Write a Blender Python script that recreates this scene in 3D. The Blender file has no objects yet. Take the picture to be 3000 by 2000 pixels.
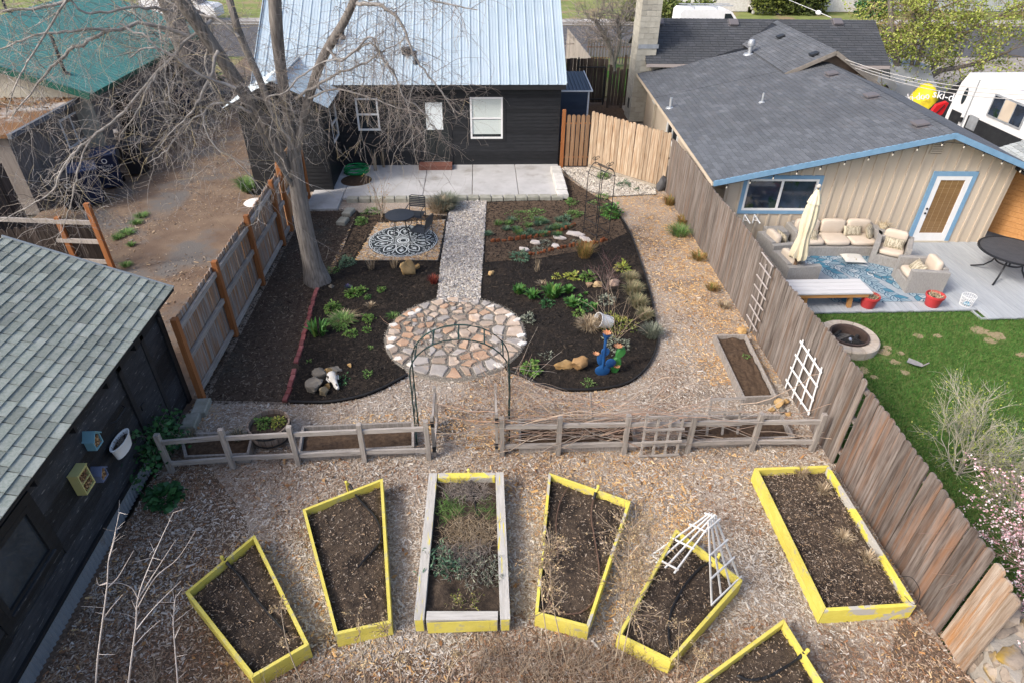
import bpy, bmesh, math, random
import numpy as np
from mathutils import Vector, Matrix, noise as mn
random.seed(7); rng = np.random.default_rng(7)
R = math.radians
S = bpy.context.scene
COL = S.collection
# ------------------------------------------------------------------ camera, sky, sun, exposure
PITCH, ROLL, YAW, CAMH, FPX = 35.7, -0.7, -3.0, 8.0, 1867.0
cam = bpy.data.objects.new('camera', bpy.data.cameras.new('camera')); COL.objects.link(cam)
cam.data.sensor_width = 36; cam.data.lens = FPX/3000*36; cam.data.clip_start = .05; cam.data.clip_end = 800
cam.matrix_world = Matrix.Translation((0,0,CAMH)) @ Matrix.Rotation(R(YAW),4,'Z') @ Matrix.Rotation(R(90-PITCH),4,'X') @ Matrix.Rotation(R(-ROLL),4,'Z')
S.camera = cam
LIGHT = Vector((.86,.42,-.80)).normalized()          # direction the sunlight travels
W = bpy.data.worlds.new('World'); S.world = W; W.use_nodes = True
nt = W.node_tree; sky = nt.nodes.new('ShaderNodeTexSky'); sky.sky_type = 'NISHITA'; sky.sun_disc = False
sky.sun_elevation = math.asin(-LIGHT.z); sky.sun_rotation = math.atan2(-LIGHT.x,-LIGHT.y); sky.air_density = .8; sky.dust_density = 4; sky.ozone_density = .8
bg = nt.nodes['Background']; bg.inputs['Strength'].default_value = .15
nt.links.new(sky.outputs[0], bg.inputs[0])
sl = bpy.data.lights.new('sun','SUN'); sl.energy = 1.25; sl.angle = R(11); sl.color = (1,.96,.91)
so = bpy.data.objects.new('sun', sl); COL.objects.link(so); so.rotation_euler = LIGHT.to_track_quat('-Z','Y').to_euler(); so.location=(-20,-10,30)
S.view_settings.view_transform = 'Standard'; S.view_settings.look = 'None'; S.view_settings.exposure = .98; S.view_settings.gamma = 1
S.view_settings.use_curve_mapping = False
S.cycles.max_bounces = 5; S.cycles.diffuse_bounces = 2; S.cycles.glossy_bounces = 2; S.cycles.transmission_bounces = 3; S.cycles.transparent_max_bounces = 6
# ------------------------------------------------------------------ survey: a photo pixel seen on a known plane -> a point of the yard
def ray(px,py):
    c,s = math.cos(R(PITCH)),math.sin(R(PITCH)); u=(px-1500)/FPX; v=(py-1000)/FPX
    a,b = math.cos(R(ROLL)),math.sin(R(ROLL)); u,v = u*a-v*b,u*b+v*a
    x,y,z = u,c-v*s,-s-v*c; a,b = math.cos(R(-YAW)),math.sin(R(-YAW))
    return Vector((x*a+y*b,-x*b+y*a,z))
O0 = Vector((0,0,CAMH))
def at(px,py,z=0): d=ray(px,py); return O0+d*((z-CAMH)/d.z)
def ay(px,py,Y): d=ray(px,py); return O0+d*(Y/d.y)
def ax(px,py,X): d=ray(px,py); return O0+d*(X/d.x)
def a2(px,py,z=0): p=at(px,py,z); return (p.x,p.y)
# ------------------------------------------------------------------ materials
MATS = {}
def M(name, c1, c2=None, sc=4., rough=.85, bump=0., bsc=None, metal=0., rnd=0., isl=None, st=None, c3=None, sc3=1., lo=.35, hi=.65, lo3=.5, hi3=.6, det=6., spec=.3, glob=False, tr=0.):
    if name in MATS: return MATS[name]
    m = bpy.data.materials.new(name); m.use_nodes = True; MATS[name]=m
    N,L = m.node_tree.nodes, m.node_tree.links
    b = N['Principled BSDF']; b.inputs['Roughness'].default_value=rough; b.inputs['Metallic'].default_value=metal; b.inputs['Specular IOR Level'].default_value=spec
    if tr: b.inputs['Transmission Weight'].default_value=tr
    def col(c): return (*c,1) if len(c)==3 else c
    tc = N.new('ShaderNodeTexCoord'); oi = N.new('ShaderNodeObjectInfo')
    if glob: vec = N.new('ShaderNodeNewGeometry').outputs['Position']
    else:
        ad = N.new('ShaderNodeVectorMath'); ad.operation='MULTIPLY_ADD'; L.new(oi.outputs['Random'],ad.inputs[0]); ad.inputs[1].default_value=(37,53,71); L.new(tc.outputs['Object'],ad.inputs[2]); vec=ad.outputs[0]
    mp = N.new('ShaderNodeMapping'); L.new(vec,mp.inputs[0]); mp.inputs['Scale'].default_value = st or (1,1,1)
    def ramp(fac,cols,pos,mode='LINEAR'):
        r = N.new('ShaderNodeValToRGB'); L.new(fac,r.inputs[0]); r.color_ramp.interpolation=mode
        e=r.color_ramp.elements
        while len(e)<len(cols): e.new(.5)
        for k,(c,p) in enumerate(zip(cols,pos)): e[k].position=p; e[k].color=col(c)
        return r.outputs[0]
    def noi(s,d=det,v=None):
        n=N.new('ShaderNodeTexNoise'); n.inputs['Scale'].default_value=s; n.inputs['Detail'].default_value=d; n.inputs['Roughness'].default_value=.62; L.new(v or mp.outputs[0],n.inputs['Vector']); return n.outputs[0]
    out=None
    if isl:
        g=N.new('ShaderNodeNewGeometry'); out=ramp(g.outputs['Random Per Island'],isl,[i/len(isl) for i in range(len(isl))],'CONSTANT' if len(isl)>3 else 'LINEAR')
        if c2:
            mx=N.new('ShaderNodeMix'); mx.data_type='RGBA'; L.new(ramp(noi(sc),[(0,0,0),(1,1,1)],[lo,hi]),mx.inputs[0]); L.new(out,mx.inputs[6]); mx.inputs[7].default_value=col(c2); out=mx.outputs[2]
    elif c2: out=ramp(noi(sc),[c1,c2],[lo,hi])
    if c3:
        mx=N.new('ShaderNodeMix'); mx.data_type='RGBA'; L.new(ramp(noi(sc3,5),[(0,0,0),(1,1,1)],[lo3,hi3]),mx.inputs[0])
        if out: L.new(out,mx.inputs[6])
        else: mx.inputs[6].default_value=col(c1)
        mx.inputs[7].default_value=col(c3); out=mx.outputs[2]
    if rnd:
        hs=N.new('ShaderNodeHueSaturation'); mr=N.new('ShaderNodeMapRange'); L.new(oi.outputs['Random'],mr.inputs[0]); mr.inputs[3].default_value=1-rnd; mr.inputs[4].default_value=1+rnd; L.new(mr.outputs[0],hs.inputs['Value'])
        if out: L.new(out,hs.inputs['Color'])
        else: hs.inputs['Color'].default_value=col(c1)
        out=hs.outputs[0]
    if out: L.new(out,b.inputs['Base Color'])
    else: b.inputs['Base Color'].default_value=col(c1)
    if bump:
        bp=N.new('ShaderNodeBump'); bp.inputs['Strength'].default_value=bump; bp.inputs['Distance'].default_value=.02; L.new(noi(bsc or sc*4,4),bp.inputs['Height']); L.new(bp.outputs[0],b.inputs['Normal'])
    return m
def glass(name,c=(.012,.016,.018),rough=.06):
    return M(name,c,(c[0]*2.2,c[1]*2.2,c[2]*2.3),sc=.8,rough=rough,spec=.6)
# ------------------------------------------------------------------ objects
WM = {}
def wm(o): return WM.get(o.name, Matrix.Identity(4))
def tag(o,label=None,cat=None,group=None,kind=None):
    if label: o['label']=label
    if cat: o['category']=cat
    if group: o['group']=group
    if kind: o['kind']=kind
    return o
def thing(name,label,cat,loc=(0,0,0),rz=0,group=None):
    o=bpy.data.objects.new(name,None); COL.objects.link(o); o.empty_display_size=.2
    o.location=loc; o.rotation_euler=(0,0,rz); WM[o.name]=Matrix.Translation(loc)@Matrix.Rotation(rz,4,'Z')
    return tag(o,label,cat,group)
def place(o,loc,rz=0):
    o.location=loc; o.rotation_euler=(0,0,rz); WM[o.name]=Matrix.Translation(loc)@Matrix.Rotation(rz,4,'Z')
def copy_tree(o,loc=None,rz=None,label=None,group=None,parent=None):
    c=o.copy(); COL.objects.link(c)
    if parent: c.parent=parent
    if loc is not None: c.location=loc
    if rz is not None: c.rotation_euler=(0,0,rz)
    if label: c['label']=label
    if group: c['group']=group
    for ch in o.children: copy_tree(ch,parent=c)
    return c
BOXF=[(0,3,2,1),(4,5,6,7),(0,1,5,4),(1,2,6,5),(2,3,7,6),(3,0,4,7)]
class MB:
    def __init__(s): s.v=[]; s.f=[]
    def add(s,vs,fs):
        o=len(s.v); s.v+=[tuple(v) for v in vs]; s.f+=[tuple(i+o for i in f) for f in fs]; return s
    def box(s,x0,y0,z0,x1,y1,z1):
        return s.add([(x0,y0,z0),(x1,y0,z0),(x1,y1,z0),(x0,y1,z0),(x0,y0,z1),(x1,y0,z1),(x1,y1,z1),(x0,y1,z1)],BOXF)
    def hexa(s,a,b): return s.add(list(a)+list(b),BOXF)
    def cbox(s,c,h,rz=0,ch=.012):             # chamfered box: centre, half sizes, turn about z
        x,y,z=h; pts=[]; ch=min(ch,x*.4,y*.4,z*.4)
        bmv=[]
        for sz in (-1,1):
            for (ix,iy,iz) in (((x-ch),(y-ch),z),(x,y,z-ch)):
                bmv.append([(-ix,-iy,sz*iz),(ix,-iy,sz*iz),(ix,iy,sz*iz),(-ix,iy,sz*iz)])
        r0,r1,r2,r3=bmv[0],bmv[1],bmv[3],bmv[2]
        rings=[r0,r1,r2,r3]; ca,sa=math.cos(rz),math.sin(rz); vs=[]
        for r in rings:
            for p in r: vs.append((c[0]+p[0]*ca-p[1]*sa,c[1]+p[0]*sa+p[1]*ca,c[2]+p[2]))
        fs=[(3,2,1,0),(12,13,14,15)]
        for k in range(3):
            for i in range(4): j=(i+1)%4; fs.append((k*4+i,k*4+j,k*4+4+j,k*4+4+i))
        return s.add(vs,fs)
    def bar(s,p,q,w,h,up=(0,0,1)):
        p,q=Vector(p),Vector(q); d=(q-p).normalized(); u=Vector(up)
        sd=d.cross(u)
        if sd.length<1e-4: sd=d.cross(Vector((1,0,0)))
        sd.normalize(); u=sd.cross(d).normalized()
        a=[p-sd*w/2-u*h/2,p+sd*w/2-u*h/2,p+sd*w/2+u*h/2,p-sd*w/2+u*h/2]
        return s.add(a+[v+(q-p) for v in a],BOXF)
    def tube(s,pts,r,n=6,caps=True):
        pts=[Vector(p) for p in pts]; m=len(pts)
        rs=r if isinstance(r,(list,tuple)) else [r]*m
        d0=(pts[1]-pts[0]).normalized(); ref=Vector((0,0,1)) if abs(d0.z)<.9 else Vector((1,0,0))
        vs=[]; fs=[]; a=d0.cross(ref).normalized()
        for i in range(m):
            d=(pts[min(i+1,m-1)]-pts[max(i-1,0)])
            d=d.normalized() if d.length>1e-7 else d0
            a=(a-d*a.dot(d)); a=a.normalized() if a.length>1e-6 else d.orthogonal().normalized(); b=d.cross(a)
            for k in range(n):
                t=2*math.pi*k/n; vs.append(pts[i]+(a*math.cos(t)+b*math.sin(t))*rs[i])
            if i:
                for k in range(n): j=(k+1)%n; fs.append(((i-1)*n+k,(i-1)*n+j,i*n+j,i*n+k))
        if caps: fs+= [tuple(range(n-1,-1,-1)),tuple(range((m-1)*n,m*n))]
        return s.add(vs,fs)
    def lathe(s,prof,c=(0,0,0),n=20):
        vs=[];fs=[]
        for i,(r,z) in enumerate(prof):
            for k in range(n): t=2*math.pi*k/n; vs.append((c[0]+r*math.cos(t),c[1]+r*math.sin(t),c[2]+z))
            if i:
                for k in range(n): j=(k+1)%n; fs.append(((i-1)*n+k,(i-1)*n+j,i*n+j,i*n+k))
        return s.add(vs,fs)
    def ext(s,poly,vec):
        n=len(poly); vec=Vector(vec); a=[Vector(p) for p in poly]
        return s.add(a+[p+vec for p in a],[tuple(range(n-1,-1,-1)),tuple(range(n,2*n))]+[(i,(i+1)%n,n+(i+1)%n,n+i) for i in range(n)])
    def poly(s,p): return s.add(p,[tuple(range(len(p)))])
    def sphere(s,c,r,n=10,m=6,sc=(1,1,1)):
        vs=[];fs=[]
        for i in range(m+1):
            a=math.pi*i/m
            for k in range(n): t=2*math.pi*k/n; vs.append((c[0]+r*sc[0]*math.sin(a)*math.cos(t),c[1]+r*sc[1]*math.sin(a)*math.sin(t),c[2]+r*sc[2]*math.cos(a)))
            if i:
                for k in range(n): j=(k+1)%n; fs.append(((i-1)*n+k,i*n+k,i*n+j,(i-1)*n+j))
        return s.add(vs,fs)
    def build(s,name,mat,parent=None,local=False,smooth=False,kind=None,fix=True,angle=40):
        if not s.v: return None
        V=np.array([tuple(v) for v in s.v],dtype=float)
        if parent is not None and not local:
            inv=np.array(wm(parent).inverted()); V=V@inv[:3,:3].T+inv[:3,3]
        c=(V.min(0)+V.max(0))/2
        me=bpy.data.meshes.new(name); me.from_pydata((V-c).tolist(),[],s.f)
        if fix and len(s.f)<20000:
            bm=bmesh.new(); bm.from_mesh(me); bmesh.ops.recalc_face_normals(bm,faces=bm.faces); bm.to_mesh(me); bm.free()
        if smooth:
            me.polygons.foreach_set('use_smooth',[True]*len(me.polygons)); me.set_sharp_from_angle(angle=R(angle))
        me.materials.append(mat)
        return obj(name,me,parent,c,kind)
def obj(name,me,parent=None,loc=(0,0,0),kind=None):
    o=bpy.data.objects.new(name,me); COL.objects.link(o); o.location=loc
    if parent is not None: o.parent=parent
    WM[o.name]=(wm(parent) if parent is not None else Matrix.Identity(4))@Matrix.Translation(loc)
    if kind: o['kind']=kind
    return o
def np_mesh(name,V,F,mat,parent=None,kind=None,smooth=False):   # V (n,3), F (m,k) arrays
    me=bpy.data.meshes.new(name); V=np.asarray(V,dtype=np.float32); F=np.asarray(F,dtype=np.int32)
    if parent is not None:
        inv=np.array(wm(parent).inverted()); V=(V@inv[:3,:3].T+inv[:3,3]).astype(np.float32)
    me.vertices.add(len(V)); me.vertices.foreach_set('co',V.ravel()); k=F.shape[1]
    me.loops.add(F.size); me.loops.foreach_set('vertex_index',F.ravel()); me.polygons.add(len(F))
    me.polygons.foreach_set('loop_start',np.arange(0,F.size,k,dtype=np.int32)); me.polygons.foreach_set('loop_total',np.full(len(F),k,dtype=np.int32))
    if smooth: me.polygons.foreach_set('use_smooth',np.ones(len(F),dtype=bool))
    me.update(calc_edges=True); me.materials.append(mat)
    return obj(name,me,parent,(0,0,0),kind)
def inst_mesh(base_v,base_f,T,Rm):   # many copies: T (n,3), Rm (n,3,3) -> V,F
    bv=np.array(base_v,dtype=float); bf=np.array(base_f); n=len(T)
    V=np.einsum('nij,kj->nki',Rm,bv)+T[:,None,:]
    F=bf[None]+(np.arange(n)*len(bv))[:,None,None]
    return V.reshape(-1,3),F.reshape(-1,bf.shape[1])
def rots(yaw,tx,ty):
    n=len(yaw); cz,sz=np.cos(yaw),np.sin(yaw); cx,sx=np.cos(tx),np.sin(tx); cy,sy=np.cos(ty),np.sin(ty); o=np.ones(n); z=np.zeros(n)
    def mk(*a): return np.stack(a,-1).reshape(n,3,3)
    return mk(cz,-sz,z,sz,cz,z,z,z,o)@mk(o,z,z,z,cx,-sx,z,sx,cx)@mk(cy,z,sy,z,o,z,-sy,z,cy)
def inpoly(x,y,P):
    P=np.array([(p[0],p[1]) for p in P]); r=np.zeros(len(x),bool); j=len(P)-1
    for i in range(len(P)):
        xi,yi=P[i]; xj,yj=P[j]
        c=((yi>y)!=(yj>y))&(x<(xj-xi)*(y-yi)/(yj-yi+1e-12)+xi); r^=c; j=i
    return r
_ng=rng.random((64,64))
def vnoise(x,y,s):
    x=np.asarray(x)*s+100; y=np.asarray(y)*s+100; ix=np.floor(x).astype(int); iy=np.floor(y).astype(int); fx=x-ix; fy=y-iy
    fx=fx*fx*(3-2*fx); fy=fy*fy*(3-2*fy); g=lambda a,b:_ng[a%64,b%64]
    return (g(ix,iy)*(1-fx)+g(ix+1,iy)*fx)*(1-fy)+(g(ix,iy+1)*(1-fx)+g(ix+1,iy+1)*fx)*fy
def spline(pts,k=6,closed=False):
    P=[Vector(p) if len(p)==3 else Vector((p[0],p[1],0)) for p in pts]; n=len(P); out=[]
    rg=n if closed else n-1
    for i in range(rg):
        g=(lambda q:P[q%n]) if closed else (lambda q:P[max(0,min(n-1,q))])
        a,b,c,d=g(i-1),g(i),g(i+1),g(i+2)
        for t in range(k):
            u=t/k; out.append(.5*((2*b)+(c-a)*u+(2*a-5*b+4*c-d)*u*u+(3*b-a-3*c+d)*u**3))
    if not closed: out.append(P[-1])
    return out
def text(body,size,M4,mat,name,parent,ext=.004,align='CENTER'):
    cu=bpy.data.curves.new('t','FONT'); cu.body=body; cu.size=size; cu.extrude=ext; cu.align_x=align; cu.align_y='CENTER'; cu.resolution_u=3
    t=bpy.data.objects.new('t',cu); COL.objects.link(t); bpy.context.view_layer.update()
    me=bpy.data.meshes.new_from_object(t.evaluated_get(bpy.context.evaluated_depsgraph_get())); bpy.data.objects.remove(t); bpy.data.curves.remove(cu)
    me.transform(wm(parent).inverted()@M4); me.materials.clear(); me.materials.append(mat)
    return obj(name,me,parent)
def frame4(o,x,y):   # matrix from origin, x axis, y axis
    x=Vector(x).normalized(); z=x.cross(Vector(y)).normalized(); y=z.cross(x)
    return Matrix((( x.x,y.x,z.x,o[0]),(x.y,y.y,z.y,o[1]),(x.z,y.z,z.z,o[2]),(0,0,0,1)))
# wall-plane helper: O + u*a + z*b + n*c
class Plane:
    def __init__(s,O,u,n): s.O=Vector(O); s.u=Vector(u).normalized(); s.n=Vector(n).normalized()
    def P(s,a,b,c=0): return s.O+s.u*a+Vector((0,0,b))+s.n*c
    def box(s,mb,a0,b0,c0,a1,b1,c1):
        return mb.hexa([s.P(a0,b0,c1),s.P(a1,b0,c1),s.P(a1,b0,c0),s.P(a0,b0,c0)],[s.P(a0,b1,c1),s.P(a1,b1,c1),s.P(a1,b1,c0),s.P(a0,b1,c0)])
def siding(pl,parent,mat,span,z0,z1,e,openings=(),name='siding_board',t=.022,local=False):
    z=z0
    while z<z1-.02:
        ze=min(z+e,z1); a,b=span(z) if callable(span) else span
        segs=[(a,b)]
        for (o0,o1,q0,q1) in openings:
            if q0<ze-.01 and q1>z+.01:
                ns=[]
                for (s0,s1) in segs:
                    if o1<=s0 or o0>=s1: ns.append((s0,s1))
                    else:
                        if o0>s0: ns.append((s0,o0))
                        if o1<s1: ns.append((o1,s1))
                segs=ns
        for (s0,s1) in segs:
            if s1-s0<.03: continue
            m=MB(); j=random.uniform(-.002,.002)
            m.hexa([pl.P(s0,z,t+j),pl.P(s1,z,t+j),pl.P(s1,z,0),pl.P(s0,z,0)],[pl.P(s0,ze+.004,.006+j),pl.P(s1,ze+.004,.006+j),pl.P(s1,ze+.004,0),pl.P(s0,ze+.004,0)])
            m.build(name,mat,parent,local=local,fix=False)
        z=ze
def window(pl,parent,a0,b0,a1,b1,fmat,pmat,div=None,trim=None,tmat=None,fw=.06,blind=None,name='window'):
    m=MB()
    for r in ((a0,b0,a0+fw,b1),(a1-fw,b0,a1,b1),(a0+fw,b0,a1-fw,b0+fw),(a0+fw,b1-fw,a1-fw,b1)): pl.box(m,r[0],r[1],-.02,r[2],r[3],.035)
    w=m.build(name,fmat,parent)
    am,bm_=(a0+a1)/2,(b0+b1)/2
    if div=='h': pl.box(m:=MB(),a0+fw,bm_-.028,-.02,a1-fw,bm_+.028,.03); m.build('rail',fmat,w); ps=[(a0+fw,b0+fw,a1-fw,bm_-.028),(a0+fw,bm_+.028,a1-fw,b1-fw)]
    elif div=='v': pl.box(m:=MB(),am-.03,b0+fw,-.02,am+.03,b1-fw,.03); m.build('rail',fmat,w); ps=[(a0+fw,b0+fw,am-.03,b1-fw),(am+.03,b0+fw,a1-fw,b1-fw)]
    else: ps=[(a0+fw,b0+fw,a1-fw,b1-fw)]
    for p in ps: pl.box(m:=MB(),p[0],p[1],-.015,p[2],p[3],.004); m.build('pane',pmat,w)
    if blind:
        m=MB(); q=ps[-1]; lo_=ps[0][1]+blind[1]; z=q[3]-.01
        while z>lo_:
            if not (bm_-.03<z<bm_+.03): m.hexa([pl.P(q[0],z-.026,.012),pl.P(q[2],z-.026,.012),pl.P(q[2],z-.026,.005),pl.P(q[0],z-.026,.005)],[pl.P(q[0],z-.004,.007),pl.P(q[2],z-.004,.007),pl.P(q[2],z-.004,.005),pl.P(q[0],z-.004,.005)])
            z-=.03
        m.build('blind',blind[0],w)
    if trim:
        t=trim; m=MB()
        for r in ((a0-t,b0-t,a0,b1+t),(a1,b0-t,a1+t,b1+t),(a0,b0-t,a1,b0),(a0,b1,a1,b1+t)): pl.box(m,r[0],r[1],0,r[2],r[3],.032)
        m.build('trim',tmat,w)
    return w
# ================================================================== MATERIALS
m_dirt=M('dirt',(.125,.085,.06),(.20,.145,.10),sc=1.3,c3=(.13,.12,.11),sc3=.55,lo3=.5,hi3=.62,bump=.5,bsc=30,glob=True,rough=.95)
m_base=M('terrain',(.12,.10,.07),(.18,.15,.09),sc=.6,glob=True,rough=.95,bump=.4,bsc=12)
m_mulch=M('chip_ground',(.25,.195,.15),(.48,.41,.34),sc=26,c3=(.10,.07,.05),sc3=.8,lo3=.5,hi3=.7,bump=.9,bsc=60,glob=True,rough=.95)
m_soil=M('dark_mulch',(.010,.008,.0065),(.026,.020,.016),sc=22,bump=.9,bsc=55,glob=True,rough=.95,c3=(.05,.035,.024),sc3=.9,lo3=.52,hi3=.7)
m_bedsoil=M('bed_soil',(.035,.025,.018),(.09,.065,.045),sc=14,bump=.9,bsc=50,glob=True,rough=.95,c3=(.022,.016,.012),sc3=2.2,lo3=.5,hi3=.62)
m_shadesoil=M('shaded_bare_soil',(.045,.03,.022),(.08,.056,.04),sc=9,bump=.7,bsc=40,glob=True,rough=.95,c3=(.06,.055,.045),sc3=.8,lo3=.5,hi3=.7)  # bare soil; shade along the left fence is darkened into its colour
m_grit=M('grit',(.25,.225,.19),(.14,.125,.105),sc=40,bump=.7,bsc=70,glob=True,rough=.95)
m_lawn=M('lawn_soil',(.075,.115,.025),(.12,.16,.045),sc=9,glob=True,rough=.95,bump=.5,bsc=40)
m_asph=M('asphalt',(.07,.07,.075),(.10,.10,.105),sc=6,glob=True,rough=.95,bump=.2,bsc=50)
m_conc=M('concrete',(.39,.385,.375),(.47,.465,.455),sc=1.4,bump=.15,bsc=40,rough=.9,glob=True,c3=(.29,.275,.25),sc3=1.5,lo3=.52,hi3=.75)
m_block=M('concrete_block',(.48,.47,.43),(.6,.58,.54),sc=6,bump=.4,bsc=40,rnd=.1,rough=.92)
m_mossblock=M('old_concrete',(.36,.35,.30),(.25,.25,.20),sc=5,bump=.5,bsc=40,rnd=.12,rough=.95)
m_blk=M('black_paint',(.0125,.0132,.0145),(.021,.022,.0245),sc=3,st=(1,1,6),rough=.55,rnd=.25,bump=.15,bsc=20,spec=.3)
m_blkold=M('worn_black_paint',(.014,.016,.020),(.034,.037,.042),sc=3,st=(8,1,6),rough=.6,rnd=.6,bump=.3,bsc=20,c3=(.15,.15,.145),sc3=6,lo3=.63,hi3=.68)
m_roofm=M('pale_metal_roof',(.36,.445,.50),(.42,.50,.555),sc=.7,rough=.38,metal=.15,rnd=.03,spec=.5)
m_dkmetal=M('dark_metal',(.03,.032,.036),(.045,.047,.05),sc=5,rough=.5,metal=.4)
m_navym=M('navy_metal',(.03,.045,.075),(.04,.055,.085),sc=3,rough=.42,metal=.3,rnd=.1)
m_white=M('white_paint',(.78,.78,.77),(.72,.72,.70),sc=6,rough=.5)
m_whitew=M('white_old_paint',(.74,.73,.70),(.6,.58,.54),sc=9,rough=.7,bump=.2)
m_blind=M('blind',(.62,.68,.64),rough=.6)
m_glass=glass('window_glass')
m_glassb=M('painted_reflection_glass',(.015,.02,.03),(.03,.045,.075),sc=2.5,rough=.05,spec=.8,c3=(.012,.03,.018),sc3=2.,lo3=.55,hi3=.6)  # blue and green mottling paints reflections into the pane colour
m_curtain=M('white_curtain',(.72,.77,.76),rough=.8)
m_tan=M('tan_siding',(.50,.42,.32),(.55,.47,.37),sc=2,st=(1,1,.3),rough=.85,rnd=.03,bump=.12,bsc=18)
m_tanb=M('tan_block',(.50,.45,.36),(.42,.37,.29),sc=4,rough=.9,rnd=.1,bump=.25)
m_bluetrim=M('blue_trim',(.16,.30,.44),(.20,.35,.50),sc=6,rough=.6)
m_shg=M('grey_shingle',(.095,.105,.118),(.14,.15,.165),sc=30,rough=.95,rnd=.16,bump=.35,bsc=120)
m_shgi=M('grey_shingle_field',(.1,.1,.1),isl=[(.10,.11,.125),(.12,.13,.145),(.135,.145,.16),(.11,.12,.13),(.15,.16,.175),(.125,.13,.14)],c2=(.09,.097,.108),sc=1.2,rough=.95,glob=True,bump=.35,bsc=120)
m_shd=M('dark_shingle_field',(.1,.1,.1),isl=[(.055,.06,.068),(.07,.075,.083),(.085,.09,.10),(.065,.07,.078),(.078,.083,.09),(.06,.066,.075)],c2=(.06,.064,.07),sc=1.2,rough=.95,glob=True,bump=.3,bsc=100)
m_shn=M('green_shingle',(.19,.22,.192),(.275,.30,.27),sc=35,rough=.95,rnd=.24,bump=.4,bsc=130,c3=(.33,.35,.325),sc3=3,lo3=.5,hi3=.75)
m_shni=M('green_shingle_field',(.1,.1,.1),isl=[(.22,.28,.25),(.27,.33,.30),(.32,.37,.355),(.24,.30,.27),(.29,.34,.32)],c2=(.22,.26,.24),sc=40,rough=.95)
m_green=M('green_metal',(.045,.17,.16),(.06,.20,.185),sc=1.2,rough=.4,metal=.1,rnd=.06)
m_greentrim=M('green_trim',(.008,.085,.06),rough=.45)
m_greyw=M('grey_siding',(.15,.13,.115),(.21,.185,.165),sc=3,st=(4,4,.4),rough=.9,rnd=.12,bump=.2)
m_gw=M('grey_wood',(.23,.205,.18),(.37,.335,.30),sc=4,st=(9,9,.7),rough=.9,rnd=.16,bump=.3,bsc=18)
m_gwx=M('grey_rail',(.25,.225,.20),(.40,.365,.33),sc=4,st=(.7,9,9),rough=.9,rnd=.12,bump=.3,bsc=18,c3=(.10,.085,.07),sc3=3,lo3=.62,hi3=.74)
m_gwy=M('grey_rail_along',(.25,.225,.20),(.40,.365,.33),sc=4,st=(9,.7,9),rough=.9,rnd=.12,bump=.3,bsc=18)
m_fenceR=M('brown_board',(.095,.074,.061),(.23,.203,.18),sc=3.0,st=(7,7,.5),rough=.88,rnd=.24,bump=.35,bsc=14,c3=(.17,.10,.06),sc3=1.1,lo3=.52,hi3=.74)
m_fenceN=M('rusty_board',(.075,.055,.045),(.21,.18,.16),sc=3.0,st=(7,7,.5),rough=.88,rnd=.28,bump=.35,bsc=14,c3=(.23,.115,.06),sc3=1.1,lo3=.48,hi3=.74)
m_fenceL=M('streaked_board',(.17,.135,.11),(.36,.33,.305),sc=3.5,st=(9,9,.6),rough=.9,rnd=.14,bump=.3,bsc=14,c3=(.30,.155,.07),sc3=1.3,lo3=.42,hi3=.62)
m_fenceB=M('honey_board',(.28,.185,.11),(.47,.375,.27),sc=3.5,st=(9,9,.6),rough=.88,rnd=.2,bump=.3,bsc=14,c3=(.28,.15,.07),sc3=1.8,lo3=.56,hi3=.72)
m_orange=M('stained_post',(.27,.095,.03),(.34,.14,.05),sc=4,st=(9,9,.6),rough=.8,rnd=.1,bump=.2)
m_fenceD=M('dark_board',(.05,.036,.028),(.10,.08,.065),sc=3.5,st=(9,9,.6),rough=.92,rnd=.3,bump=.3)
m_yel=M('yellow_paint',(.58,.49,.085),(.65,.565,.125),sc=5,rough=.62,bump=.25,bsc=30,c3=(.42,.38,.24),sc3=7,lo3=.57,hi3=.68,rnd=.06)
m_yelworn=M('worn_yellow_paint',(.62,.53,.08),(.69,.60,.11),sc=5,rough=.7,bump=.25,bsc=30,c3=(.44,.42,.37),sc3=2.6,lo3=.53,hi3=.57)
m_pipe=M('black_pipe',(.012,.012,.013),rough=.5)
m_brnpipe=M('brown_pipe',(.11,.065,.045),rough=.6)
m_bark=M('bark',(.085,.074,.064),(.27,.245,.22),sc=7,st=(3,3,.32),lo=.3,hi=.7,rough=.95,bump=1.,bsc=9,glob=True)
m_twig=M('sunlit_pale_twig',(.1,.1,.1),isl=[(.40,.375,.35),(.32,.295,.27),(.47,.44,.41),(.36,.31,.265),(.27,.245,.22),(.43,.36,.22)],rough=.9)
m_twigd=M('dark_twig',(.1,.1,.1),isl=[(.20,.175,.155),(.27,.235,.205),(.24,.195,.17),(.32,.28,.24)],rough=.9)
m_stone=M('flagstone',(.34,.265,.205),(.46,.38,.31),sc=3,rough=.9,rnd=.26,bump=.5,bsc=18,c3=(.40,.25,.15),sc3=1.3,lo3=.54,hi3=.72)
m_stones=[m_stone,m_stone,M('rust_flagstone',(.36,.22,.14),(.47,.33,.23),sc=3,rough=.9,rnd=.2,bump=.5,bsc=18),M('grey_flagstone',(.30,.27,.245),(.40,.37,.34),sc=3,rough=.9,rnd=.2,bump=.5,bsc=18,c3=(.38,.25,.16),sc3=1.5,lo3=.6,hi3=.75)]
m_wstone=M('white_stone',(.60,.56,.50),(.72,.69,.64),sc=4,rough=.9,rnd=.08,bump=.5,bsc=16)
m_rocky=M('golden_rock',(.34,.20,.07),(.48,.33,.16),sc=3,rough=.95,rnd=.15,bump=.9,bsc=10)
m_rockg=M('grey_rock',(.11,.10,.085),(.20,.18,.15),sc=3,rough=.95,rnd=.1,bump=.7,bsc=10,c3=(.28,.19,.10),sc3=2.5,lo3=.6,hi3=.7)
m_iron=M('black_iron',(.02,.022,.026),(.03,.032,.036),sc=6,rough=.45,metal=.3)
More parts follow.
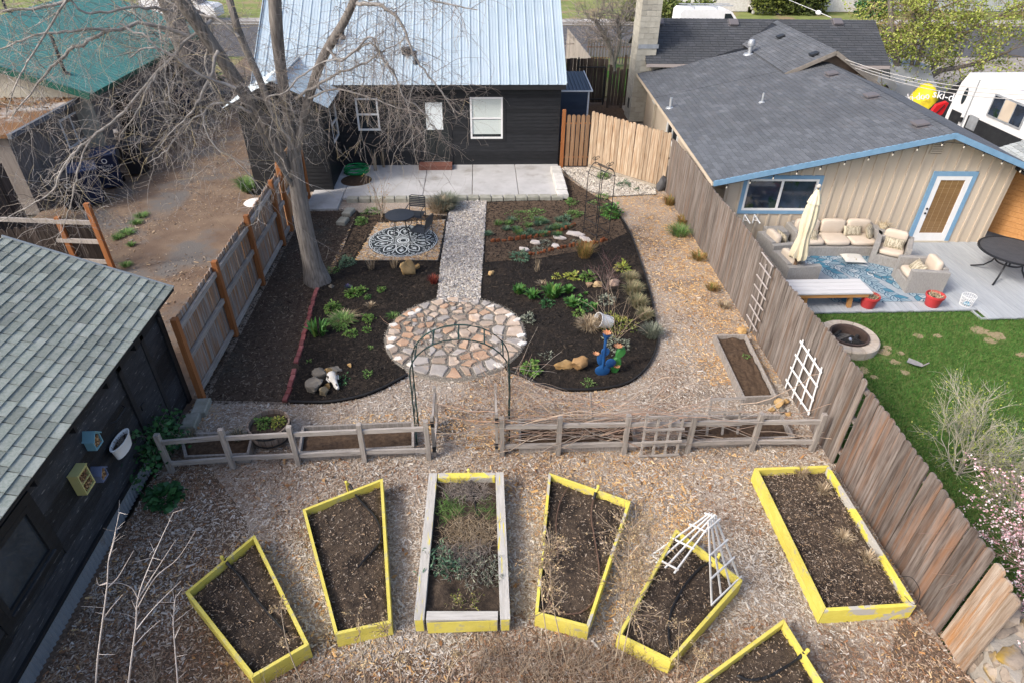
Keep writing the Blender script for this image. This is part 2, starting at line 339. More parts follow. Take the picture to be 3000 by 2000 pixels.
m_wick=M('wicker',(.31,.295,.275),(.42,.40,.375),sc=1,st=(60,60,14),rough=.85,bump=.9,bsc=6)
m_cush=M('beige_cushion',(.52,.44,.35),(.57,.49,.40),sc=3,rough=.95,bump=.12)
m_deck=M('grey_deck_board',(.33,.355,.375),(.41,.43,.445),sc=4,st=(9,.6,9),rough=.85,rnd=.07,bump=.2,c3=(.40,.33,.27),sc3=4,lo3=.64,hi3=.75)
# ================================================================== GROUND, ROAD, LAWNS
def sheet(name,poly,z,mat,zb=None,kind='structure'):
    P=[(p[0],p[1],z) for p in poly]; m=MB()
    m.ext(P,(0,0,-.05 if zb is None else zb-z)); return m.build(name,mat,kind=kind)
sheet('ground',[(-160,-40),(160,-40),(160,260),(-160,260)],-.2,m_base,-.6)
sheet_z=.004
YARD=[(-5.42,-3),(5.9,-3),(5.9,19.3),(3.7,21.45),(2.68,21.5),(-5.42,21.5)]
sheet('mulch_ground',YARD,0,m_mulch)
sheet('brown_mulch_ground',[tuple(p[:2]) for p in spline([(-5.4,-2),(5.85,-2),(5.8,4.3),(4.6,3.5),(3.2,3.9),(2.2,3.6),(1.1,4.1),(.1,4.0),(-.9,4.4),(-2.2,4.1),(-2.9,5.0),(-3.4,5.8),(-4.0,6.9),(-5.4,7.3)],4,True)],.004,M('brown_chip_ground',(.075,.05,.034),(.17,.12,.085),sc=24,bump=.9,bsc=60,glob=True,rough=.95))  # browner mulch in front; the lobe beside the shed colours in its shade
sheet('driveway',[(-13,8),(-5.43,8),(-5.43,18.6),(-7.4,19.3),(-7.4,39),(-13,39)],-.004,m_dirt)
sheet('soil_strip',[(-5.28,9.4),(-3.66,9.3),(-4.0,13.3),(-3.72,13.9),(-3.7,17.9),(-5.28,17.9)],.012,m_shadesoil)
sheet('road',[(-120,39.6),(120,39.6),(120,49.4),(-120,49.4)],-.16,m_asph)
sheet('far_pavement',[(-120,50.6),(120,50.6),(120,52),(-120,52)],-.12,M('pavement',(.34,.32,.30),(.42,.40,.37),sc=2,glob=True))
sheet('kerb',[(-120,49.4),(120,49.4),(120,49.65),(-120,49.65)],-.06,M('kerb_conc',(.38,.37,.35),glob=True))
m_farlawn=M('far_lawn',(.13,.17,.04),(.22,.25,.08),sc=1.2,c3=(.26,.2,.11),sc3=.5,lo3=.5,hi3=.62,glob=True,rough=.95,bump=.6,bsc=14)
sheet('far_lawn',[(-120,52),(120,52),(120,120),(-120,120)],-.14,m_farlawn)
sheet('front_lawn',[(-30,31),(13,31),(13,39.5),(-30,39.5)],-.15,M('dry_lawn',(.16,.15,.06),(.24,.20,.10),sc=1.3,c3=(.10,.16,.035),sc3=.6,lo3=.5,hi3=.6,glob=True,rough=.95,bump=.5,bsc=14))
sheet('side_lawn',[(6.6,31),(13,31),(13,36),(6.6,36)],-.13,M('spring_grass',(.05,.15,.015),(.08,.20,.03),sc=2,glob=True,rough=.95,bump=.6,bsc=20))
LAWN=[(5.93,-3),(30,-3),(30,12.2),(5.93,12.2)]
sheet('lawn',LAWN,-.13,m_lawn)
sheet('side_yard',[(5.95,12.2),(60,12.2),(60,39.4),(13,39.4),(13,30),(5.95,30)],-.17,M('side_dirt',(.24,.22,.19),(.33,.30,.27),sc=1.5,glob=True))
sheet('alley',[(3.7,21.6),(6.3,19.6),(6.3,30),(2.75,30),(2.75,21.6)],-.1,M('leaf_mould',(.05,.032,.02),(.11,.07,.045),sc=9,glob=True,bump=.7,bsc=30))
# planting beds of the yard
L1=[(-3.72,17.75),(-1.08,17.45),(-1.05,16.0),(-1.1,14.5),(-1.12,12.75)]
cen=(-.63,11.34); RP=1.53
arcL=[(cen[0]+RP*math.cos(R(a)),cen[1]+RP*math.sin(R(a))) for a in range(112,238,9)]
BEDL=L1+arcL+[tuple(p[:2]) for p in spline([(-1.55,9.98),(-2.2,9.45),(-2.9,9.22),(-3.69,9.24)],5)]+[(-3.97,13.38),(-3.75,14.5)]
arcR=[(cen[0]+RP*math.cos(R(a)),cen[1]+RP*math.sin(R(a))) for a in range(68,-52,-9)]
BEDR=[(.1,18.45),(.02,15.58),(-.1,12.8)]+arcR+[tuple(p[:2]) for p in spline([(.45,10.05),(.8,9.83),(1.1,9.56),(1.6,9.42),(2.2,9.42),(2.81,9.6),(3.3,10.1),(3.65,10.8),(3.8,11.54),(4.0,13.15),(4.13,15.89),(4.05,17.3),(3.95,18.45),(3.5,18.9),(2.72,20.6)],5)]+[(2.7,18.6)]
sheet('garden_bed',BEDL,.03,m_soil); sheet('garden_bed',BEDR,.03,m_soil)
for nm,P,zz in (('earth_patch',[(.12,18.4),(2.6,18.5),(2.75,20.4),(3.5,18.9),(4.0,18.3),(4.05,16.2),(3.0,15.3),(1.4,14.75),(.05,14.6)],.036),('earth_patch',[(-3.6,17.6),(-1.2,17.4),(-1.2,16.9),(-3.1,16.8),(-3.4,14.9),(-3.75,14.8)],.036)):
    sheet(nm,P,zz,M('brown_earth',(.07,.045,.028),(.13,.09,.058),sc=9,bump=.8,bsc=40,glob=True,rough=.95))
sheet('seating_mulch',[(-3.02,16.95),(-1.1,17.1),(-1.17,14.68),(-3.31,14.73)],.045,m_mulch)
PATH=[(-.93,18.45),(.13,18.45),(.02,15.6),(-.1,12.7),(-.35,12.62),(-.8,12.62),(-1.1,12.74),(-1.1,14.48),(-1.05,16.03),(-1.02,17.4)]
sheet('gravel_path',PATH,.045,m_grit)
GRAV=[(2.75,21.2),(3.65,21.25),(5.6,19.5),(5.5,18.9),(4.0,18.75),(3.4,19.2),(2.85,20.7)]
sheet('gravel_corner',GRAV,.04,m_grit)
pt=tag(bpy.data.objects.new('flagstone_patio',None),kind='structure'); COL.objects.link(pt); place(pt,(cen[0],cen[1],.03))
m=MB(); m.lathe([(0,.0),(RP-.02,.0),(RP+.02,-.04)],(cen[0],cen[1],.045),48); m.build('grit_bed',m_grit,pt)
# flagstones: relaxed cells of a disc
n=104; P=np.stack([rng.uniform(-1,1,400),rng.uniform(-1,1,400)],-1); P=P[(P**2).sum(1)<1][:n]*(RP-.12)
q=np.stack([rng.uniform(-1,1,9000),rng.uniform(-1,1,9000)],-1); q=q[(q**2).sum(1)<1]*(RP-.05)
for it in range(3):
    d=((q[:,None]-P[None])**2).sum(-1).argmin(1)
    for i in range(len(P)):
        s_=q[d==i]
        if len(s_): P[i]=P[i]*.35+s_.mean(0)*.65
def clip(poly,p,nrm):
    out=[]
    for i in range(len(poly)):
        a,b=poly[i],poly[(i+1)%len(poly)]; da=(a[0]-p[0])*nrm[0]+(a[1]-p[1])*nrm[1]; db=(b[0]-p[0])*nrm[0]+(b[1]-p[1])*nrm[1]
        if da<=0: out.append(a)
        if da*db<0: t=da/(da-db); out.append((a[0]+(b[0]-a[0])*t,a[1]+(b[1]-a[1])*t))
    return out
def slab_poly(poly,z,h,mat,name,parent,jit=.012,bev=.012):
    c=np.mean(poly,0); pts=[]
    for i in range(len(poly)):
        a=np.array(poly[i]); b=np.array(poly[(i+1)%len(poly)]); pts.append(a+rng.normal(0,jit,2))
        if np.linalg.norm(b-a)>.14: pts.append((a+b)/2+rng.normal(0,jit*1.3,2))
    tz=rng.normal(0,.006,len(pts)); n=len(pts); v=[(p[0],p[1],z) for p in pts]+[(p[0],p[1],z+h*.7+t*.3) for p,t in zip(pts,tz)]+[(p[0]+(c[0]-p[0])*bev/.1,p[1]+(c[1]-p[1])*bev/.1,z+h+t) for p,t in zip(pts,tz)]
    f=[tuple(range(2*n,3*n))]+[(k*n+i,k*n+(i+1)%n,(k+1)*n+(i+1)%n,(k+1)*n+i) for k in (0,1) for i in range(n)]
    m=MB(); m.add(v,f); return m.build(name,mat,parent)
for i,p in enumerate(P):
    poly=[(RP*.96*math.cos(2*math.pi*k/40),RP*.96*math.sin(2*math.pi*k/40)) for k in range(40)]
    for j,o in enumerate(P):
        if i!=j:
            dd=o-p; L_=np.linalg.norm(dd)
            if L_<1.2: poly=clip(poly,(p+o)/2-dd/L_*rng.uniform(.018,.052),dd/L_)
    if len(poly)<3: continue
    poly=[(cen[0]+a,cen[1]+b) for a,b in poly]
    # thin near-duplicate corners
    pp=[poly[0]]
    for a in poly[1:]:
        if math.dist(a,pp[-1])>.05: pp.append(a)
    if len(pp)>=3: slab_poly(pp,.04,rng.uniform(.03,.045),m_stones[int(rng.integers(0,4))],'flagstone',pt)
def quadstone(cx,cy,w,l,a,z,h,mat,name,parent,k=5):
    th=[2*math.pi*i/k+rng.uniform(-.3,.3) for i in range(k)]
    pts=[]
    for t in th: x,y=w*math.cos(t)*rng.uniform(.8,1.15),l*math.sin(t)*rng.uniform(.8,1.15); pts.append((cx+x*math.cos(a)-y*math.sin(a),cy+x*math.sin(a)+y*math.cos(a)))
    return slab_poly(pts,z,h,mat,name,parent,.006)
for (px,py) in [(1225,917),(1207,927),(1155,960),(1150,1000),(1143,1022),(1168,1057),(1205,1076),(1460,1077),(1440,905),(1495,930),(1515,945),(1527,990),(1530,1013)]:
    p=at(px,py); quadstone(p.x,p.y,.11,.07,rng.uniform(-.6,.6),.04,.05,m_wstone,'border_stone',pt)
# concrete patio
cp=tag(bpy.data.objects.new('concrete_patio',None),kind='structure'); COL.objects.link(cp); place(cp,(-1,20,0))
xs=[-5.3,-4.32,-1.85,-.31,1.15,2.66]
for a,b in zip(xs,xs[1:]):
    y0=18.75 if a>-4.4 else 17.95
    m=MB(); m.cbox(((a+b)/2,(y0+21.55)/2,.02),((b-a)/2-.008,(21.55-y0)/2,.05),0,.01); m.build('slab',m_conc,cp)
x=-4.15
while x<2.2:
    if not -2.9<x<-99:
        w=.36; m=MB(); m.cbox((x+w/2,18.62+random.uniform(-.015,.015),.06),(w/2-.008,.12,.085),random.uniform(-.03,.03),.018); m.build('edging_block',m_mossblock,cp)
    x+=.37
for k in range(7):
    m=MB(); m.cbox((2.5,18.72+k*.33,.13),(.17,.158,.13 if k else .09),random.uniform(-.04,.04),.02); m.build('kerb_block',m_block,cp)
for (px,py,w) in ((1022,628,.42),(1005,655,.36)):
    p=at(px,py); m=MB(); m.cbox((p.x,p.y,.06),(.13,w/2,.07),R(-12),.02); b=m.build('concrete_block',m_mossblock); tag(b,('longer' if py<640 else 'shorter')+' loose concrete block on the soil beyond the patio edge','block','loose concrete blocks by the patio')
# ================================================================== BLACK HOUSE
bh=thing('black_house','black lap sided house with a pale blue ribbed metal roof and white framed windows','house',(-2.3,25.4,0))
HY=21.54; XL,XR=-7.05,2.64; RX0,RX1=-7.12,2.74; EY,EZ,SL=21.15,2.80,.656; RY=25.5; RZ=EZ+SL*(RY-EY)
m=MB(); m.ext([(XL,HY,-.1),(XL,2*RY-HY,-.1),(XL,2*RY-HY,2.72),(XL,RY,RZ-.35),(XL,HY,2.72)],(XR-XL,0,0)); m.build('wall',m_blk,bh)
pf=Plane((0,HY,0),(1,0,0),(0,-1,0))
op=[(-.45,.83,.88,2.42),(-4.16,-3.25,1.18,2.4),(-2.05,-.98,.05,2.38)]
siding(pf,bh,m_blk,(-4.72,XR),.06,2.62,.118,op)
window(pf,bh,-.35,.97,.73,2.33,m_white,m_glass,'h',.1,m_blk,blind=(m_blind,.12))
window(pf,bh,-4.07,1.26,-3.34,2.31,m_white,m_glass,'h',.09,m_blk)
m_door=M('door_black',(.022,.026,.026),(.028,.032,.032),sc=3,rough=.45)
m=MB(); pf.box(m,-1.95,.16,0,-1.08,2.28,.02); d=m.build('door',m_door,bh)
pf.box(m:=MB(),-1.81,1.28,.02,-1.26,2.16,.03); m.build('curtained_pane',m_curtain,d)
for a0 in (-1.82,-1.5): pf.box(m:=MB(),a0,.4,.02,a0+.26,1.1,.034); m.build('panel',m_door,d)
m=MB(); m.sphere(pf.P(-1.87,1.08,.05),.035); m.build('knob',m_dkmetal,d,smooth=True)
pf.box(m:=MB(),-1.97,.09,0,-1.06,.19,.10); m.build('threshold',M('alloy',(.5,.52,.54),rough=.4,metal=.7),d)
for r in ((-2.05,.05,-1.95,2.38),(-1.08,.05,-.98,2.38),(-1.95,2.28,-1.08,2.38)): pf.box(m:=MB(),r[0],r[1],.0,r[2],r[3],.035); m.build('door_trim',m_blk,d)
m=MB(); m.tube([pf.P(-.86,2.2,.0),pf.P(-.86,2.2,.09)],.03); m.lathe([(.0,.0),(.05,-.02),(.06,-.14),(.02,-.16)],tuple(pf.P(-.86,2.2,.1)),10); m.build('wall_lamp',m_iron,bh)
m=MB(); m.box(RX0,EY+.02,EZ-.16,RX1,EY+.06,EZ-.01); m.build('fascia',m_blk,bh)
m=MB(); m.ext([(RX0,EY+.06,EZ-.12),(RX0,HY,EZ-.12),(RX0,HY,EZ-.1),(RX0,EY+.06,EZ-.1)],(RX1-RX0,0,0)); m.build('soffit',m_blk,bh)
def roof_panels(parent,O,u,v,width,length,pw,mat,name='roof_panel',rib=.028,clipf=None):
    O,u,v=Vector(O),Vector(u).normalized(),Vector(v).normalized(); nn=u.cross(v).normalized(); nn=nn if nn.z>0 else -nn
    k=int(round(width/pw)); pw=width/k
    for i in range(k):
        prof=[(0,0),(.018,rib),(.045,rib),(.063,0),(pw*.42,0),(pw*.45,.006),(pw*.5,.006),(pw*.53,0),(pw*.74,0),(pw*.77,.006),(pw*.82,.006),(pw*.85,0),(pw+.004,0)]
        b=O+u*(i*pw); l0=0; l1=length
        if clipf: l0,l1=clipf(i*pw,(i+1)*pw)
        if l1-l0<.05: continue
        pts=[b+u*x+nn*h+v*l0 for x,h in prof]+[b+u*(pw+.004)-nn*.006+v*l0,b-nn*.006+v*l0]
        m=MB(); m.ext(pts,v*(l1-l0)); m.build(name,mat,parent)
vs=Vector((0,1,SL)).normalized(); SLEN=(RY-EY)/vs.y
roof_panels(bh,(RX0,EY,EZ),(1,0,0),vs,RX1-RX0,SLEN,.305,m_roofm)
m=MB(); vb=Vector((0,1,-SL)); m.ext([(RX0,RY,RZ),(RX0,2*RY-EY,EZ),(RX0,2*RY-EY,EZ-.05),(RX0,RY,RZ-.05)],(RX1-RX0,0,0)); m.build('rear_roof',m_roofm,bh)
m=MB(); m.bar((RX0,RY,RZ+.03),(RX1,RY,RZ+.03),.3,.04); m.build('ridge_cap',m_roofm,bh)
m=MB(); m.bar((RX1+.012,EY,EZ),(RX1+.012,RY,RZ),.022,.14,(0,-SL,1)); m.bar((RX0-.012,EY,EZ),(RX0-.012,RY,RZ),.022,.14,(0,-SL,1)); m.build('rake_trim',m_roofm,bh)
def onroof(px,py):
    lo,hi=2.,7.
    for _ in range(50):
        q=at(px,py,(lo+hi)/2)
        if EZ+SL*(q.y-EY)>q.z: lo=q.z
        else: hi=q.z
    return q
for (px,py,s) in ((1192,160,.14),(978,128,.13)):
    q=onroof(px,py); m=MB(); m.cbox((q.x,q.y,q.z+.09),(s,s*.9,.09),0,.02); m.cbox((q.x,q.y-.02,q.z+.19),(s*1.15,s*1.05,.02),0,.01); m.build('roof_vent',m_dkmetal,bh)
for (px,py) in ((1218,184),(1006,112)):
    q=onroof(px,py); m=MB(); m.lathe([(.11,-.03),(.07,.06),(.05,.08),(.05,.3),(.08,.3),(.08,.34),(0,.36)],tuple(q),12); m.build('vent_pipe',m_dkmetal,bh,smooth=True)
# gabled wing towards the yard
WX0,WX1,WY=-7.1,-4.73,19.41; PXc=-5.88; WEZ,WSL=2.66,.50; WE0,WE1=-7.38,-4.42; WPZ=WEZ+WSL*(WE1-PXc)
m=MB(); m.ext([(WX0,WY,-.1),(WX1,WY,-.1),(WX1,WY,2.62),(PXc,WY,WPZ-.12),(WX0,WY,2.62)],(0,2.6,0)); m.build('wing_wall',m_blk,bh)
pw_=Plane((0,WY,0),(1,0,0),(0,-1,0)); siding(pw_,bh,m_blk,lambda z:(WX0,WX1) if z<2.6 else (WX0+(z-2.5)*1.9,WX1-(z-2.5)*1.9),.06,3.15,.118)
ps_=Plane((WX1,WY,0),(0,1,0),(1,0,0)); siding(ps_,bh,m_blk,(0,2.1),.06,2.6,.118,[(1.0,2.08,1.08,2.35)],t=.02)
window(ps_,bh,1.08,1.16,2.0,2.27,m_white,m_glass,'h',.07,m_blk)
for yc in (WY,):
    m=MB(); m.box(WX1-.01,WY-.03,0,WX1+.045,WY+.08,2.6); m.build('corner_board',m_blk,bh)
wl=2.75
def wclip(a,b): return (0,wl)
v1=Vector((-1,0,WSL)).normalized(); wlen=(WE1-PXc)/-v1.x
def wing_slope(xe,sgn):
    v=Vector((-sgn,0,WSL)).normalized(); L_=abs(xe-PXc)/abs(v.x)
    # ribs run up the slope, panels side by side in y; trimmed where they meet the main roof
    O=(xe,WY-.32,WEZ); k=12
    roof_panels(bh,O,(0,1,0),v,2.9+.32,L_,.27,m_roofm,'wing_roof_panel',.03,lambda a,b:(min(L_,max(0,((WY-.32+b)-21.75)/SL*0.9)) if WY-.32+b>21.75 else 0,L_))
wing_slope(WE1,1); wing_slope(WE0,-1)
m=MB()
for sgn,xe in ((1,WE1),(-1,WE0)): m.bar((xe,WY-.33,WEZ-.05),(PXc,WY-.33,WPZ-.05),.03,.13)
m.box(WE1-.03,WY-.3,WEZ-.13,WE1,21.3,WEZ-.01); m.box(WE0,WY-.3,WEZ-.13,WE0+.03,21.3,WEZ-.01); m.build('wing_fascia',m_blk,bh)
m=MB(); m.bar((PXc,WY-.33,WPZ+.03),(PXc,22.2,WPZ+.03),.26,.03); m.build('wing_ridge_cap',m_roofm,bh)
q=ay(935,268,20.3); m=MB(); m.lathe([(.13,-.05),(.07,.05),(.045,.07),(.045,.28),(0,.28)],(q.x,q.y,WEZ+WSL*(WE1-q.x)),12); m.build('vent_pipe',m_dkmetal,bh,smooth=True)
# house step
m=MB()
for k in range(3): m.cbox((-1.56,21.08+k*.14,.20),(.56,.066,.018),0,.006)
for x in (-2.08,-1.56,-1.04): m.box(x-.02,21.04,.07,x+.02,21.42,.18)
m.box(-2.12,21.02,.07,-1.0,21.05,.18); tag(m.build('door_step',M('red_wood',(.14,.06,.045),(.19,.085,.06),sc=3,st=(.6,9,9),rough=.8)),'low red brown wooden step below the black back door','step')
# ================================================================== NAVY SHED, GATE, BACK FENCES
ns=thing('navy_shed','small navy metal shed with a ribbed lean-to roof behind the black house','shed',(3.4,25.3,0))
m=MB(); m.ext([(2.85,24.3,-.1),(4.0,24.3,-.1),(4.0,24.3,1.8),(2.85,24.3,1.8)],(0,2.2,0)); m.build('wall',m_navym,ns)
pn=Plane((0,24.3,0),(1,0,0),(0,-1,0)); siding(pn,ns,m_navym,(2.85,3.96),.0,1.76,.13,name='wall_panel',t=.018)
roof_panels(ns,(2.75,24.2,1.82),(1,0,0),Vector((0,1,.06)),1.35,2.4,.135,m_navym,rib=.02)
m=MB(); m.box(3.97,24.27,0,4.03,24.34,1.8); m.bar((4.11,24.2,1.83),(4.11,26.6,1.97),.04,.05); m.bar((2.75,24.19,1.83),(4.13,24.19,1.83),.03,.05); m.build('white_trim',m_white,ns)
def board(parent,base,u,nrm,w,h,t,mat,name='fence_board',top='round',lean=0.):
    base,u,nrm=Vector(base),Vector(u).normalized(),Vector(nrm).normalized(); hw=w/2
    if top=='round': prof=[(-hw,0),(hw,0),(hw,h-.045),(hw*.72,h-.012),(hw*.3,h),(-hw*.3,h),(-hw*.72,h-.012),(-hw,h-.045)]
    elif top=='dog': prof=[(-hw,0),(hw,0),(hw,h-.05),(hw*.5,h),(-hw*.5,h),(-hw,h-.05)]
    else: prof=[(-hw,0),(hw,0),(hw,h),(-hw,h)]
    m=MB(); m.ext([base+u*(a+lean*b)+Vector((0,0,b)) for a,b in prof],nrm*t); return m.build(name,mat,parent,fix=True)
gt=thing('garden_gate','narrow brown picket gate of spaced boards beside the black house','gate',(3.15,21.4,0))
m=MB(); m.bar((2.76,21.42,-.05),(2.76,21.42,1.95),.11,.11,(0,1,0)); m.build('post',m_orange,gt)
for i,x in enumerate((2.93,3.09,3.25,3.41,3.57)): board(gt,(x,21.4,.05),(1,0,0),(0,1,0),.125,1.72+random.uniform(-.02,.02),.022,M('brown_gate_board',(.24,.13,.065),(.34,.22,.13),sc=3.5,st=(9,9,.6),rnd=.2,bump=.3),'gate_board')
for z in (.35,1.5):
    m=MB(); m.bar((2.82,21.45,z),(3.66,21.45,z),.09,.04,(0,0,1)); m.build('rail',m_orange,gt)
def fence_run(parent,p0,p1,step,h,mat,nrm,w=None,top='round',t=.02,hv=.02,z0=-.02,lean=.004):
    p0,p1=Vector(p0),Vector(p1); L_=(p1-p0).length; u=(p1-p0)/L_; n=int(L_/step)
    for i in range(n):
        c=p0+u*(i+.5)*L_/n; hh=h(i/n) if callable(h) else h
        board(parent,(c.x,c.y,z0),u,nrm,(w or step)*random.uniform(.93,.985),hh+random.uniform(-hv,hv),t+random.uniform(0,.006),mat,top=top,lean=random.gauss(0,lean))
bf=thing('corner_fence','honey coloured fence of rounded boards across the back corner beside the gate','fence',(4.7,20.4,0))
fence_run(bf,(3.68,21.42,0),(5.86,19.32,0),.138,lambda t:1.93-.1*t,m_fenceB,(.69,.72,0),top='round')
for z in (.3,1.0,1.6):
    m=MB(); m.bar((3.74,21.5,z),(5.9,19.42,z),.09,.04); m.build('rail',m_fenceB,bf)
m=MB(); m.bar((3.7,21.34,.05),(5.84,19.25,.05),.05,.14); tag(m.build('garden_timber',M('old_timber',(.30,.26,.20),(.40,.35,.28),sc=4,rnd=.1)),'weathered timber edging along the foot of the honey coloured corner fence','timber')
df=thing('dark_fence','dark weathered board fence with a grey metal frame behind the navy shed','fence',(4.5,29.5,0))
fence_run(df,(3.0,29.5,-.1),(5.6,29.5,-.1),.15,1.85,m_fenceD,(0,1,0),top='flat')
m=MB()
for x in (4.3,5.5): m.bar((x,29.42,-.1),(x,29.42,1.9 if x<5 else 1.5),.06,.06,(0,1,0))
for z in (.15,1.5): m.bar((4.3,29.42,z),(5.5,29.42,z),.05,.05)
m.build('metal_frame',m_dkmetal,df)
d2=thing('brown_fence','short dark brown fence of narrow boards next to the block chimney','fence',(5.95,29.2,0))
fence_run(d2,(5.62,29.0,-.1),(6.5,29.0,-.1),.13,1.5,m_fenceD,(0,1,0),top='flat',hv=.12)
m=MB(); m.bar((6.25,28.95,-.1),(6.25,28.95,2.1),.1,.1,(0,1,0)); m.bar((5.64,28.95,-.1),(5.64,28.95,1.7),.1,.1,(0,1,0)); m.build('post',m_fenceD,d2)
gf=thing('grey_fence','pale grey board fence running away from the dark fence towards the street','fence',(4.9,34,0))
fence_run(gf,(5.0,30.0,-.15),(4.75,37.6,-.15),.15,1.7,m_gw,(1,0,0),top='dog')
ff=thing('front_fence','low grey picket fence by the street beyond the green strip','fence',(7.2,37,0))
fence_run(ff,(5.8,37,-.15),(9.5,37,-.15),.16,1.25,m_gw,(0,1,0),w=.09,top='flat')
for z in (.3,.85):
    m=MB(); m.bar((5.8,37.04,z),(9.5,37.04,z),.08,.04); m.build('rail',m_orange,ff)
# ================================================================== LEFT FENCE, RIGHT FENCE
lf=thing('left_fence','streaked pale board fence with rust brown posts and grey rails on the driveway side','fence',(-5.4,13.8,0))
fence_run(lf,(-5.43,9.5,0),(-5.43,16.55,0),.139,lambda t:1.74,m_fenceL,(-1,0,0),hv=.012)
PY=[9.42,11.49,13.65,15.73]
for y in PY:
    m=MB(); m.bar((-5.36,y,-.05),(-5.36,y,1.83),.115,.10,(1,0,0)); m.build('post',m_orange,lf)
for a,b in zip(PY,PY[1:]+[16.55]):
    for z in (.16,.93,1.55):
        m=MB(); m.bar((-5.385,a+.06,z+random.uniform(-.02,.02)),(-5.385,b-.06,z+random.uniform(-.02,.02)),.055,.1,(0,0,1)); m.build('rail',m_gwy,lf)
l2=thing('near_house_fence','newer orange brown fence panel between the bare tree and the black house','fence',(-5.4,17.6,0))
fence_run(l2,(-5.43,16.6,0),(-5.43,18.95,0),.139,lambda t:1.95,M('fresh_board',(.30,.165,.08),(.40,.25,.14),sc=3.5,st=(9,9,.6),rnd=.15,bump=.3),(-1,0,0),hv=.01)
for y in (16.62,18.9):
    m=MB(); m.bar((-5.36,y,-.05),(-5.36,y,2.0),.115,.10,(1,0,0)); m.build('post',m_orange,l2)
for z in (.18,1.0,1.75):
    m=MB(); m.bar((-5.385,16.68,z),(-5.385,18.84,z),.055,.1); m.build('rail',m_gwy,l2)
rf=thing('right_fence','tall weathered brown board fence with scalloped tops between the garden and the lawn','fence',(5.9,11.7,0))
def rh(t): return 1.80+.06*math.sin(t*9)-.04*t
fence_run(rf,(5.88,7.36,0),(5.88,19.3,0),.136,lambda t:1.84-.10*t+.03*math.sin(t*17),m_fenceR,(1,0,0),hv=.018)
for z in (.3,1.0,1.6):
    m=MB(); m.bar((5.95,7.3,z),(5.95,19.3,z),.09,.04); m.build('rail',m_fenceR,rf)
r2=thing('near_right_fence','rust streaked brown fence section nearest the camera ending at the stone wall','fence',(5.9,5.8,0))
fence_run(r2,(5.90,4.33,0),(5.88,7.26,0),.146,lambda t:1.70+.07*t,m_fenceN,(1,0,0),hv=.02,lean=.006)
for z in (.3,1.45):
    m=MB(); m.bar((5.96,4.4,z),(5.96,7.3,z),.09,.04); m.build('rail',m_fenceR,r2)
for y in (7.31,):
    m=MB(); m.bar((6.0,y,-.1),(6.0,y,1.6),.09,.09,(1,0,0)); m.build('post',m_fenceR,r2)
bp_=thing('pale_fence_boards','pale barkless rounded fence boards at the end of the right fence above the stone wall','fence',(5.95,4.3,0))
for i,y in enumerate((4.22,4.06,3.90)): board(bp_,(5.93,y,0),(0,1,0),(1,0,0),.16,1.62-.05*i,.03,M('pale_board',(.22,.155,.105),(.39,.325,.265),sc=3,st=(8,8,.5),rnd=.16,bump=.5,c3=(.33,.16,.06),sc3=1.3,lo3=.48,hi3=.68))
# picket rail fences
def rail_fence(name,label,posts,zt,rails,group):
    f=thing(name,label,'fence',(posts[0][0],posts[0][1],0),0,group)
    for (x,y) in posts:
        m=MB(); m.bar((x,y,-.06),(x+random.uniform(-.012,.012),y,zt+random.uniform(-.02,.02)),.078,.078,(0,1,0)); m.build('post',m_gw,f)
    for a,b in zip(posts,posts[1:]):
        for z in rails:
            d=Vector((b[0]-a[0],b[1]-a[1],0)).normalized()*.045
            m=MB(); m.bar((a[0]+d.x,a[1]+d.y,z+random.uniform(-.015,.015)),(b[0]-d.x,b[1]-d.y,z+random.uniform(-.015,.015)),.04,.082,(0,0,1)); m.build('rail',m_gwx,f)
    return f
pl_=[a2(505,1383),a2(684,1370),a2(876,1360),a2(1069,1351),a2(1257,1344)]
pr_=[a2(1471,1333),a2(1634,1332),a2(1827,1327),a2(2012,1324),a2(2200,1319),a2(2376,1320)]
rail_fence('rail_fence','two rail grey wooden fence left of the garden gateway ending by the dark shrub',pl_,.87,(.22,.70),'two rail garden fences')
rail_fence('rail_fence','two rail grey wooden fence right of the gateway with dry vines tangled over it',pr_,.87,(.22,.68),'two rail garden fences')
for (x,y,lab) in ((pl_[-1][0]+.10,pl_[-1][1]+.06,'left leaf of the small open wooden gate beside the arch'),(pr_[0][0]-.09,pr_[0][1]+.06,'right leaf of the small open wooden gate beside the vine covered arch leg')):
    g_=thing('open_gate',lab,'gate',(x,y,0),0,'open garden gate leaves')
    for yy in (y,y+.75):
        m=MB(); m.bar((x,yy,.02),(x,yy,.92),.05,.06,(0,1,0)); m.build('post',m_gw,g_)
    for z in (.2,.78):
        m=MB(); m.bar((x,y+.03,z),(x,y+.72,z),.035,.09); m.build('rail',m_gwy,g_)
    for z in (.2,.78):
        m=MB(); m.box(x-.028,y-.04,z-.06,x+.028,y+.09,z+.06); m.build('hinge',m_iron,g_)
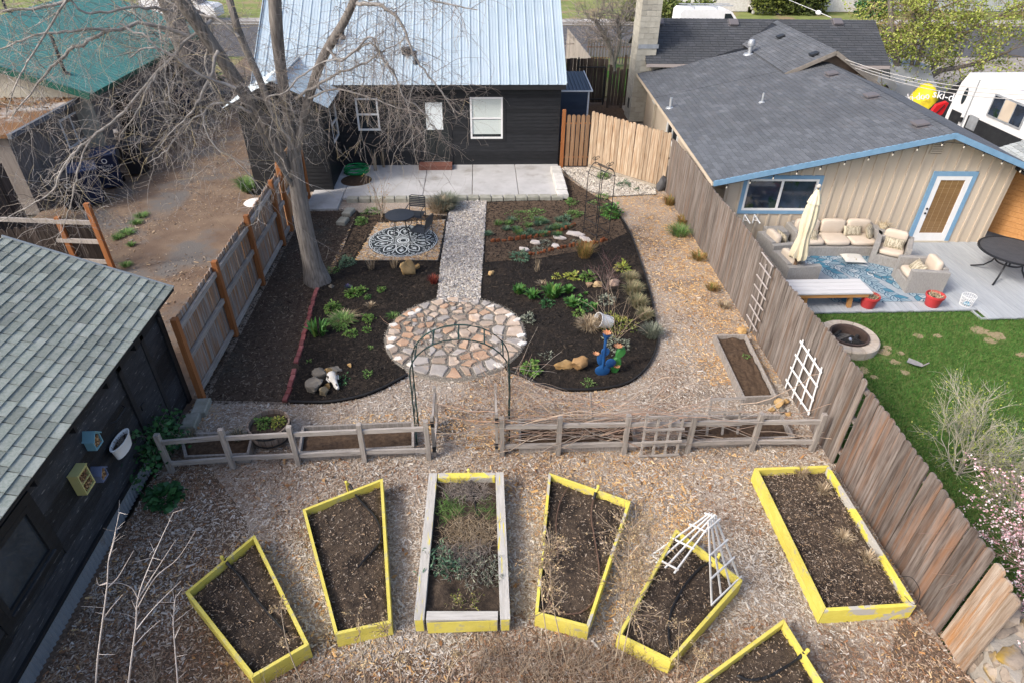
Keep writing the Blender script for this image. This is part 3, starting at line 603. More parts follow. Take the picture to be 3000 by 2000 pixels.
# ================================================================== SHINGLES
def shingles(parent,planes,mat_part,mat_rest,npart=0,name='shingle',joined='shingle_field'):
    # planes: (O, u along the eave, v up the slope, width, length, exposure, tab, clip(a,b)->bool)
    tabs=[]
    for (O,u,v,w,l,e,tw,clipf) in planes:
        O,u,v=Vector(O),Vector(u).normalized(),Vector(v).normalized(); nn=u.cross(v).normalized(); nn=nn if nn.z>0 else -nn
        r=0; b=0
        while b<l-.01:
            off=-(r*.137+random.uniform(0,.04))%tw-tw; a=off
            while a<w:
                t=tw*random.choice((.94,1.,1.06)); a0,a1=max(0,a),min(w,a+t)
                if a1-a0>.02:
                    b1=min(l,b+e*1.06)
                    if clipf is None or clipf((a0+a1)/2,b):
                        P_=lambda x,y,z:O+u*x+v*y+nn*z
                        g_=.007; h0=.017+random.uniform(0,.005)
                        tabs.append([P_(a0+g_,b,h0),P_(a1-g_,b,h0),P_(a1-g_,b1,.003),P_(a0+g_,b1,.003),P_(a0+g_,b,0),P_(a1-g_,b,0)])
                a+=t
            b+=e; r+=1
    FS=[(0,1,2,3),(0,4,5,1),(1,5,2),(0,3,4)]
    if npart:
        K=cam.matrix_world.inverted()
        def near(t):
            c=K@t[0]; ok=c.z<0 and abs(c.x/c.z)<.83 and abs(c.y/c.z)<.56
            return (0 if ok else 1, (t[0]-O0).length)
        tabs.sort(key=near)
    for t in tabs[:npart]:
        m=MB(); m.add(t,FS); m.build(name,mat_part,parent,fix=False)
    if tabs[npart:]:
        m=MB()
        for t in tabs[npart:]: m.add(t,FS)
        m.build(joined,mat_rest,parent,fix=False,kind='stuff')
# ================================================================== BLACK SHED (left)
sh=thing('black_shed','black plank shed with a green grey shingle roof and corrugated skirting','shed',(-7.8,6.5,0))
SX=-5.62; SY0,SY1=2.2,9.42; SEX,SEZ=-5.40,2.22; SRX,SRZ=-7.85,3.22
m=MB(); m.ext([(SX,SY0,-.1),(2*SRX-SX,SY0,-.1),(2*SRX-SX,SY0,2.1),(SRX,SY0,3.1),(SX,SY0,2.1)],(0,SY1-SY0,0)); m.build('wall',m_blkold,sh)
px_=Plane((SX,0,0),(0,1,0),(1,0,0))
siding(px_,sh,m_blkold,(SY0,SY1-.1),.34,2.12,.19,[(4.28,5.5,.86,1.92),(7.85,8.75,0,1.95)],name='plank',t=.02)
siding(px_,sh,m_blkold,(8.75,SY1-.1),.08,.34,.17,(),name='plank',t=.02)
m=MB(); m.box(SX,SY1-.1,0,SX+.05,SY1+.02,2.15); m.box(SX-.1,SY1,0,SX+.05,SY1+.03,2.15); m.build('corner_board',m_blk,sh)
for r in ((7.85,.02,7.95,2.0),(8.65,.02,8.75,2.0),(7.85,1.9,8.75,2.0)): px_.box(m:=MB(),r[0],r[1],0,r[2],r[3],.045); m.build('door_trim',m_blk,sh)
px_.box(m:=MB(),7.95,.04,0,8.65,1.9,.03); d=m.build('door',m_blkold,sh)
px_.box(m:=MB(),8.02,.98,.03,8.12,1.08,.05); m.build('latch',m_dkmetal,d)
m=MB(); m.tube([px_.P(7.25,1.42,.03),px_.P(7.3,1.42,.1),px_.P(7.6,1.42,.1),px_.P(7.65,1.42,.03)],.012,5); m.build('handle',m_iron,sh)
window(px_,sh,4.4,.98,5.38,1.82,m_blk,glass('shed_glass',(.03,.035,.038)),None,.12,m_blk,fw=.07)
px_.box(m:=MB(),4.44,.97,.03,5.36,1.0,.06); m.build('sill',m_blkold,sh)
m=MB(); yy=SY0; pr=[]
while yy<7.75: pr.append((SX+.035+.012*math.cos(yy/.076*2*math.pi),yy)); yy+=.019
m.add([(x,y,.0) for x,y in pr]+[(x+.01,y,.33) for x,y in pr],[(i,i+1,len(pr)+i+1,len(pr)+i) for i in range(len(pr)-1)])
m.build('corrugated_skirt',M('corrugated_steel',(.27,.30,.33),(.36,.39,.42),sc=2,rough=.5,metal=.5,c3=(.2,.17,.14),sc3=2,lo3=.6,hi3=.75),sh,fix=False)
px_.box(m:=MB(),SY0,.31,.02,7.8,.37,.06); m.build('skirt_batten',m_blk,sh)
for k in range(7):
    y=9.2-k*.92; m=MB(); m.bar((SX-.05,y,2.08),(SEX-.04,y,2.08-.0),.05,.12); m.build('rafter_end',m_blk,sh)
vS=Vector((SRX-SEX,0,SRZ-SEZ)); Ls=vS.length
m=MB(); m.ext([(SEX,SY0,SEZ-.012),(SRX,SY0,SRZ-.012),(SRX,SY0,SRZ-.06),(SEX,SY0,SEZ-.05)],(0,9.8-SY0,0)); rd=m.build('roof_deck',m_blk,sh)
m=MB(); m.ext([(2*SRX-SEX,SY0,SEZ-.012),(SRX,SY0,SRZ-.01),(SRX,SY0,SRZ-.06),(2*SRX-SEX,SY0,SEZ-.06)],(0,9.8-SY0,0)); m.build('rear_roof',m_shni,sh)
m=MB(); m.bar((SEX,9.81,SEZ),(SRX,9.81,SRZ+.01),.03,.06,(0,0,1)); m.build('drip_edge',M('alloy_edge',(.30,.34,.36),rough=.5,metal=.4),sh)
shingles(sh,[((SEX,SY0,SEZ),(0,1,0),vS,9.8-SY0,Ls,.138,.30,lambda a,b:True)],m_shn,m_shni,290)
for i,(x,y,l) in enumerate(((-5.33,9.12,.42),(-5.38,8.72,.40))):
    m=MB(); m.cbox((x+.06,y,.06),(.13,l/2,.07),R(4),.02); tag(m.build('step_block',m_mossblock),'mossy concrete block by the black shed door, '+('against the rust brown fence post' if i==0 else 'nearer the rail fence'),'block','blocks by the shed door')
# insect hotels and planter on the shed wall
def bee_house(name,y,z,w,h,dp,mbody,mfill,label,peak=True,shelf=False):
    t=thing(name,label,'insect hotel',(SX+.025,y,z)); x0=SX+.026; m=MB()
    hw=w/2; pts=[(x0,y-hw,z),(x0,y+hw,z),(x0,y+hw,z+h*.62),(x0,y,z+h),(x0,y-hw,z+h*.62)] if peak else [(x0,y-hw,z),(x0,y+hw,z),(x0,y+hw,z+h),(x0,y-hw,z+h)]
    c=Vector((x0,y,z+h*.45)); inner=[tuple(c+(Vector(p)-c)*.84) for p in pts]; n=len(pts)
    v=pts+[(p[0]+dp,p[1],p[2]) for p in pts]+[(p[0]+dp,p[1],p[2]) for p in inner]+[(p[0]+dp*.25,p[1],p[2]) for p in inner]
    m.add(v,[tuple(range(n))]+[(k*n+i,k*n+(i+1)%n,(k+1)*n+(i+1)%n,(k+1)*n+i) for k in range(3) for i in range(n)]+[tuple(range(3*n,4*n))])
    m.build('case',mbody,t)
    m=MB()
    for k in range(60):
        yy=y+random.uniform(-.8,.8)*hw*.92; zz=z+random.uniform(.08,.85)*h
        if peak and (zz-z)/h>.62 and abs(yy-y)>hw*(1-((zz-z)/h-.62)/.38)*.7: continue
        r=random.uniform(.008,.017); m.tube([(x0+dp*.25,yy,zz),(x0+dp*random.uniform(.8,.95),yy,zz)],r,6)
    m.build('cane_tubes',mfill,t,kind='stuff')
    if shelf: m=MB(); m.box(x0+dp*.2,y-hw*.86,z+h*.48,x0+dp,y+hw*.86,z+h*.52); m.build('shelf',mbody,t)
    m=MB()
    if peak: m.bar((x0+dp*.55,y-hw*1.15,z+h*.6),(x0+dp*.55,y,z+h*1.04),dp*1.3,.014,(0,0,1)); m.bar((x0+dp*.55,y+hw*1.15,z+h*.6),(x0+dp*.55,y,z+h*1.04),dp*1.3,.014,(0,0,1))
    else: m.box(x0,y-hw*1.05,z+h,x0+dp*1.1,y+hw*1.05,z+h+.014)
    m.build('roof',mbody,t)
m_cane=M('cane',(.1,.1,.1),isl=[(.34,.2,.09),(.24,.13,.06),(.42,.27,.14),(.15,.08,.04)],rough=.9)
bee_house('insect_hotel',6.72,1.48,.19,.27,.13,M('pale_blue_paint',(.16,.33,.40),(.19,.38,.45),sc=5,rough=.7),m_cane,'pale blue peaked insect hotel high on the black shed wall')
bee_house('insect_hotel',6.22,1.16,.24,.36,.13,M('pale_yellow_paint',(.46,.42,.16),(.50,.46,.2),sc=5,rough=.7),m_cane,'yellow box shaped insect hotel with two compartments on the black shed wall',False,True)
bee_house('insect_hotel',6.55,1.0,.16,.23,.12,M('dull_blue_paint',(.13,.16,.26),(.17,.2,.3),sc=5,rough=.7),m_cane,'small dull blue insect hotel with an orange front, lowest on the black shed wall')
tp=thing('wall_planter','white oval planter trough hanging on the black shed wall','planter',(SX+.13,7.13,1.02)); m=MB()
def oval(r,z,n=24): return [(SX+.14+.085*r*math.cos(2*math.pi*k/n),7.13+(.24*r)*math.sin(2*math.pi*k/n)*(1),z) for k in range(n)]
rings=[oval(.82,.98),oval(1,1.18),oval(1.06,1.19),oval(1.06,1.2),oval(.94,1.2),oval(.85,1.1)]; m.add(sum(rings,[]),[(k*24+i,k*24+(i+1)%24,(k+1)*24+(i+1)%24,(k+1)*24+i) for k in range(5) for i in range(24)]+[tuple(range(23,-1,-1))]); m.build('trough',m_white,tp,smooth=True)
m=MB(); m.poly(oval(.88,1.13)); m.build('soil',m_bedsoil,tp); m=MB()
for k in range(40):
    a=random.uniform(0,6.28); r=random.uniform(0,.8); x,y=SX+.14+.085*r*math.cos(a),7.13+.24*r*math.sin(a); m.tube([(x,y,1.12),(x+random.uniform(-.04,.04),y+random.uniform(-.04,.04),1.2)],.004,3)
m.build('dry_stems',m_twigd,tp)
# ================================================================== TAN HOUSE (right)
th=thing('tan_house','tan board and batten house with grey shingle roofs, blue trim and a block chimney','house',(11.7,15.62,-.1),R(-2.0))
TM=wm(th); TU=TM.to_3x3()@Vector((1,0,0)); TV=TM.to_3x3()@Vector((0,1,0)); TO=Vector((11.7,15.62,-.1))
def T(x,y,z): return TO+TU*x+TV*y+Vector((0,0,z))
LX,RXT=-5.75,2.75; LZ,PZ=1.93,3.20; sl_l=(PZ-LZ)/(-LX+.0); sl_r=.36; REZ=PZ-sl_r*RXT
wl_,wr_=-5.25,2.30
m=MB(); m.ext([T(wl_,0,-.1),T(wr_,0,-.1),T(wr_,0,PZ-sl_r*wr_-.05),T(0,0,PZ-.06),T(wl_,0,PZ+sl_l*wl_-.05)],TV*11.2); m.build('wall',m_tan,th)
pt_=Plane(T(0,0,0),TU,-TV)
wa0,wa1,wb0,wb1=-4.72,-2.83,.98,1.86; da0,da1=.12,1.30
a=wl_+.1
while a<wr_:
    top=(PZ+sl_l*a if a<0 else PZ-sl_r*a)-.08; segs=[(.02,top)]
    if wa0-.1<a<wa1+.1: segs=[(.02,wb0-.1),(wb1+.1,top)]
    if da0<a<da1: segs=[(2.12,top)]
    if -.22<a<.1: segs=[(.02,min(top,2.55))]
    for s0,s1 in segs:
        if s1-s0>.08: pt_.box(m:=MB(),a-.03,s0,0,a+.03,s1,.028); m.build('batten',m_tan,th,fix=False)
    a+=.305
window(pt_,th,wa0,wb0,wa1,wb1,m_white,m_glassb,'v',.1,m_bluetrim,fw=.055)
for r in ((da0,0,da0+.12,2.09),(da1-.12,0,da1,2.09),(da0+.12,1.97,da1-.12,2.09)): pt_.box(m:=MB(),r[0],r[1],0,r[2],r[3],.04); m.build('door_trim',m_bluetrim,th)
d0,d1=da0+.12,da1-.12; m=MB()
for r in ((d0,.1,d0+.14,1.97),(d1-.14,.1,d1,1.97),(d0+.14,.1,d1-.14,.33),(d0+.14,1.86,d1-.14,1.97)): pt_.box(m,r[0],r[1],0,r[2],r[3],.035)
dd=m.build('door',m_white,th)
pt_.box(m:=MB(),d0+.14,.33,.005,d1-.14,1.86,.016); m.build('glazed_pane',M('bamboo_blind',(.16,.085,.03),(.28,.17,.075),sc=3,st=(.5,.5,40),rough=.25,spec=.6),dd)
for k in range(1,4):
    x=d0+.14+(d1-d0-.28)*k/4; pt_.box(m:=MB(),x-.003,.34,.016,x+.003,1.85,.02); m.build('glazing_bar',M('bar_tan',(.36,.26,.14)),dd)
for z in (.93,1.06): m=MB(); m.sphere(pt_.P(d0+.07,z,.06),.03,8,6); m.build('knob',m_dkmetal,dd,smooth=True)
m=MB(); pt_.box(m,da0,-.02,0,da1,.1,.05); m.build('foundation_strip',m_tanb,th)
m=MB(); pt_.box(m,-.20,2.55,0,-.18,3.05,.035); pt_.box(m,.12,2.55,0,.14,3.05,.035)
lv=m.build('gable_louver',m_tan,th)
m=MB(); pt_.box(m,-.18,2.55,0,.12,3.03,.004); m.build('slat_shade_backing',M('opening_shade',(.004,.004,.004)),lv)  # near-black sheet paints the shade between the louver slats
for k in range(8):
    z=2.57+k*.06; m=MB(); m.hexa([pt_.P(-.18,z,.035),pt_.P(.12,z,.035),pt_.P(.12,z,.025),pt_.P(-.18,z,.025)],[pt_.P(-.18,z+.042,.014),pt_.P(.12,z+.042,.014),pt_.P(.12,z+.042,.006),pt_.P(-.18,z+.042,.006)]); m.build('slat',m_tan,lv)
OH=-.4
def roofslab(p0,p1,vec,th_=.08): 
    m=MB(); m.ext([p0,p1,p1-Vector((0,0,th_)),p0-Vector((0,0,th_))],vec); return m
roofslab(T(LX,OH,LZ-.01),T(0,OH,PZ-.01),TV*(7.0-OH)).build('roof_deck',m_blk,th)
roofslab(T(LX,7.0,LZ-.01),T(-.3,7.0,PZ-.01-.3*sl_l),TV*4.4).build('roof_deck',m_blk,th)
roofslab(T(RXT,OH,REZ-.01),T(0,OH,PZ-.01),TV*(7.4-OH)).build('roof_deck',m_blk,th)
m=MB(); m.bar(T(LX,OH-.02,LZ-.05),T(0.01,OH-.02,PZ-.05),.035,.14,(0,0,1)); m.bar(T(RXT,OH-.02,REZ-.05),T(0,OH-.02,PZ-.05),.035,.14,(0,0,1)); m.build('rake_board',m_bluetrim,th)
m=MB(); m.bar(T(LX-.01,OH,LZ-.07),T(LX-.01,11.2,LZ-.07),.03,.1); m.build('eave_board',m_tan,th)
# upper roof: steeper gable further back
UX,UY,UZ=.05,6.95,3.62; ul,ur=.46,.58
UL=1.55; URX=2.6
roofslab(T(UX-UL,UY,UZ-UL*ul-.01),T(UX,UY,UZ-.01),TV*6).build('upper_roof_deck',m_blk,th)
roofslab(T(UX+URX,UY,UZ-URX*ur-.01),T(UX,UY,UZ-.01),TV*6).build('upper_roof_deck',m_blk,th)
m=MB(); m.bar(T(UX-UL,UY-.02,UZ-UL*ul-.05),T(UX,UY-.02,UZ-.05),.035,.13,(0,0,1)); m.bar(T(UX+URX,UY-.02,UZ-URX*ur-.05),T(UX,UY-.02,UZ-.05),.035,.13,(0,0,1)); m.build('upper_rake_board',M('drab_trim',(.20,.18,.15),(.26,.23,.2),sc=4),th)
m=MB(); m.ext([T(UX-.9,UY+.4,PZ-.3),T(UX+2.3,UY+.4,1.9),T(UX+2.3,UY+.4,2.3),T(UX,UY+.4,UZ-.1)],TV*.1); m.build('upper_gable_wall',M('drab_wall',(.19,.14,.11),(.25,.19,.15),sc=3),th)
m=MB(); m.ext([T(1.2,7.2,-.1),T(2.5,7.2,-.1),T(2.5,7.2,2.2),T(1.2,7.2,2.9)],TV*5.6); m.build('side_wall',m_tan,th)
# back wing: ridge along x
BY,BZ,BEY,BEZ=13.0,3.62,10.75,2.36
m=MB(); m.ext([T(wl_,BEY+.3,-.1),T(wl_,15.2,-.1),T(wl_,15.2,2.3),T(wl_,BY,BZ-.1),T(wl_,BEY+.3,BEZ-.05)],TU*9.3); m.build('back_wall',m_tanb,th)
m=MB(); m.ext([T(-5.5,BEY,BEZ-.01),T(-5.5,BY,BZ-.01),T(-5.5,BY,BZ-.09),T(-5.5,BEY,BEZ-.1)],TU*9.7); m.build('back_roof_deck',m_blk,th)
m=MB(); m.ext([T(-5.5,2*BY-BEY,BEZ-.01),T(-5.5,BY,BZ-.01),T(-5.5,BY,BZ-.09),T(-5.5,2*BY-BEY,BEZ-.1)],TU*9.7); m.build('back_roof_rear',m_shd,th)
m=MB(); m.bar(T(-5.5,BEY-.02,BEZ-.06),T(4.2,BEY-.02,BEZ-.06),.03,.12); m.build('back_eave_board',M('pinkish_trim',(.4,.35,.32)),th)
Z3=Vector((0,0,1))
vL=(TU*(-LX)+Z3*(PZ-LZ)); vR=(-TU*RXT+Z3*(PZ-REZ)); vUL=(TU*UL+Z3*(UL*ul)); vUR=(-TU*URX+Z3*URX*ur); vB=(TV*(BY-BEY)+Z3*(BZ-BEZ))
planes=[(T(LX-.03,OH-.03,LZ),TV,vL,7.4-OH,vL.length,.14,.31,None),
 (T(LX-.03,7.4,LZ),TV,vL,3.55,vL.length,.14,.31,lambda a,b:b*vL.normalized().z+LZ<3.0),
 (T(UX-UL-.03,UY-.02,UZ-UL*ul),TV,vUL,5.2,vUL.length+.03,.14,.31,None)]
shingles(th,planes,m_shg,m_shgi,300)
shingles(th,[(T(RXT,OH-.03,REZ),TV,vR,7.4-OH,vR.length,.14,.31,None),(T(UX+URX,UY-.02,UZ-URX*ur),TV,vUR,5.5,vUR.length,.14,.31,None)],m_shg,m_shgi,0,joined='far_slope_shingles')
shingles(th,[(T(-5.52,BEY-.02,BEZ),TU,vB,9.75,vB.length+.02,.14,.31,None)],m_shg,m_shd,0,joined='back_roof_shingles')
m=MB()
for (y0,y1,xx_,zz_,sl1,sl2) in ((OH,6.9,0,PZ,sl_l,sl_r),(UY,12.6,UX,UZ,ul,ur)):
    y=y0
    while y<y1:
        m.add([T(xx_-.17,y,zz_-.17*sl1+.022),T(xx_,y,zz_+.03),T(xx_+.17,y,zz_-.17*sl2+.022),T(xx_+.17,y+.19,zz_-.17*sl2+.012),T(xx_,y+.19,zz_+.02),T(xx_-.17,y+.19,zz_-.17*sl1+.012)],[(0,1,4,5),(1,2,3,4)]); y+=.18
m.build('ridge_shingles',m_shgi,th,fix=False,kind='stuff')
m=MB()
for k in range(54):
    x=-5.5+k*.18; m.add([T(x,BY-.15,BZ-.15*.56+.025),T(x+.19,BY-.15,BZ-.15*.56+.018),T(x+.19,BY,BZ+.02),T(x,BY,BZ+.03),T(x+.19,BY+.15,BZ-.08),T(x,BY+.15,BZ-.08)],[(0,1,2,3),(3,2,4,5)])
m.build('back_ridge_shingles',m_shd,th,fix=False,kind='stuff')
def onT(px,py,O,v,nrm):
    d=ray(px,py); t=(O-O0).dot(nrm)/d.dot(nrm); return O0+d*t
nL=TV.cross(vL).normalized(); nL=nL if nL.z>0 else -nL
nB=TU.cross(vB).normalized(); nB=nB if nB.z>0 else -nB
nUL=TV.cross(vUL).normalized(); nUL=nUL if nUL.z>0 else -nUL
m_vent=M('roof_vent',(.13,.12,.125),rough=.6)
def rvent(q,nrm,up,s=.17,mat=m_vent):
    up=up.normalized(); sd=up.cross(nrm).normalized(); m=MB(); P_=lambda a,b,c:q+sd*a+up*b+nrm*c
    m.hexa([P_(-s*1.25,-s*1.2,.015),P_(s*1.25,-s*1.2,.015),P_(s*1.25,s*1.2,.015),P_(-s*1.25,s*1.2,.015)],[P_(-s*1.25,-s*1.2,.022),P_(s*1.25,-s*1.2,.022),P_(s*1.25,s*1.2,.022),P_(-s*1.25,s*1.2,.022)])
    m.hexa([P_(-s*.8,-s*.8,.02),P_(s*.8,-s*.8,.02),P_(s*.8,s*.8,.02),P_(-s*.8,s*.8,.02)],[P_(-s*.8,-s*.8,.09),P_(s*.8,-s*.8,.09),P_(s*.8,s*.8,.07),P_(-s*.8,s*.8,.07)])
    m.hexa([P_(-s,-s*1.05,.08),P_(s,-s*1.05,.08),P_(s,s,.07),P_(-s,s,.07)],[P_(-s*.93,-s*.97,.125),P_(s*.93,-s*.97,.125),P_(s*.9,s*.9,.10),P_(-s*.9,s*.9,.10)])
    m.build('roof_vent',mat,th)
for (px,py) in ((2437,222),(2552,287),(2695,370)): rvent(onT(px,py,T(0,0,PZ),vL,nL),nL,vL)
for (px,py) in ((2288,112),(2386,164)): rvent(onT(px,py,T(UX,UY,UZ),vUL,nUL),nUL,vUL,.14,m_dkmetal)
for (px,py) in ((1930,68),(2148,70),(2452,68)): rvent(onT(px,py,T(0,BY,BZ),vB,nB),nB,vB,.19)
def pipe(px,py,h,r,mat,cap=False):
    q=onT(px,py,T(0,0,PZ),vL,nL); m=MB(); m.lathe([(r*3.2,-.04),(r*2.6,.03),(r*1.15,.05),(r,.05),(r,h),(0,h)],tuple(q),12)
    if cap: m.lathe([(r,h),(r*1.7,h+.03),(r*1.9,h+.14),(r*1.3,h+.24),(0,h+.27)],tuple(q),12)
    m.build('flue_pipe',mat,th,smooth=True)
m_galv=M('galvanised',(.50,.53,.55),(.38,.40,.42),sc=5,rough=.45,metal=.5)
pipe(2195,160,.28,.075,m_galv,True); pipe(1963,318,.34,.05,m_galv); pipe(2232,302,.3,.035,m_galv)
# block chimney
ch=T(0,0,0); cx0,cx1,cy0,cy1=6.22,7.0,26.9,28.0; zt=4.7
m=MB(); m.box(cx0+.012,cy0+.012,-.1,cx1-.012,cy1-.012,zt-.02); chim=m.build('chimney',M('mortar',(.40,.38,.33),(.34,.32,.28),sc=5),th)
m_cblk=M('chimney_block',(.45,.43,.36),(.37,.35,.29),sc=5,rough=.95,rnd=.12,bump=.4,bsc=30,c3=(.28,.27,.24),sc3=1.5,lo3=.58,hi3=.7)
z=-.1; r_=0
while z<zt-.05:
    h=.195; zz1=min(z+h,zt)
    xs_=[cx0,cx0+.39,cx1] if r_%2 else [cx0,cx0+.2,cx0+.58,cx1]
    for a,b in zip(xs_,xs_[1:]):
        m=MB(); m.box(a+.004,cy0,z+.004,b-.004,cy0+.03,zz1-.004); m.build('block',m_cblk,chim,fix=False)
    ys=[cy0+.032,cy0+.4,cy0+.79,cy1] if r_%2 else [cy0+.032,cy0+.2,cy0+.6,cy1]
    for a,b in zip(ys,ys[1:]):
        m=MB(); m.box(cx0,a+.004,z+.004,cx0+.03,b-.004,zz1-.004); m.build('block',m_cblk,chim,fix=False)
    z+=.2; r_+=1
m=MB(); m.box(cx0-.04,cy0-.04,zt,cx1+.04,cy1+.04,zt+.06); m.build('cap',m_mossblock,chim)
m=MB(); m.lathe([(.16,0),(.16,.35),(.12,.35),(.12,.1),(0,.1)],((cx0+cx1)/2+.05,(cy0+cy1)/2,zt+.06),14); m.build('flue',M('clay',(.45,.24,.12)),chim)
m=MB(); m.box(cx0+.03,cy0-.012,2.75,cx1+.06,cy0-.002,2.9); m.build('flashing',m_galv,chim)
m=MB(); m.box(cx0-.012,cy0+.35,.35,cx0,cy0+.6,.75); m.build('clean_out',m_iron,chim)
# left wall of the tan house: window and meter boxes
pw=Plane(T(wl_,0,0),TV,-TU)
window(pw,th,5.4,.75,7.0,1.62,m_white,m_glass,'v',.07,m_white)
m=MB(); pw.box(m,8.9,1.3,0,9.4,1.7,.14); pw.box(m,8.95,1.85,0,9.5,1.93,.3); m.build('meter_box',m_whitew,th)
m=MB()
for k in range(3): m.tube([pw.P(9.0+k*.13,1.3,.06),pw.P(9.0+k*.13,-.1,.06)],.016,5)
m.build('conduit',m_tanb,th)
sg=thing('string_lights','string of small round bulbs hung along the blue gable edge of the tan house','lights',T(0,OH-.06,2.9))
pts=[]; bl=[]
for k in range(15):
    x=LX+.35+k*.57
    if x>RXT: break
    z=(PZ+sl_l*x if x<0 else PZ-sl_r*x)-.13; pts.append(T(x,OH-.05,z)); bl.append((x,z))
m=MB(); m.tube(pts,.008,4); m.build('cable',m_iron,sg)
for x,z in bl:
    q=T(x,OH-.06,z); m=MB(); m.lathe([(0,0),(.016,0),(.018,-.05),(0,-.052)],tuple(q),8); b=m.build('socket',m_iron,sg)
    m=MB(); m.lathe([(.010,-.05),(.022,-.075),(.019,-.1),(0,-.11)],tuple(q),8); m.build('bulb',M('bulb_glass',(.48,.45,.38),rough=.2,spec=.6),b,smooth=True)
for k,x in enumerate((-4.6,-4.33)):
    q=T(x,0,.86); br=thing('shelf_bracket','white folding shelf bracket below the tan house window, '+('left one of the pair' if k==0 else 'right one of the pair'),'bracket',q,0,'white brackets below the window')
    m=MB(); m.bar(q-TV*.04-Z3*.26,q-TV*.04,.03,.02,(0,1,0)); m.bar(q-TV*.04,q-TV*.3-Z3*.14+TU*.1,.03,.02); m.bar(q-TV*.04-Z3*.16,q-TV*.2-Z3*.1+TU*.06,.02,.015); m.build('arm',m_white,br)
# wires to the tan house
wr=thing('service_wires','three grey overhead wires sagging from the upper gable to the right','wires',T(UX+.3,UY,UZ-.2))
for k in range(3):
    A_=T(UX+.35+k*.2,UY-.06,UZ-.25-k*.13); B_=ay(3150,262+k*14,19.5); m=MB(); m.tube([A_.lerp(B_,t/10)-Z3*(.35*4*(t/10)*(1-t/10)) for t in range(11)],.012,4); m.build('wire',M('wire',(.5,.48,.45)),wr)
# street cable at top
m=MB(); A_=ay(2310,0,45); B_=ay(2435,52,31); m.tube([A_,B_],.015,4); m.sphere(ay(2398,38,34),.18,8,6,(.6,1.4,.6)); tag(m.build('street_cable',m_white),'pale cable with a white sleeve crossing behind the back roof ridge','cable')
# ================================================================== FAR LEFT BUILDINGS
gb=thing('green_roof_garage','grey board sided outbuilding with a ribbed green metal roof','garage',(-16,25,0))
e0=at(262,283,2.45); e1=at(545,130,2.45)                     # eave corners
GX=-12.2; gy0,gy1=e0.y,e1.y+3; 
m=MB(); m.ext([(GX-.25,gy0+.35,-.1),(GX-9,gy0+.35,-.1),(GX-9,gy0+.35,2.4),(GX-4.6,gy0+.35,3.9),(GX-.25,gy0+.35,2.4)],(0,gy1-gy0-.35,0)); m.build('wall',M('pale_gable',(.42,.40,.33),(.36,.34,.28),sc=3),gb)
roof_panels(gb,(GX,gy0,2.5),(0,1,0),Vector((-4.6,0,1.55)),gy1-gy0,4.86,.23,m_green,rib=.02)
m=MB(); m.bar((GX,gy0-.02,2.45),(GX-4.6,gy0-.02,4.0),.05,.2,(0,0,1)); m.bar((GX+.02,gy0,2.44),(GX+.02,gy1,2.44),.05,.14); m.build('green_trim',m_greentrim,gb)
m=MB(); m.ext([(GX-9.2,gy0,2.5),(GX-4.6,gy0,4.05),(GX-4.6,gy0,4.0),(GX-9.2,gy0,2.45)],(0,gy1-gy0,0)); m.build('rear_roof',m_green,gb)
pgw=Plane((GX-.24,0,0),(0,1,0),(1,0,0))
yb=gy0+.4
while yb<gy1: pgw.box(m:=MB(),yb,-.1,0,yb+.195,2.35,.02); m.build('siding_board',m_greyw,gb,fix=False); yb+=.2
pgw.box(m:=MB(),gy0+1.6,0,.03,gy0+2.6,1.9,.05); m.build('doorway',M('opening_shade',(.004,.004,.004)),gb)  # flat black panel; the unlit inside of the doorway is painted on
m=MB(); m.bar(at(360,470,.1),at(330,390,1.6)+Vector((0,.2,0)),.12,.12); m.build('post',m_gw,gb)
for (px,py,h) in ((187,205,1.2),(60,130,.9),(150,40,1.0)):
    q=at(px,py,3.0); q=Vector((q.x,q.y,2.5+(GX-q.x)*.337)); m=MB(); m.tube([q,q+Vector((0,0,h))],.05,8); m.lathe([(.16,-.02),(.06,.08)],tuple(q),10); m.build('stove_pipe',m_dkmetal,gb,smooth=True)
la=thing('leafy_roof_annex','grey sided annex with a flat roof covered in brown leaves','building',(-14,20,0))
f0=at(228,275,2.3); f1=at(33,398,2.3); AX=(f0.x+f1.x)/2+.0
m=MB(); m.box(AX-7,f1.y+.2,-.1,AX-.15,f0.y+1.2,2.22); m.build('wall',m_greyw,la)
pla=Plane((AX-.15,0,0),(0,1,0),(1,0,0)); yb=f1.y+.2
while yb<f0.y+1.2: pla.box(m:=MB(),yb,-.1,0,yb+.17,2.2,.018); m.build('siding_board',m_greyw,la,fix=False); yb+=.175
m=MB(); m.box(AX-7.2,f1.y,2.22,AX+.05,f0.y+1.1,2.32); m.build('roof',M('leaf_roof',(.30,.27,.24),(.36,.33,.30),sc=2,c3=(.17,.085,.035),sc3=.9,lo3=.38,hi3=.5,glob=True,bump=.6,bsc=25),la)
m=MB(); m.box(AX+.05,f1.y,2.2,AX+.16,f0.y+1.1,2.33); m.build('gutter',M('gutter',(.13,.14,.155),rough=.5),la)
N_=2600; lx=rng.uniform(AX-6,AX-.15,N_); ly=rng.uniform(f1.y+.3,f0.y+.8,N_); k_=vnoise(lx,ly,.9)>.42; lx,ly=lx[k_],ly[k_]; T_=np.stack([lx,ly,np.full(len(lx),2.335)],-1)
leafv=[(-.5,0,0),(0,-.28,.06),(.5,0,.02),(0,.28,.08)]; leaff=[(0,1,2,3)]
V,F=inst_mesh(np.array(leafv)*.1,leaff,T_,rots(rng.uniform(0,6.28,len(lx)),rng.normal(0,.5,len(lx)),rng.normal(0,.5,len(lx))))
np_mesh('dry_leaves',V,F,M('dry_leaf',(.1,.1,.1),isl=[(.28,.15,.06),(.20,.10,.045),(.36,.22,.10),(.12,.07,.04),(.30,.2,.12)],rough=.9),la,'stuff')
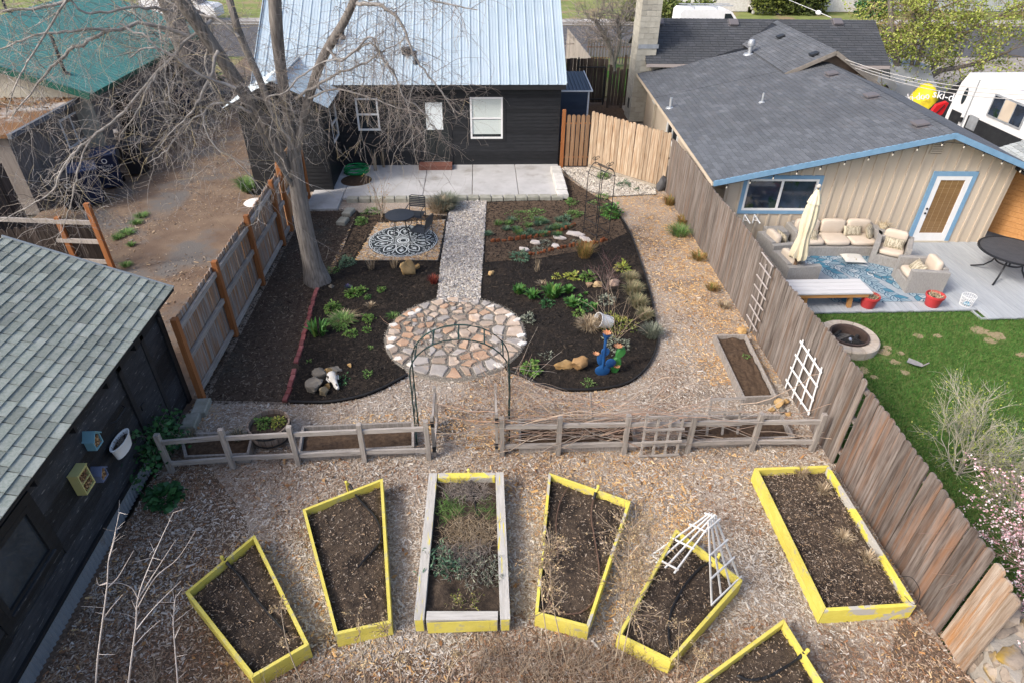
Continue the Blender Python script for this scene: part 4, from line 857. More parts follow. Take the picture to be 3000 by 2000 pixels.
wq=[at(172,368,1.6),at(218,338,1.6)]; 
y0,y1=ax(185,437,AX-.13),ax(243,430,AX-.13)
wy=sorted((ax(190,395,AX-.13).y,ax(232,380,AX-.13).y)); window(pla,la,wy[0]-.05,1.0,wy[1]+.35,1.9,m_white,m_glass,'v',None)
pla.box(m:=MB(),wy[1]+1.15,1.0,0,wy[1]+1.6,1.75,.2); m.build('electric_box',M('pale_box',(.33,.36,.37),rough=.5),la)
lb=thing('plank_shed','weathered pale plank shed corner under the bare branches at the left edge','shed',(-14.6,16,0))
c0=at(45,415,1.9); m=MB(); m.box(c0.x-3,c0.y,-.1,c0.x,c0.y+1.6,1.85); m.build('wall',m_greyw,lb); pl2=Plane((c0.x-3,c0.y,0),(1,0,0),(0,-1,0)); siding(pl2,lb,m_gwx,(0,3),0,1.85,.17,name='plank')
m=MB(); m.box(c0.x-3.1,c0.y-.15,1.85,c0.x+.1,c0.y+1.7,1.95); m.build('roof',m_gwx,lb)
fl=thing('tall_grey_fence','tall grey brown board fence along the far side of the driveway','fence',(-13,16.6,0))
fence_run(fl,(-13.0,12.5,0),(-12.95,17.4,0),.15,1.75,m_fenceD,(-1,0,0),top='flat'); 
g2=thing('driveway_fence','brown board fence with rust brown posts at the foot of the driveway','fence',(-8.8,14.6,0))
q0=at(80,735,.3); q0=Vector((-11.6,13.6,0)); q1=Vector((-8.9,14.1,0)); pe=at(335,800,0)
fence_run(g2,(-12.2,13.9,0),(pe.x-.3,pe.y+.35,0),.145,1.3,m_fenceD,(.1,.99,0),top='dog')
for (x,y,h) in ((pe.x,pe.y,1.85),(pe.x-.9,pe.y+.15,1.45)):
    m=MB(); m.bar((x,y,-.05),(x,y,h),.11,.11,(0,1,0)); m.build('post',m_orange,g2)
for z in (.3,.85,1.35):
    m=MB(); m.bar((pe.x-2.6,pe.y+.3,z),(pe.x-.05,pe.y+.02,z),.06,.1); m.build('rail',m_gw,g2)
# ================================================================== ACROSS THE STREET
hh=thing('white_house','white house front with a red door and grey steps across the street','house',(24,56,0))
m=MB(); m.box(16,55.5,-.1,32,62,4); m.build('wall',m_whitew,hh); p5=Plane((16,55.5,0),(1,0,0),(0,-1,0))
ds=ay(2237,8,55.4).x-16; p5.box(m:=MB(),ds-.45,.35,0,ds+.45,2.4,.05); m.build('door',M('red_paint',(.45,.03,.025),rough=.5),hh)
for k in range(3): p5.box(m:=MB(),ds-1.1,-.1,0,ds+1.1,.12+.12*k,1.2-.35*k); m.build('step',m_conc,hh)
p5.box(m:=MB(),ds+1.5,.9,0,ds+2.9,2.1,.04); m.build('window',m_glass,hh)
m=MB(); m.ext([(15.5,55,4),(15.5,62.5,4),(15.5,58.8,6)],(17,0,0)); m.build('roof',m_shd,hh)
h3=thing('grey_house','pale grey house with a dark window behind the leafy tree across the street','house',(36,58,0))
m=MB(); m.box(33.5,56,-.1,46,63,3.6); m.build('wall',M('grey_wall',(.42,.44,.46),rough=.8),h3); m=MB(); m.box(35,55.95,.9,37,56,2.1); m.box(40,55.95,.9,41.5,56,2.1); m.build('window',m_glass,h3); m=MB(); m.ext([(33,55.4,3.6),(33,63.6,3.6),(33,59.5,5.6)],(13.5,0,0)); m.build('roof',m_shd,h3)
def vehicle(name,label,cat,loc,rz,L_,Wd,H_,mat,van=True):
    v=thing(name,label,cat,loc,rz); hw=Wd/2
    prof=[(-L_/2,.35),(L_/2,.35),(L_/2,.9),(L_/2-.25,1.05),(L_/2-1.0,1.12),(L_/2-1.7,H_-.12),(L_/2-2.1,H_),(-L_/2+.15,H_),(-L_/2,H_-.15)] if van else [(-L_/2,.35),(L_/2,.35),(L_/2,.75),(L_/2-.2,.85),(L_/2-1.2,.95),(L_/2-1.9,H_),(-L_/2+1.0,H_),(-L_/2+.35,.98),(-L_/2,.9)]
    m=MB(); n=len(prof); rows=[(-hw,.0),(-hw*1.0,.0),(hw,.0)]; ins=[(x,z) for x,z in prof]
    top=lambda z:1-.09*max(0,(z-1.0)/(H_-1.0))
    v_=[(x,-hw*top(z),z) for x,z in prof]+[(x,hw*top(z),z) for x,z in prof]
    m.add(v_,[tuple(range(n)),tuple(range(2*n-1,n-1,-1))]+[(i,(i+1)%n,n+(i+1)%n,n+i) for i in range(n)]); b=m.build('body',mat,v,local=True)
    for s in (-1,1):
        m=MB(); x1=L_/2-1.12; zt=H_-.2; f=lambda x,z:(x,s*(hw*top(z)+.006),z)
        xs=[(L_/2-1.25,1.16),(L_/2-2.15,1.16),(L_/2-2.15,zt),(L_/2-1.78,zt)] if van else [(L_/2-1.4,1.0),(-L_/2+.8,1.0),(-L_/2+1.15,zt),(L_/2-1.95,zt)]
        m.ext([f(*p) for p in xs],(0,s*.004,0)); m.build('side_window',m_glass,v,local=True)
        for x in (-L_/2+.85,L_/2-.9):
            m=MB(); m.tube([(x,s*(hw-.2),.34),(x,s*(hw+.02),.34)],.34,18); w=m.build('wheel',M('rubber',(.012,.012,.013),rough=.8),v,local=True)
            m=MB(); m.tube([(x,s*(hw-.1),.34),(x,s*(hw+.03),.34)],.19,14); h_=m.build('rim',m_galv,w)
            h_.location=(0,s*.02,0)
    m=MB()
    xs=[(L_/2-1.02,1.14),(L_/2-1.68,H_-.16)] if van else [(L_/2-1.25,.99),(L_/2-1.88,H_-.04)]
    m.add([(xs[0][0]+.02,-hw*.9,xs[0][1]),(xs[0][0]+.02,hw*.9,xs[0][1]),(xs[1][0]+.02,hw*.82,xs[1][1]),(xs[1][0]+.02,-hw*.82,xs[1][1])],[(0,1,2,3)]); m.build('windscreen',m_glass,v,local=True,fix=False)
    if van:
        m=MB()
        for x in (-1.6,-.2): m.tube([(x,-hw*.8,H_+.12),(x,hw*.8,H_+.12)],.03,6); m.tube([(x,-hw*.75,H_-.02),(x,-hw*.75,H_+.12)],.025,5); m.tube([(x,hw*.75,H_-.02),(x,hw*.75,H_+.12)],.025,5)
        for yy in (-.35,.35): m.tube([(-2.3,yy,H_+.16),(.9,yy,H_+.16)],.03,6)
        m.build('ladder_rack',m_galv,v,local=True)
    return v
va=at(2015,45,.9); vb=at(2228,53,.9)
vehicle('white_van','white work van with a roof rack parked on the street behind the tan house','van',(14.75,43.6,-.16),0,4.9,1.9,2.0,m_white)
vehicle('white_car','white vehicle parked on the street behind the left trunks','car',(-20.8,51.0,-.15),0,5.0,1.9,2.2,m_white)
vehicle('silver_car','silver car on the side yard half hidden by the leafy tree stems','car',(20.0,31.6,-.17),R(85),4.5,1.8,1.5,M('silver_paint',(.45,.47,.49),rough=.35,metal=.2),False)
# ================================================================== RAISED BEDS
SOILZ=.19
def raised_bed(name,label,corners,h,bt,mat,group,soil=SOILZ,two=True,matl=None,liner=True,smat=None):
    C=[Vector((p[0],p[1],0)) for p in corners]; c=sum(C,Vector())/len(C)
    t=thing(name,label,'raised bed',c,0,group); n=len(C)
    if sum((C[i].x*C[(i+1)%n].y-C[(i+1)%n].x*C[i].y) for i in range(n))<0:
        C=C[::-1]
        if matl: matl=[matl[(n-2-i)%n] for i in range(n)]
    inn=[]
    for i in range(n):
        p,q,r=C[i-1],C[i],C[(i+1)%n]; d1=(q-p).normalized(); d2=(r-q).normalized(); n1=Vector((-d1.y,d1.x,0)); n2=Vector((-d2.y,d2.x,0)); b=(n1+n2); b=b/ (b.length_squared/2) if b.length>.1 else n1; inn.append(q+b*bt)
    for i in range(n):
        a,b,ia,ib=C[i],C[(i+1)%n],inn[i],inn[(i+1)%n]
        for z0,z1 in (((0,h*.5-.004),(h*.5+.002,h)) if two else ((0,h),)):
            j=random.uniform(0,.004); o=(a-ia)*0; g=(b-a).normalized()*.003
            Z=lambda p,z:(p.x,p.y,z)
            m=MB(); m.hexa([Z(a+g,z0),Z(b-g,z0),Z(ib-g,z0),Z(ia+g,z0)],[Z(a+g,z1+j),Z(b-g,z1+j),Z(ib-g,z1+j),Z(ia+g,z1+j)]); m.build('board',(matl[i] if matl else mat),t)
    m=MB(); k=22; v=[];f=[]
    # soil surface with clods
    if n==4:
        for i in range(k+1):
            for j in range(k+1):
                u,w=i/k,j/k; p=(inn[0]*(1-u)+inn[1]*u)*(1-w)+(inn[3]*(1-u)+inn[2]*u)*w; e=min(u,1-u,w,1-w)
                v.append((p.x,p.y,soil+.035*(mn.noise(Vector((p.x*5,p.y*5,1)))) +.03*mn.noise(Vector((p.x*14,p.y*14,3)))-(.03 if e<.01 else 0)))
        f=[(i*(k+1)+j,i*(k+1)+j+1,(i+1)*(k+1)+j+1,(i+1)*(k+1)+j) for i in range(k) for j in range(k)]
        m.add(v,f)
    else: m.poly([(p.x,p.y,soil) for p in inn])
    m.build('soil',smat or m_bedsoil,t,smooth=True,angle=180)
    return t,C,inn
ZB=.29
B=[a2(746,1565,ZB),a2(906,1887,ZB),a2(738,1985,ZB),a2(542,1734,ZB)]
GY='raised beds fanned out across the mulch'
yb1,C1,I1=raised_bed('raised_bed','yellow framed bed nearest the black shed with a black hose curving over its soil',B,ZB,.042,m_yel,GY)
yb2,C2,I2=raised_bed('raised_bed','narrow yellow bed second from the shed with a black hose along its right side',[a2(1121,1400,ZB),a2(1147,1822,ZB),a2(981,1859,ZB),a2(886,1491,ZB)],ZB,.042,m_yel,GY)
yb4,C4,I4=raised_bed('raised_bed','yellow bed with patches of bare grey wood and a brown hose loop',[a2(1607,1383,ZB),a2(1848,1467,ZB),a2(1725,1838,ZB),a2(1567,1797,ZB)],ZB,.042,m_yel,GY,matl=[m_yel,m_yelworn,m_yel,m_yelworn])
yb5,C5,I5=raised_bed('raised_bed','yellow framed bed turned like a diamond with white trellises leaning over it',[a2(1980,1548,ZB),a2(2176,1699,ZB),a2(1966,1938,ZB),a2(1808,1860,ZB)],ZB,.042,m_yel,GY)
p1,p2,p3=Vector(at(2296,1812,ZB)),Vector(at(2055,1988,ZB)),Vector(at(2411,1997,ZB))
e1=(p2-p1).normalized()*1.9; e2=(p3-p1).normalized()*1.25
yb6,C6,I6=raised_bed('raised_bed','yellow framed bed cut off by the bottom edge of the picture',[(p1.x,p1.y),(p1.x+e2.x,p1.y+e2.y),(p1.x+e1.x+e2.x,p1.y+e1.y+e2.y),(p1.x+e1.x,p1.y+e1.y)],ZB,.042,m_yel,GY)
yb7,C7,I7=raised_bed('raised_bed','largest yellow framed bed, alongside the brown fence on the right',[a2(2210,1370,ZB),a2(2427,1362,ZB),a2(2685,1774,ZB),a2(2414,1790,ZB)],ZB,.05,m_yel,GY,matl=[m_yel,m_yelworn,m_yelworn,m_yel])
# timber bed with heavy beams
C3=[Vector(at(*p,.31)) for p in ((1257,1384),(1475,1381),(1495,1812),(1212,1815))]
tb=thing('timber_bed','bed of heavy grey timbers with flaking yellow paint, full of grey green herbs','raised bed',sum(C3,Vector())/4,0,GY)
m_beam=M('beam_grey_yellow',(.40,.38,.34),(.52,.50,.46),sc=4,st=(9,.8,4),rough=.85,bump=.3,rnd=.06,c3=(.62,.52,.06),sc3=2.4,lo3=.60,hi3=.64)
m_beamx=M('beam_cross',(.40,.38,.34),(.52,.50,.46),sc=4,st=(.8,9,4),rough=.85,bump=.3,rnd=.06)
def beam(a,b,z,w,h,mat):
    m=MB(); d=(b-a).normalized()*.003; m.bar((a.x+d.x,a.y+d.y,z),(b.x-d.x,b.y-d.y,z),w,h); m.build('beam',mat,tb)
TL,TRr,BR,BL=C3; X_=Vector((1,0,0))
for z,hh_ in ((.245,.125),(.115,.125)):
    beam(TL+X_*.065,BL+X_*.065,z,.13 if z>.2 else .12,hh_,m_beam); beam(TRr-X_*.065,BR-X_*.065,z,.13 if z>.2 else .12,hh_,m_beam)
    off=Vector((0,.06,0))
    beam(BL+X_*.155+off,BR-X_*.155+off,z,.12,hh_,m_beamx); beam(TL+X_*.14-off,TRr-X_*.14-off,z,.11,hh_,m_yelworn)
for a,b in ((BL+X_*.012,BL+X_*.118),(BR-X_*.118,BR-X_*.012),(BL+X_*.17,BR-X_*.17)):
    m=MB(); m.box(a.x,min(a.y,b.y)-.008-.0,.06,b.x,min(a.y,b.y)-.002+(.0 if b.x-a.x<.3 else .0),.30); m.build('painted_face',m_yel,tb)
m=MB(); v=[];k=20
for i in range(k+1):
    for j in range(k+1):
        u,w=i/k,j/k; p=(TL.lerp(TRr,u)).lerp(BL.lerp(BR,u),w); p=Vector((p.x*.0+ (TL.x+.13)*(1-u)*(1-w)+(TRr.x-.13)*u*(1-w)+(BL.x+.13)*(1-u)*w+(BR.x-.13)*u*w,p.y,0)); v.append((p.x,p.y,.2+.06*mn.noise(Vector((p.x*4,p.y*4,7)))))
m.add(v,[(i*(k+1)+j,i*(k+1)+j+1,(i+1)*(k+1)+j+1,(i+1)*(k+1)+j) for i in range(k) for j in range(k)]); m.build('soil',m_bedsoil,tb,smooth=True,angle=180)
# grey beds beyond the rail fences
GG='low grey wooden beds beyond the rail fences'
def gbed(label,px,h=.2,soil=.13): return raised_bed('grey_bed',label,[a2(*p,h) for p in px],h,.04,m_gw,GG,soil,False,smat=M('brown_bed_soil',(.05,.03,.018),(.10,.065,.04),sc=16,bump=.8,bsc=50,glob=True,rough=.95))
gbed('low grey framed bed of bare brown soil left of the arch behind the rail fence',[(885,1246),(1212,1233),(1213,1308),(872,1326)])
gbed('low grey framed bed between the black shed door and the wooden barrel',[(525,1268),(745,1260),(728,1330),(540,1338)],.2,.1)
gbed('low grey framed bed right of the arch behind the vine covered fence',[(1520,1226),(1850,1219),(1868,1295),(1520,1302)])
gbed('low grey framed bed behind the right rail fence near the white lattice',[(1985,1215),(2290,1212),(2330,1280),(1990,1290)])
gbed('long low grey framed bed with weeds against the brown right fence',[(2092,980),(2186,980),(2276,1160),(2178,1164)],.2,.14)
# irrigation hoses
def hose(label,pts,r,mat,name='drip_hose',risers=None,z=.225):
    w=[at(px,py,z) for px,py in pts]; s=spline(w,6); t=thing(name,label,'hose',w[0])
    for p in s[1:-1]: p.z+=random.uniform(-.012,.012)
    m=MB(); m.tube(s,r,7); m.build('pipe',mat,t,smooth=True)
    if risers:
        q=at(*risers,ZB); m=MB(); m.tube([(q.x,q.y,-.02),(q.x,q.y,ZB+.05)],.018,8); m.tube([(q.x,q.y,ZB+.05),(w[0].x,w[0].y,z+.05)],.018,8); m.sphere((q.x,q.y,ZB+.07),.028,8,6); m.build('yellow_riser',m_yel,t,smooth=True)
        m=MB(); m.tube([(w[0].x,w[0].y,z+.06),w[1].lerp(w[0],.6)],.024,8); m.build('coupling',m_pipe,t,smooth=True)
hose('black hose arching over the soil of the yellow bed beside the shed',[(660,1645),(705,1690),(745,1745),(790,1800),(838,1850)],.016,m_pipe,risers=(653,1640))
hose('black hose curving down the right side of the second yellow bed',[(1025,1425),(1060,1470),(1098,1510),(1115,1550),(1110,1590),(1080,1625),(1048,1662)],.016,m_pipe,risers=(1016,1420))
hose('black hose running down the middle of the heavy timber bed',[(1376,1392),(1385,1440),(1395,1490),(1403,1530),(1402,1568)],.013,m_pipe,risers=(1373,1384))
hose('brown hose looping over the soil of the yellow bed with bare wood patches',[(1744,1448),(1735,1480),(1733,1520),(1745,1590),(1755,1660),(1752,1720),(1735,1765),(1705,1790),(1665,1797),(1630,1785),(1608,1755),(1603,1730)],.012,m_brnpipe,risers=(1752,1432))
hose('thin brown hose down the left side of the yellow bed with bare wood patches',[(1665,1425),(1643,1465),(1630,1520),(1632,1590),(1636,1650)],.009,m_brnpipe)
hose('black hose winding across the diamond shaped yellow bed',[(2098,1640),(2060,1655),(2020,1695),(1990,1740),(1968,1785),(1960,1830),(1960,1870),(1968,1900)],.016,m_pipe,risers=(2105,1632))
hose('black hose across the yellow bed at the bottom edge',[(2352,1918),(2320,1940),(2280,1965),(2245,1982),(2200,1990),(2160,1978)],.016,m_pipe,risers=(2362,1912))
w=[at(px,py,.3) for px,py in ((2382,1355),(2384,1420),(2430,1600),(2480,1575),(2540,1560),(2560,1590))]
m=MB(); m.tube(spline([at(2632,1690,.3),at(2670,1690,.45),at(2695,1730,.45),at(2680,1770,.3),at(2650,1745,.3)],6),.005,4); tag(m.build('drip_line',m_pipe),'thin black drip tubing looped over the edge of the largest yellow bed','hose')
# white trellises over the diamond bed
m_trell=M('white_slat',(.72,.72,.70),(.58,.57,.55),sc=6,rough=.6)
def fan_trellis(name,label,O,u,up,n,bars,mat,L_,w0,w1,grp=None,s=.022):
    O,u,up=Vector(O),Vector(u).normalized(),Vector(up).normalized(); nn=u.cross(up).normalized(); t=thing(name,label,'trellis',O,0,grp)
    for k in range(n):
        f=k/(n-1)-.5; m=MB(); m.bar(O+u*w0*f,O+u*w1*f+up*L_,s,s*.8,nn); m.build('slat',mat,t)
    for b in bars:
        w=(w0+(w1-w0)*b)*.5+.04; m=MB(); m.bar(O-u*w+up*L_*b+nn*s,O+u*w+up*L_*b+nn*s,s,s*.8,nn); m.build('cross_slat',mat,t)
    return t
A_=at(2030,1650,.22); 
b1,b2=at(2085,1768,.25),at(2165,1692,.25); tpt=ay(2085,1515,(b1.y+b2.y)/2+.15)
fan_trellis('fan_trellis','white fan shaped trellis leaning upright at the right corner of the diamond bed',(b1+b2)/2,b2-b1,tpt-(b1+b2)/2,4,(.02,.34,.62,.93),m_trell,(tpt-(b1+b2)/2).length,(b2-b1).length,.13,'white trellises in the diamond bed')
b1=at(1935,1655,.26); t1=ay(2090,1505,b1.y+.72)
fan_trellis('fan_trellis','white fan shaped trellis lying slanted over the left edge of the diamond bed',b1,Vector((.35,-.5,.25)),t1-b1,4,(.05,.4,.7,.95),m_trell,(t1-b1).length,.5,.12,'white trellises in the diamond bed')
# white lattice and grey ladder trellis on the right fence
la_=thing('white_lattice','white diamond lattice trellis hung on the brown right fence','trellis',(5.84,8.3,.1)); X5=5.835
cr=[ax(*p,X5) for p in ((2350,1005),(2405,1085),(2370,1205),(2308,1115))]   # top, right, bottom, left
for k in range(4):
    f=k/3; a=cr[0].lerp(cr[1],f); b=cr[3].lerp(cr[2],f); d=(b-a).normalized()*.07
    m=MB(); m.bar(a-d,b+d*(2.6 if k<2 else 1),.012,.035,(0,1,0)); m.build('slat',m_white,la_)
    a=cr[0].lerp(cr[3],f); b=cr[1].lerp(cr[2],f); d=(b-a).normalized()*.06
    m=MB(); m.bar(a-d-Vector((.014,0,0)),b+d-Vector((.014,0,0)),.012,.04,(0,1,0)); m.build('slat',m_white,la_)
lt=thing('ladder_trellis','grey copper ladder trellis leaning on the brown right fence above the long bed','trellis',(5.8,10.6,.1)); XL5=5.80
m_cop=M('weathered_tube',(.33,.29,.26),(.40,.37,.35),sc=5,rough=.5)
for (a,b) in (((2262,780),(2208,968)),((2245,775),(2195,975))):
    m=MB(); m.tube([ax(*a,XL5+.03),ax(*b,XL5+.03)],.014,6); m.build('upright',m_cop,lt,smooth=True)
for (a,b) in (((2232,740),(2265,782)),((2226,772),(2258,815)),((2217,805),(2248,848)),((2210,833),(2243,880)),((2202,865),(2235,910)),((2196,892),(2226,942)),((2188,922),(2217,972))):
    m=MB(); m.tube([ax(*a,XL5-.02),ax(*b,XL5-.02)],.016,6); m.build('rung',m_cop,lt,smooth=True)
# small grey trellises in the vines
for (lab,bp,wd,n_) in (('grey slatted trellis tangled in vines in front of the right rail fence',(1926,1330),.62,4),('weathered grey trellis behind the right rail fence under the vines',(2110,1285),.55,3)):
    o=at(*bp,0); fan_trellis('grey_trellis',lab,o-Vector((0,.05,0)),(1,.02,0),(0,.03 if n_==4 else .25,1),n_,(.06,.38,.66,.95),m_gwx,.98 if n_==4 else .9,wd,wd,'grey trellises in the vines',.035)
for i,(a,b) in enumerate((((1702,1300),(1718,1160)),((1742,1295),(1729,1150)))):
    q=at(*a,0); tq=ay(*b,q.y+.15); m=MB(); m.bar(q,tq,.025,.025); tag(m.build('garden_stake',m_gwx),'bare wooden stake standing in the bed right of the arch, '+('the left one' if i==0 else 'the right one'),'stake','garden stakes right of the arch')
# barrel
q=at(795,1300,0); ba=thing('barrel_planter','half wine barrel planter with green sprouts behind the left rail fence','planter',(q.x,q.y+.12,0)); bx,by=q.x,q.y+.12
m_bar=M('barrel_stave',(.17,.125,.095),(.28,.23,.19),sc=4,st=(6,6,.6),rough=.9,rnd=.25,bump=.3)
for k in range(20):
    t0,t1=2*math.pi*(k+.04)/20,2*math.pi*(k+.96)/20; rr=[(.29,0),(.345,.2),(.36,.4)]
    v=[]
    for r,z in rr:
        for t,rd in ((t0,r),(t1,r),(t1,r-.03),(t0,r-.03)): v.append((bx+rd*math.cos(t),by+rd*math.sin(t),z))
    m=MB(); m.add(v,[(3,2,1,0),(8,9,10,11)]+[(k_*4+i,k_*4+(i+1)%4,k_*4+4+(i+1)%4,k_*4+4+i) for k_ in (0,1) for i in range(4)]); m.build('stave',m_bar,ba)
for z,r in ((.09,.32),(.3,.358)):
    m=MB(); m.lathe([(r,z),(r+.006,z),(r+.008,z+.04),(r,z+.04)],(bx,by,0),24); m.build('hoop',m_dkmetal,ba)
m=MB(); m.lathe([(0,.33),(.33,.31)],(bx,by,0),20); m.build('soil',m_bedsoil,ba)
for i,(px,py,w) in enumerate(((800,1220,.3),(775,1240,.3))):
    q=at(px,py); m=MB(); m.cbox((q.x,q.y,.05),(w/2+.06,.1,.06),R(-8+14*i),.02); tag(m.build('flat_block',m_mossblock),'flat mossy block beyond the barrel planter, '+('the farther one' if i==0 else 'the nearer one'),'block','blocks beyond the barrel')
# ================================================================== ARCH, OBELISK, EDGINGS
ar=thing('garden_arch','green tubular garden arch over the gateway with dry vines on its right leg','arch',(-.75,8.0,0))
m_grn=M('arch_green',(.010,.05,.044),(.014,.022,.021),sc=2,rough=.5)
aL,aR=at(1222,1305,0),at(1492,1300,0); hw=(aR.x-aL.x)/2; cx=(aL.x+aR.x)/2
def archpts(y,x0=cx,top=2.25,leg=1.55): return [(x0-hw,y,0),(x0-hw,y,.8),(x0-hw,y,leg)]+[(x0-hw*math.cos(R(a)),y,leg+(top-leg)*math.sin(R(a))) for a in range(12,170,12)]+[(x0+hw,y,leg),(x0+hw,y,.8),(x0+hw,y,0)]
for yy in (aL.y+.02,aL.y+.42):
    m=MB(); m.tube(archpts(yy),.0115,8); m.build('hoop',m_grn,ar,smooth=True)
for a in (30,60,90,120,150):
    x,z=cx-hw*math.cos(R(a)),1.55+.7*math.sin(R(a)); m=MB(); m.tube([(x,aL.y+.02,z),(x,aL.y+.42,z)],.012,6); m.build('spacer',m_grn,ar,smooth=True)
for s in (-1,1):
    for z in (.3,.7,1.1): m=MB(); m.tube([(cx+s*hw,aL.y+.02,z),(cx+s*hw,aL.y+.42,z)],.009,6); m.build('spacer',m_grn,ar,smooth=True)
ob=thing('obelisk_trellis','tall black wrought iron obelisk trellis with scroll finials in the right hand bed','trellis',(3.2,16.2,0))
# feet seen in the photo
fa,fb,fc=at(1709,683),at(1747,704),at(1783,693); fd=fa+(fc-fb); HT=2.0
def lerp4(u,v): return (fb.lerp(fc,u)).lerp(fa.lerp(fd,u),v)
tops=[]
for p in (fa,fb,fc,fd):
    m=MB(); m.tube([p,p+Z3*(HT-.25)],.011,6); m.build('upright',m_iron,ob); tops.append(p+Z3*(HT-.25))
for z in (.12,.45,.95):
    for a,b in ((fa,fb),(fb,fc),(fc,fd),(fd,fa)): m=MB(); m.tube([a+Z3*z,b+Z3*z],.008,5); m.build('rung',m_iron,ob)
A0,B0_,C0_,D0=tops
for t in (0,.2,.4,.6,.8,1.0):
    h=.25*math.sin(math.pi*t)**.7 if 0<t<1 else 0
    m=MB(); m.tube([A0.lerp(B0_,0).lerp(D0,t)+Z3*h if False else A0.lerp(D0,t)+Z3*h,B0_.lerp(C0_,t)+Z3*h],.009,5); m.build('roof_bar',m_iron,ob)
for e0_,e1_ in ((A0,D0),(B0_,C0_)):
    m=MB(); m.tube([e0_.lerp(e1_,t/8)+Z3*(.25*math.sin(math.pi*t/8)**.7 if 0<t<8 else 0) for t in range(9)],.011,6); m.build('roof_hoop',m_iron,ob)
    c=e0_.lerp(e1_,.5)+Z3*.25; m=MB()
    for sgn in (-1,1):
        m.tube([c+(e1_-e0_).normalized()*sgn*(.075-.055*t/10)*math.cos(t*.62)*1.0+(e1_-e0_).normalized()*sgn*.05+Z3*(.1+(.07-.05*t/10)*math.sin(t*.62)) for t in range(14)],.008,5)
    m.tube([c,c+Z3*.13],.008,5); m.build('scroll_finial',m_iron,ob)
m_edge=M('black_edging',(.014,.014,.015),(.025,.025,.025),sc=5,rough=.5)
def edging(label,pts,h=.07,r=.018):
    m=MB(); P=[(p[0],p[1],h) for p in pts]; m.tube(P,r,6)
    v=[];f=[]
    for i,p in enumerate(pts): v+=[(p[0],p[1],-.02),(p[0],p[1],h)]
    f=[(2*i,2*i+2,2*i+3,2*i+1) for i in range(len(pts)-1)]; m.add(v,f)
    v2=[(x+.004,y+.004,z) for x,y,z in v]; m.add(v2,f); tag(m.build('bed_edging',m_edge),label,'edging')
edging('black rubber edging round the right hand planting bed',[p for p in BEDR if p[0]>.3 and p[1]<18.4 and (p[0]-cen[0])**2+(p[1]-cen[1])**2>(RP+.15)**2])
edging('black rubber edging along the front of the left hand planting bed',[tuple(p[:2]) for p in spline([(-1.55,9.98),(-2.2,9.45),(-2.9,9.22),(-3.69,9.24)],5)])
edging('black edging between the seating corner and the gravel path',[(-1.0,18.0),(-1.06,17.0),(-1.08,16.0),(-1.12,15.2),(-1.17,14.66)])
edging('black edging board along the front of the seating corner',[(-3.31,14.71),(-2.4,14.69),(-1.17,14.66)],.06,.012)
be=thing('brick_edging','row of red edging bricks between the bare soil strip and the dark mulch bed','edging',(-3.8,11.4,0))
q0,q1=at(930,850),at(838,1180); m_brick=M('edging_brick',(.22,.06,.055),(.30,.11,.10),sc=5,rnd=.25,rough=.9,bump=.3)
for k in range(21):
    f0=k/21; a=q0.lerp(q1,f0); 
    if f0>.68 and random.random()<.35: continue
    m=MB(); m.cbox((a.x+random.uniform(-.015,.015),a.y-.09,.03),(.045,.09,.04),random.uniform(-.08,.08),.008); m.build('brick',m_brick,be)
def log_edging(label,pts,n):
    w=spline([at(*p) for p in pts],10); t=thing('log_edging',label,'edging',w[0]); L_=len(w)
    for k in range(n):
        p=w[int(k/(n-1)*(L_-1))]; h=random.uniform(.07,.15); m=MB(); m.tube([(p.x,p.y,-.03),(p.x+random.uniform(-.01,.01),p.y,h)],.04,8); m.build('log',M('rust_log',(.15,.045,.018),(.21,.075,.03),sc=6,rnd=.25,rough=.9,bump=.3),t,smooth=True)
log_edging('curved row of short rust brown log stubs behind the stepping stones',[(1442,712),(1500,708),(1560,700),(1620,690),(1660,674),(1682,664)],34)
log_edging('curved row of short rust brown log stubs in front of the stepping stones',[(1548,752),(1590,744),(1640,732),(1690,724),(1740,718),(1775,708)],22)
for i,(px,py,w,l,a,lab) in enumerate(((1536,737,.16,.1,-.4,'lowest left'),(1567,716,.17,.11,-.5,'second from the left'),(1627,726,.13,.09,-.6,'small one below the middle'),(1638,702,.19,.1,-.4,'middle upper'),(1683,691,.26,.14,-.3,'largest, second from the right'),(1717,707,.24,.12,-.8,'long rightmost'))):
    q=at(px,py); o=quadstone(q.x,q.y,w,l,a,.035,.05,M('pink_stone',(.52,.46,.41),(.62,.56,.51),sc=4,rough=.9,bump=.4,rnd=.06),'stepping_stone',None); tag(o,'pale pink stepping stone between the two rows of log stubs, '+lab,'stepping stone','stepping stones in the right hand bed')
# rocks
def rock(name,label,p,s,mat,seed,group=None,sq=.75,rz=0):
    bm=bmesh.new(); bmesh.ops.create_icosphere(bm,subdivisions=3,radius=1)
    cuts=[(Vector((random.Random(seed*31+k).uniform(-1,1),random.Random(seed*37+k).uniform(-1,1),random.Random(seed*41+k).uniform(-.6,1))).normalized(),random.Random(seed*43+k).uniform(.42,.78)) for k in range(11)]
    for v in bm.verts:
        c=v.co.copy()
        for n_,d in cuts:
            e=c.dot(n_)-d
            if e>0: c-=n_*e*.9
        c*=1+.26*mn.noise(c*1.7+Vector((seed*3.1,0,0)))+.16*mn.noise(c*4.5+Vector((0,seed,0)))
        v.co=Vector((c.x*s[0],c.y*s[1],c.z*s[2]))
    me=bpy.data.meshes.new(name); bm.to_mesh(me); bm.free(); me.polygons.foreach_set('use_smooth',[True]*len(me.polygons)); me.set_sharp_from_angle(angle=R(28)); me.materials.append(mat)
    o=obj(name,me,None,(p[0],p[1],p[2]+s[2]*sq)); o.rotation_euler=(0,0,rz); return tag(o,label,'rock',group)
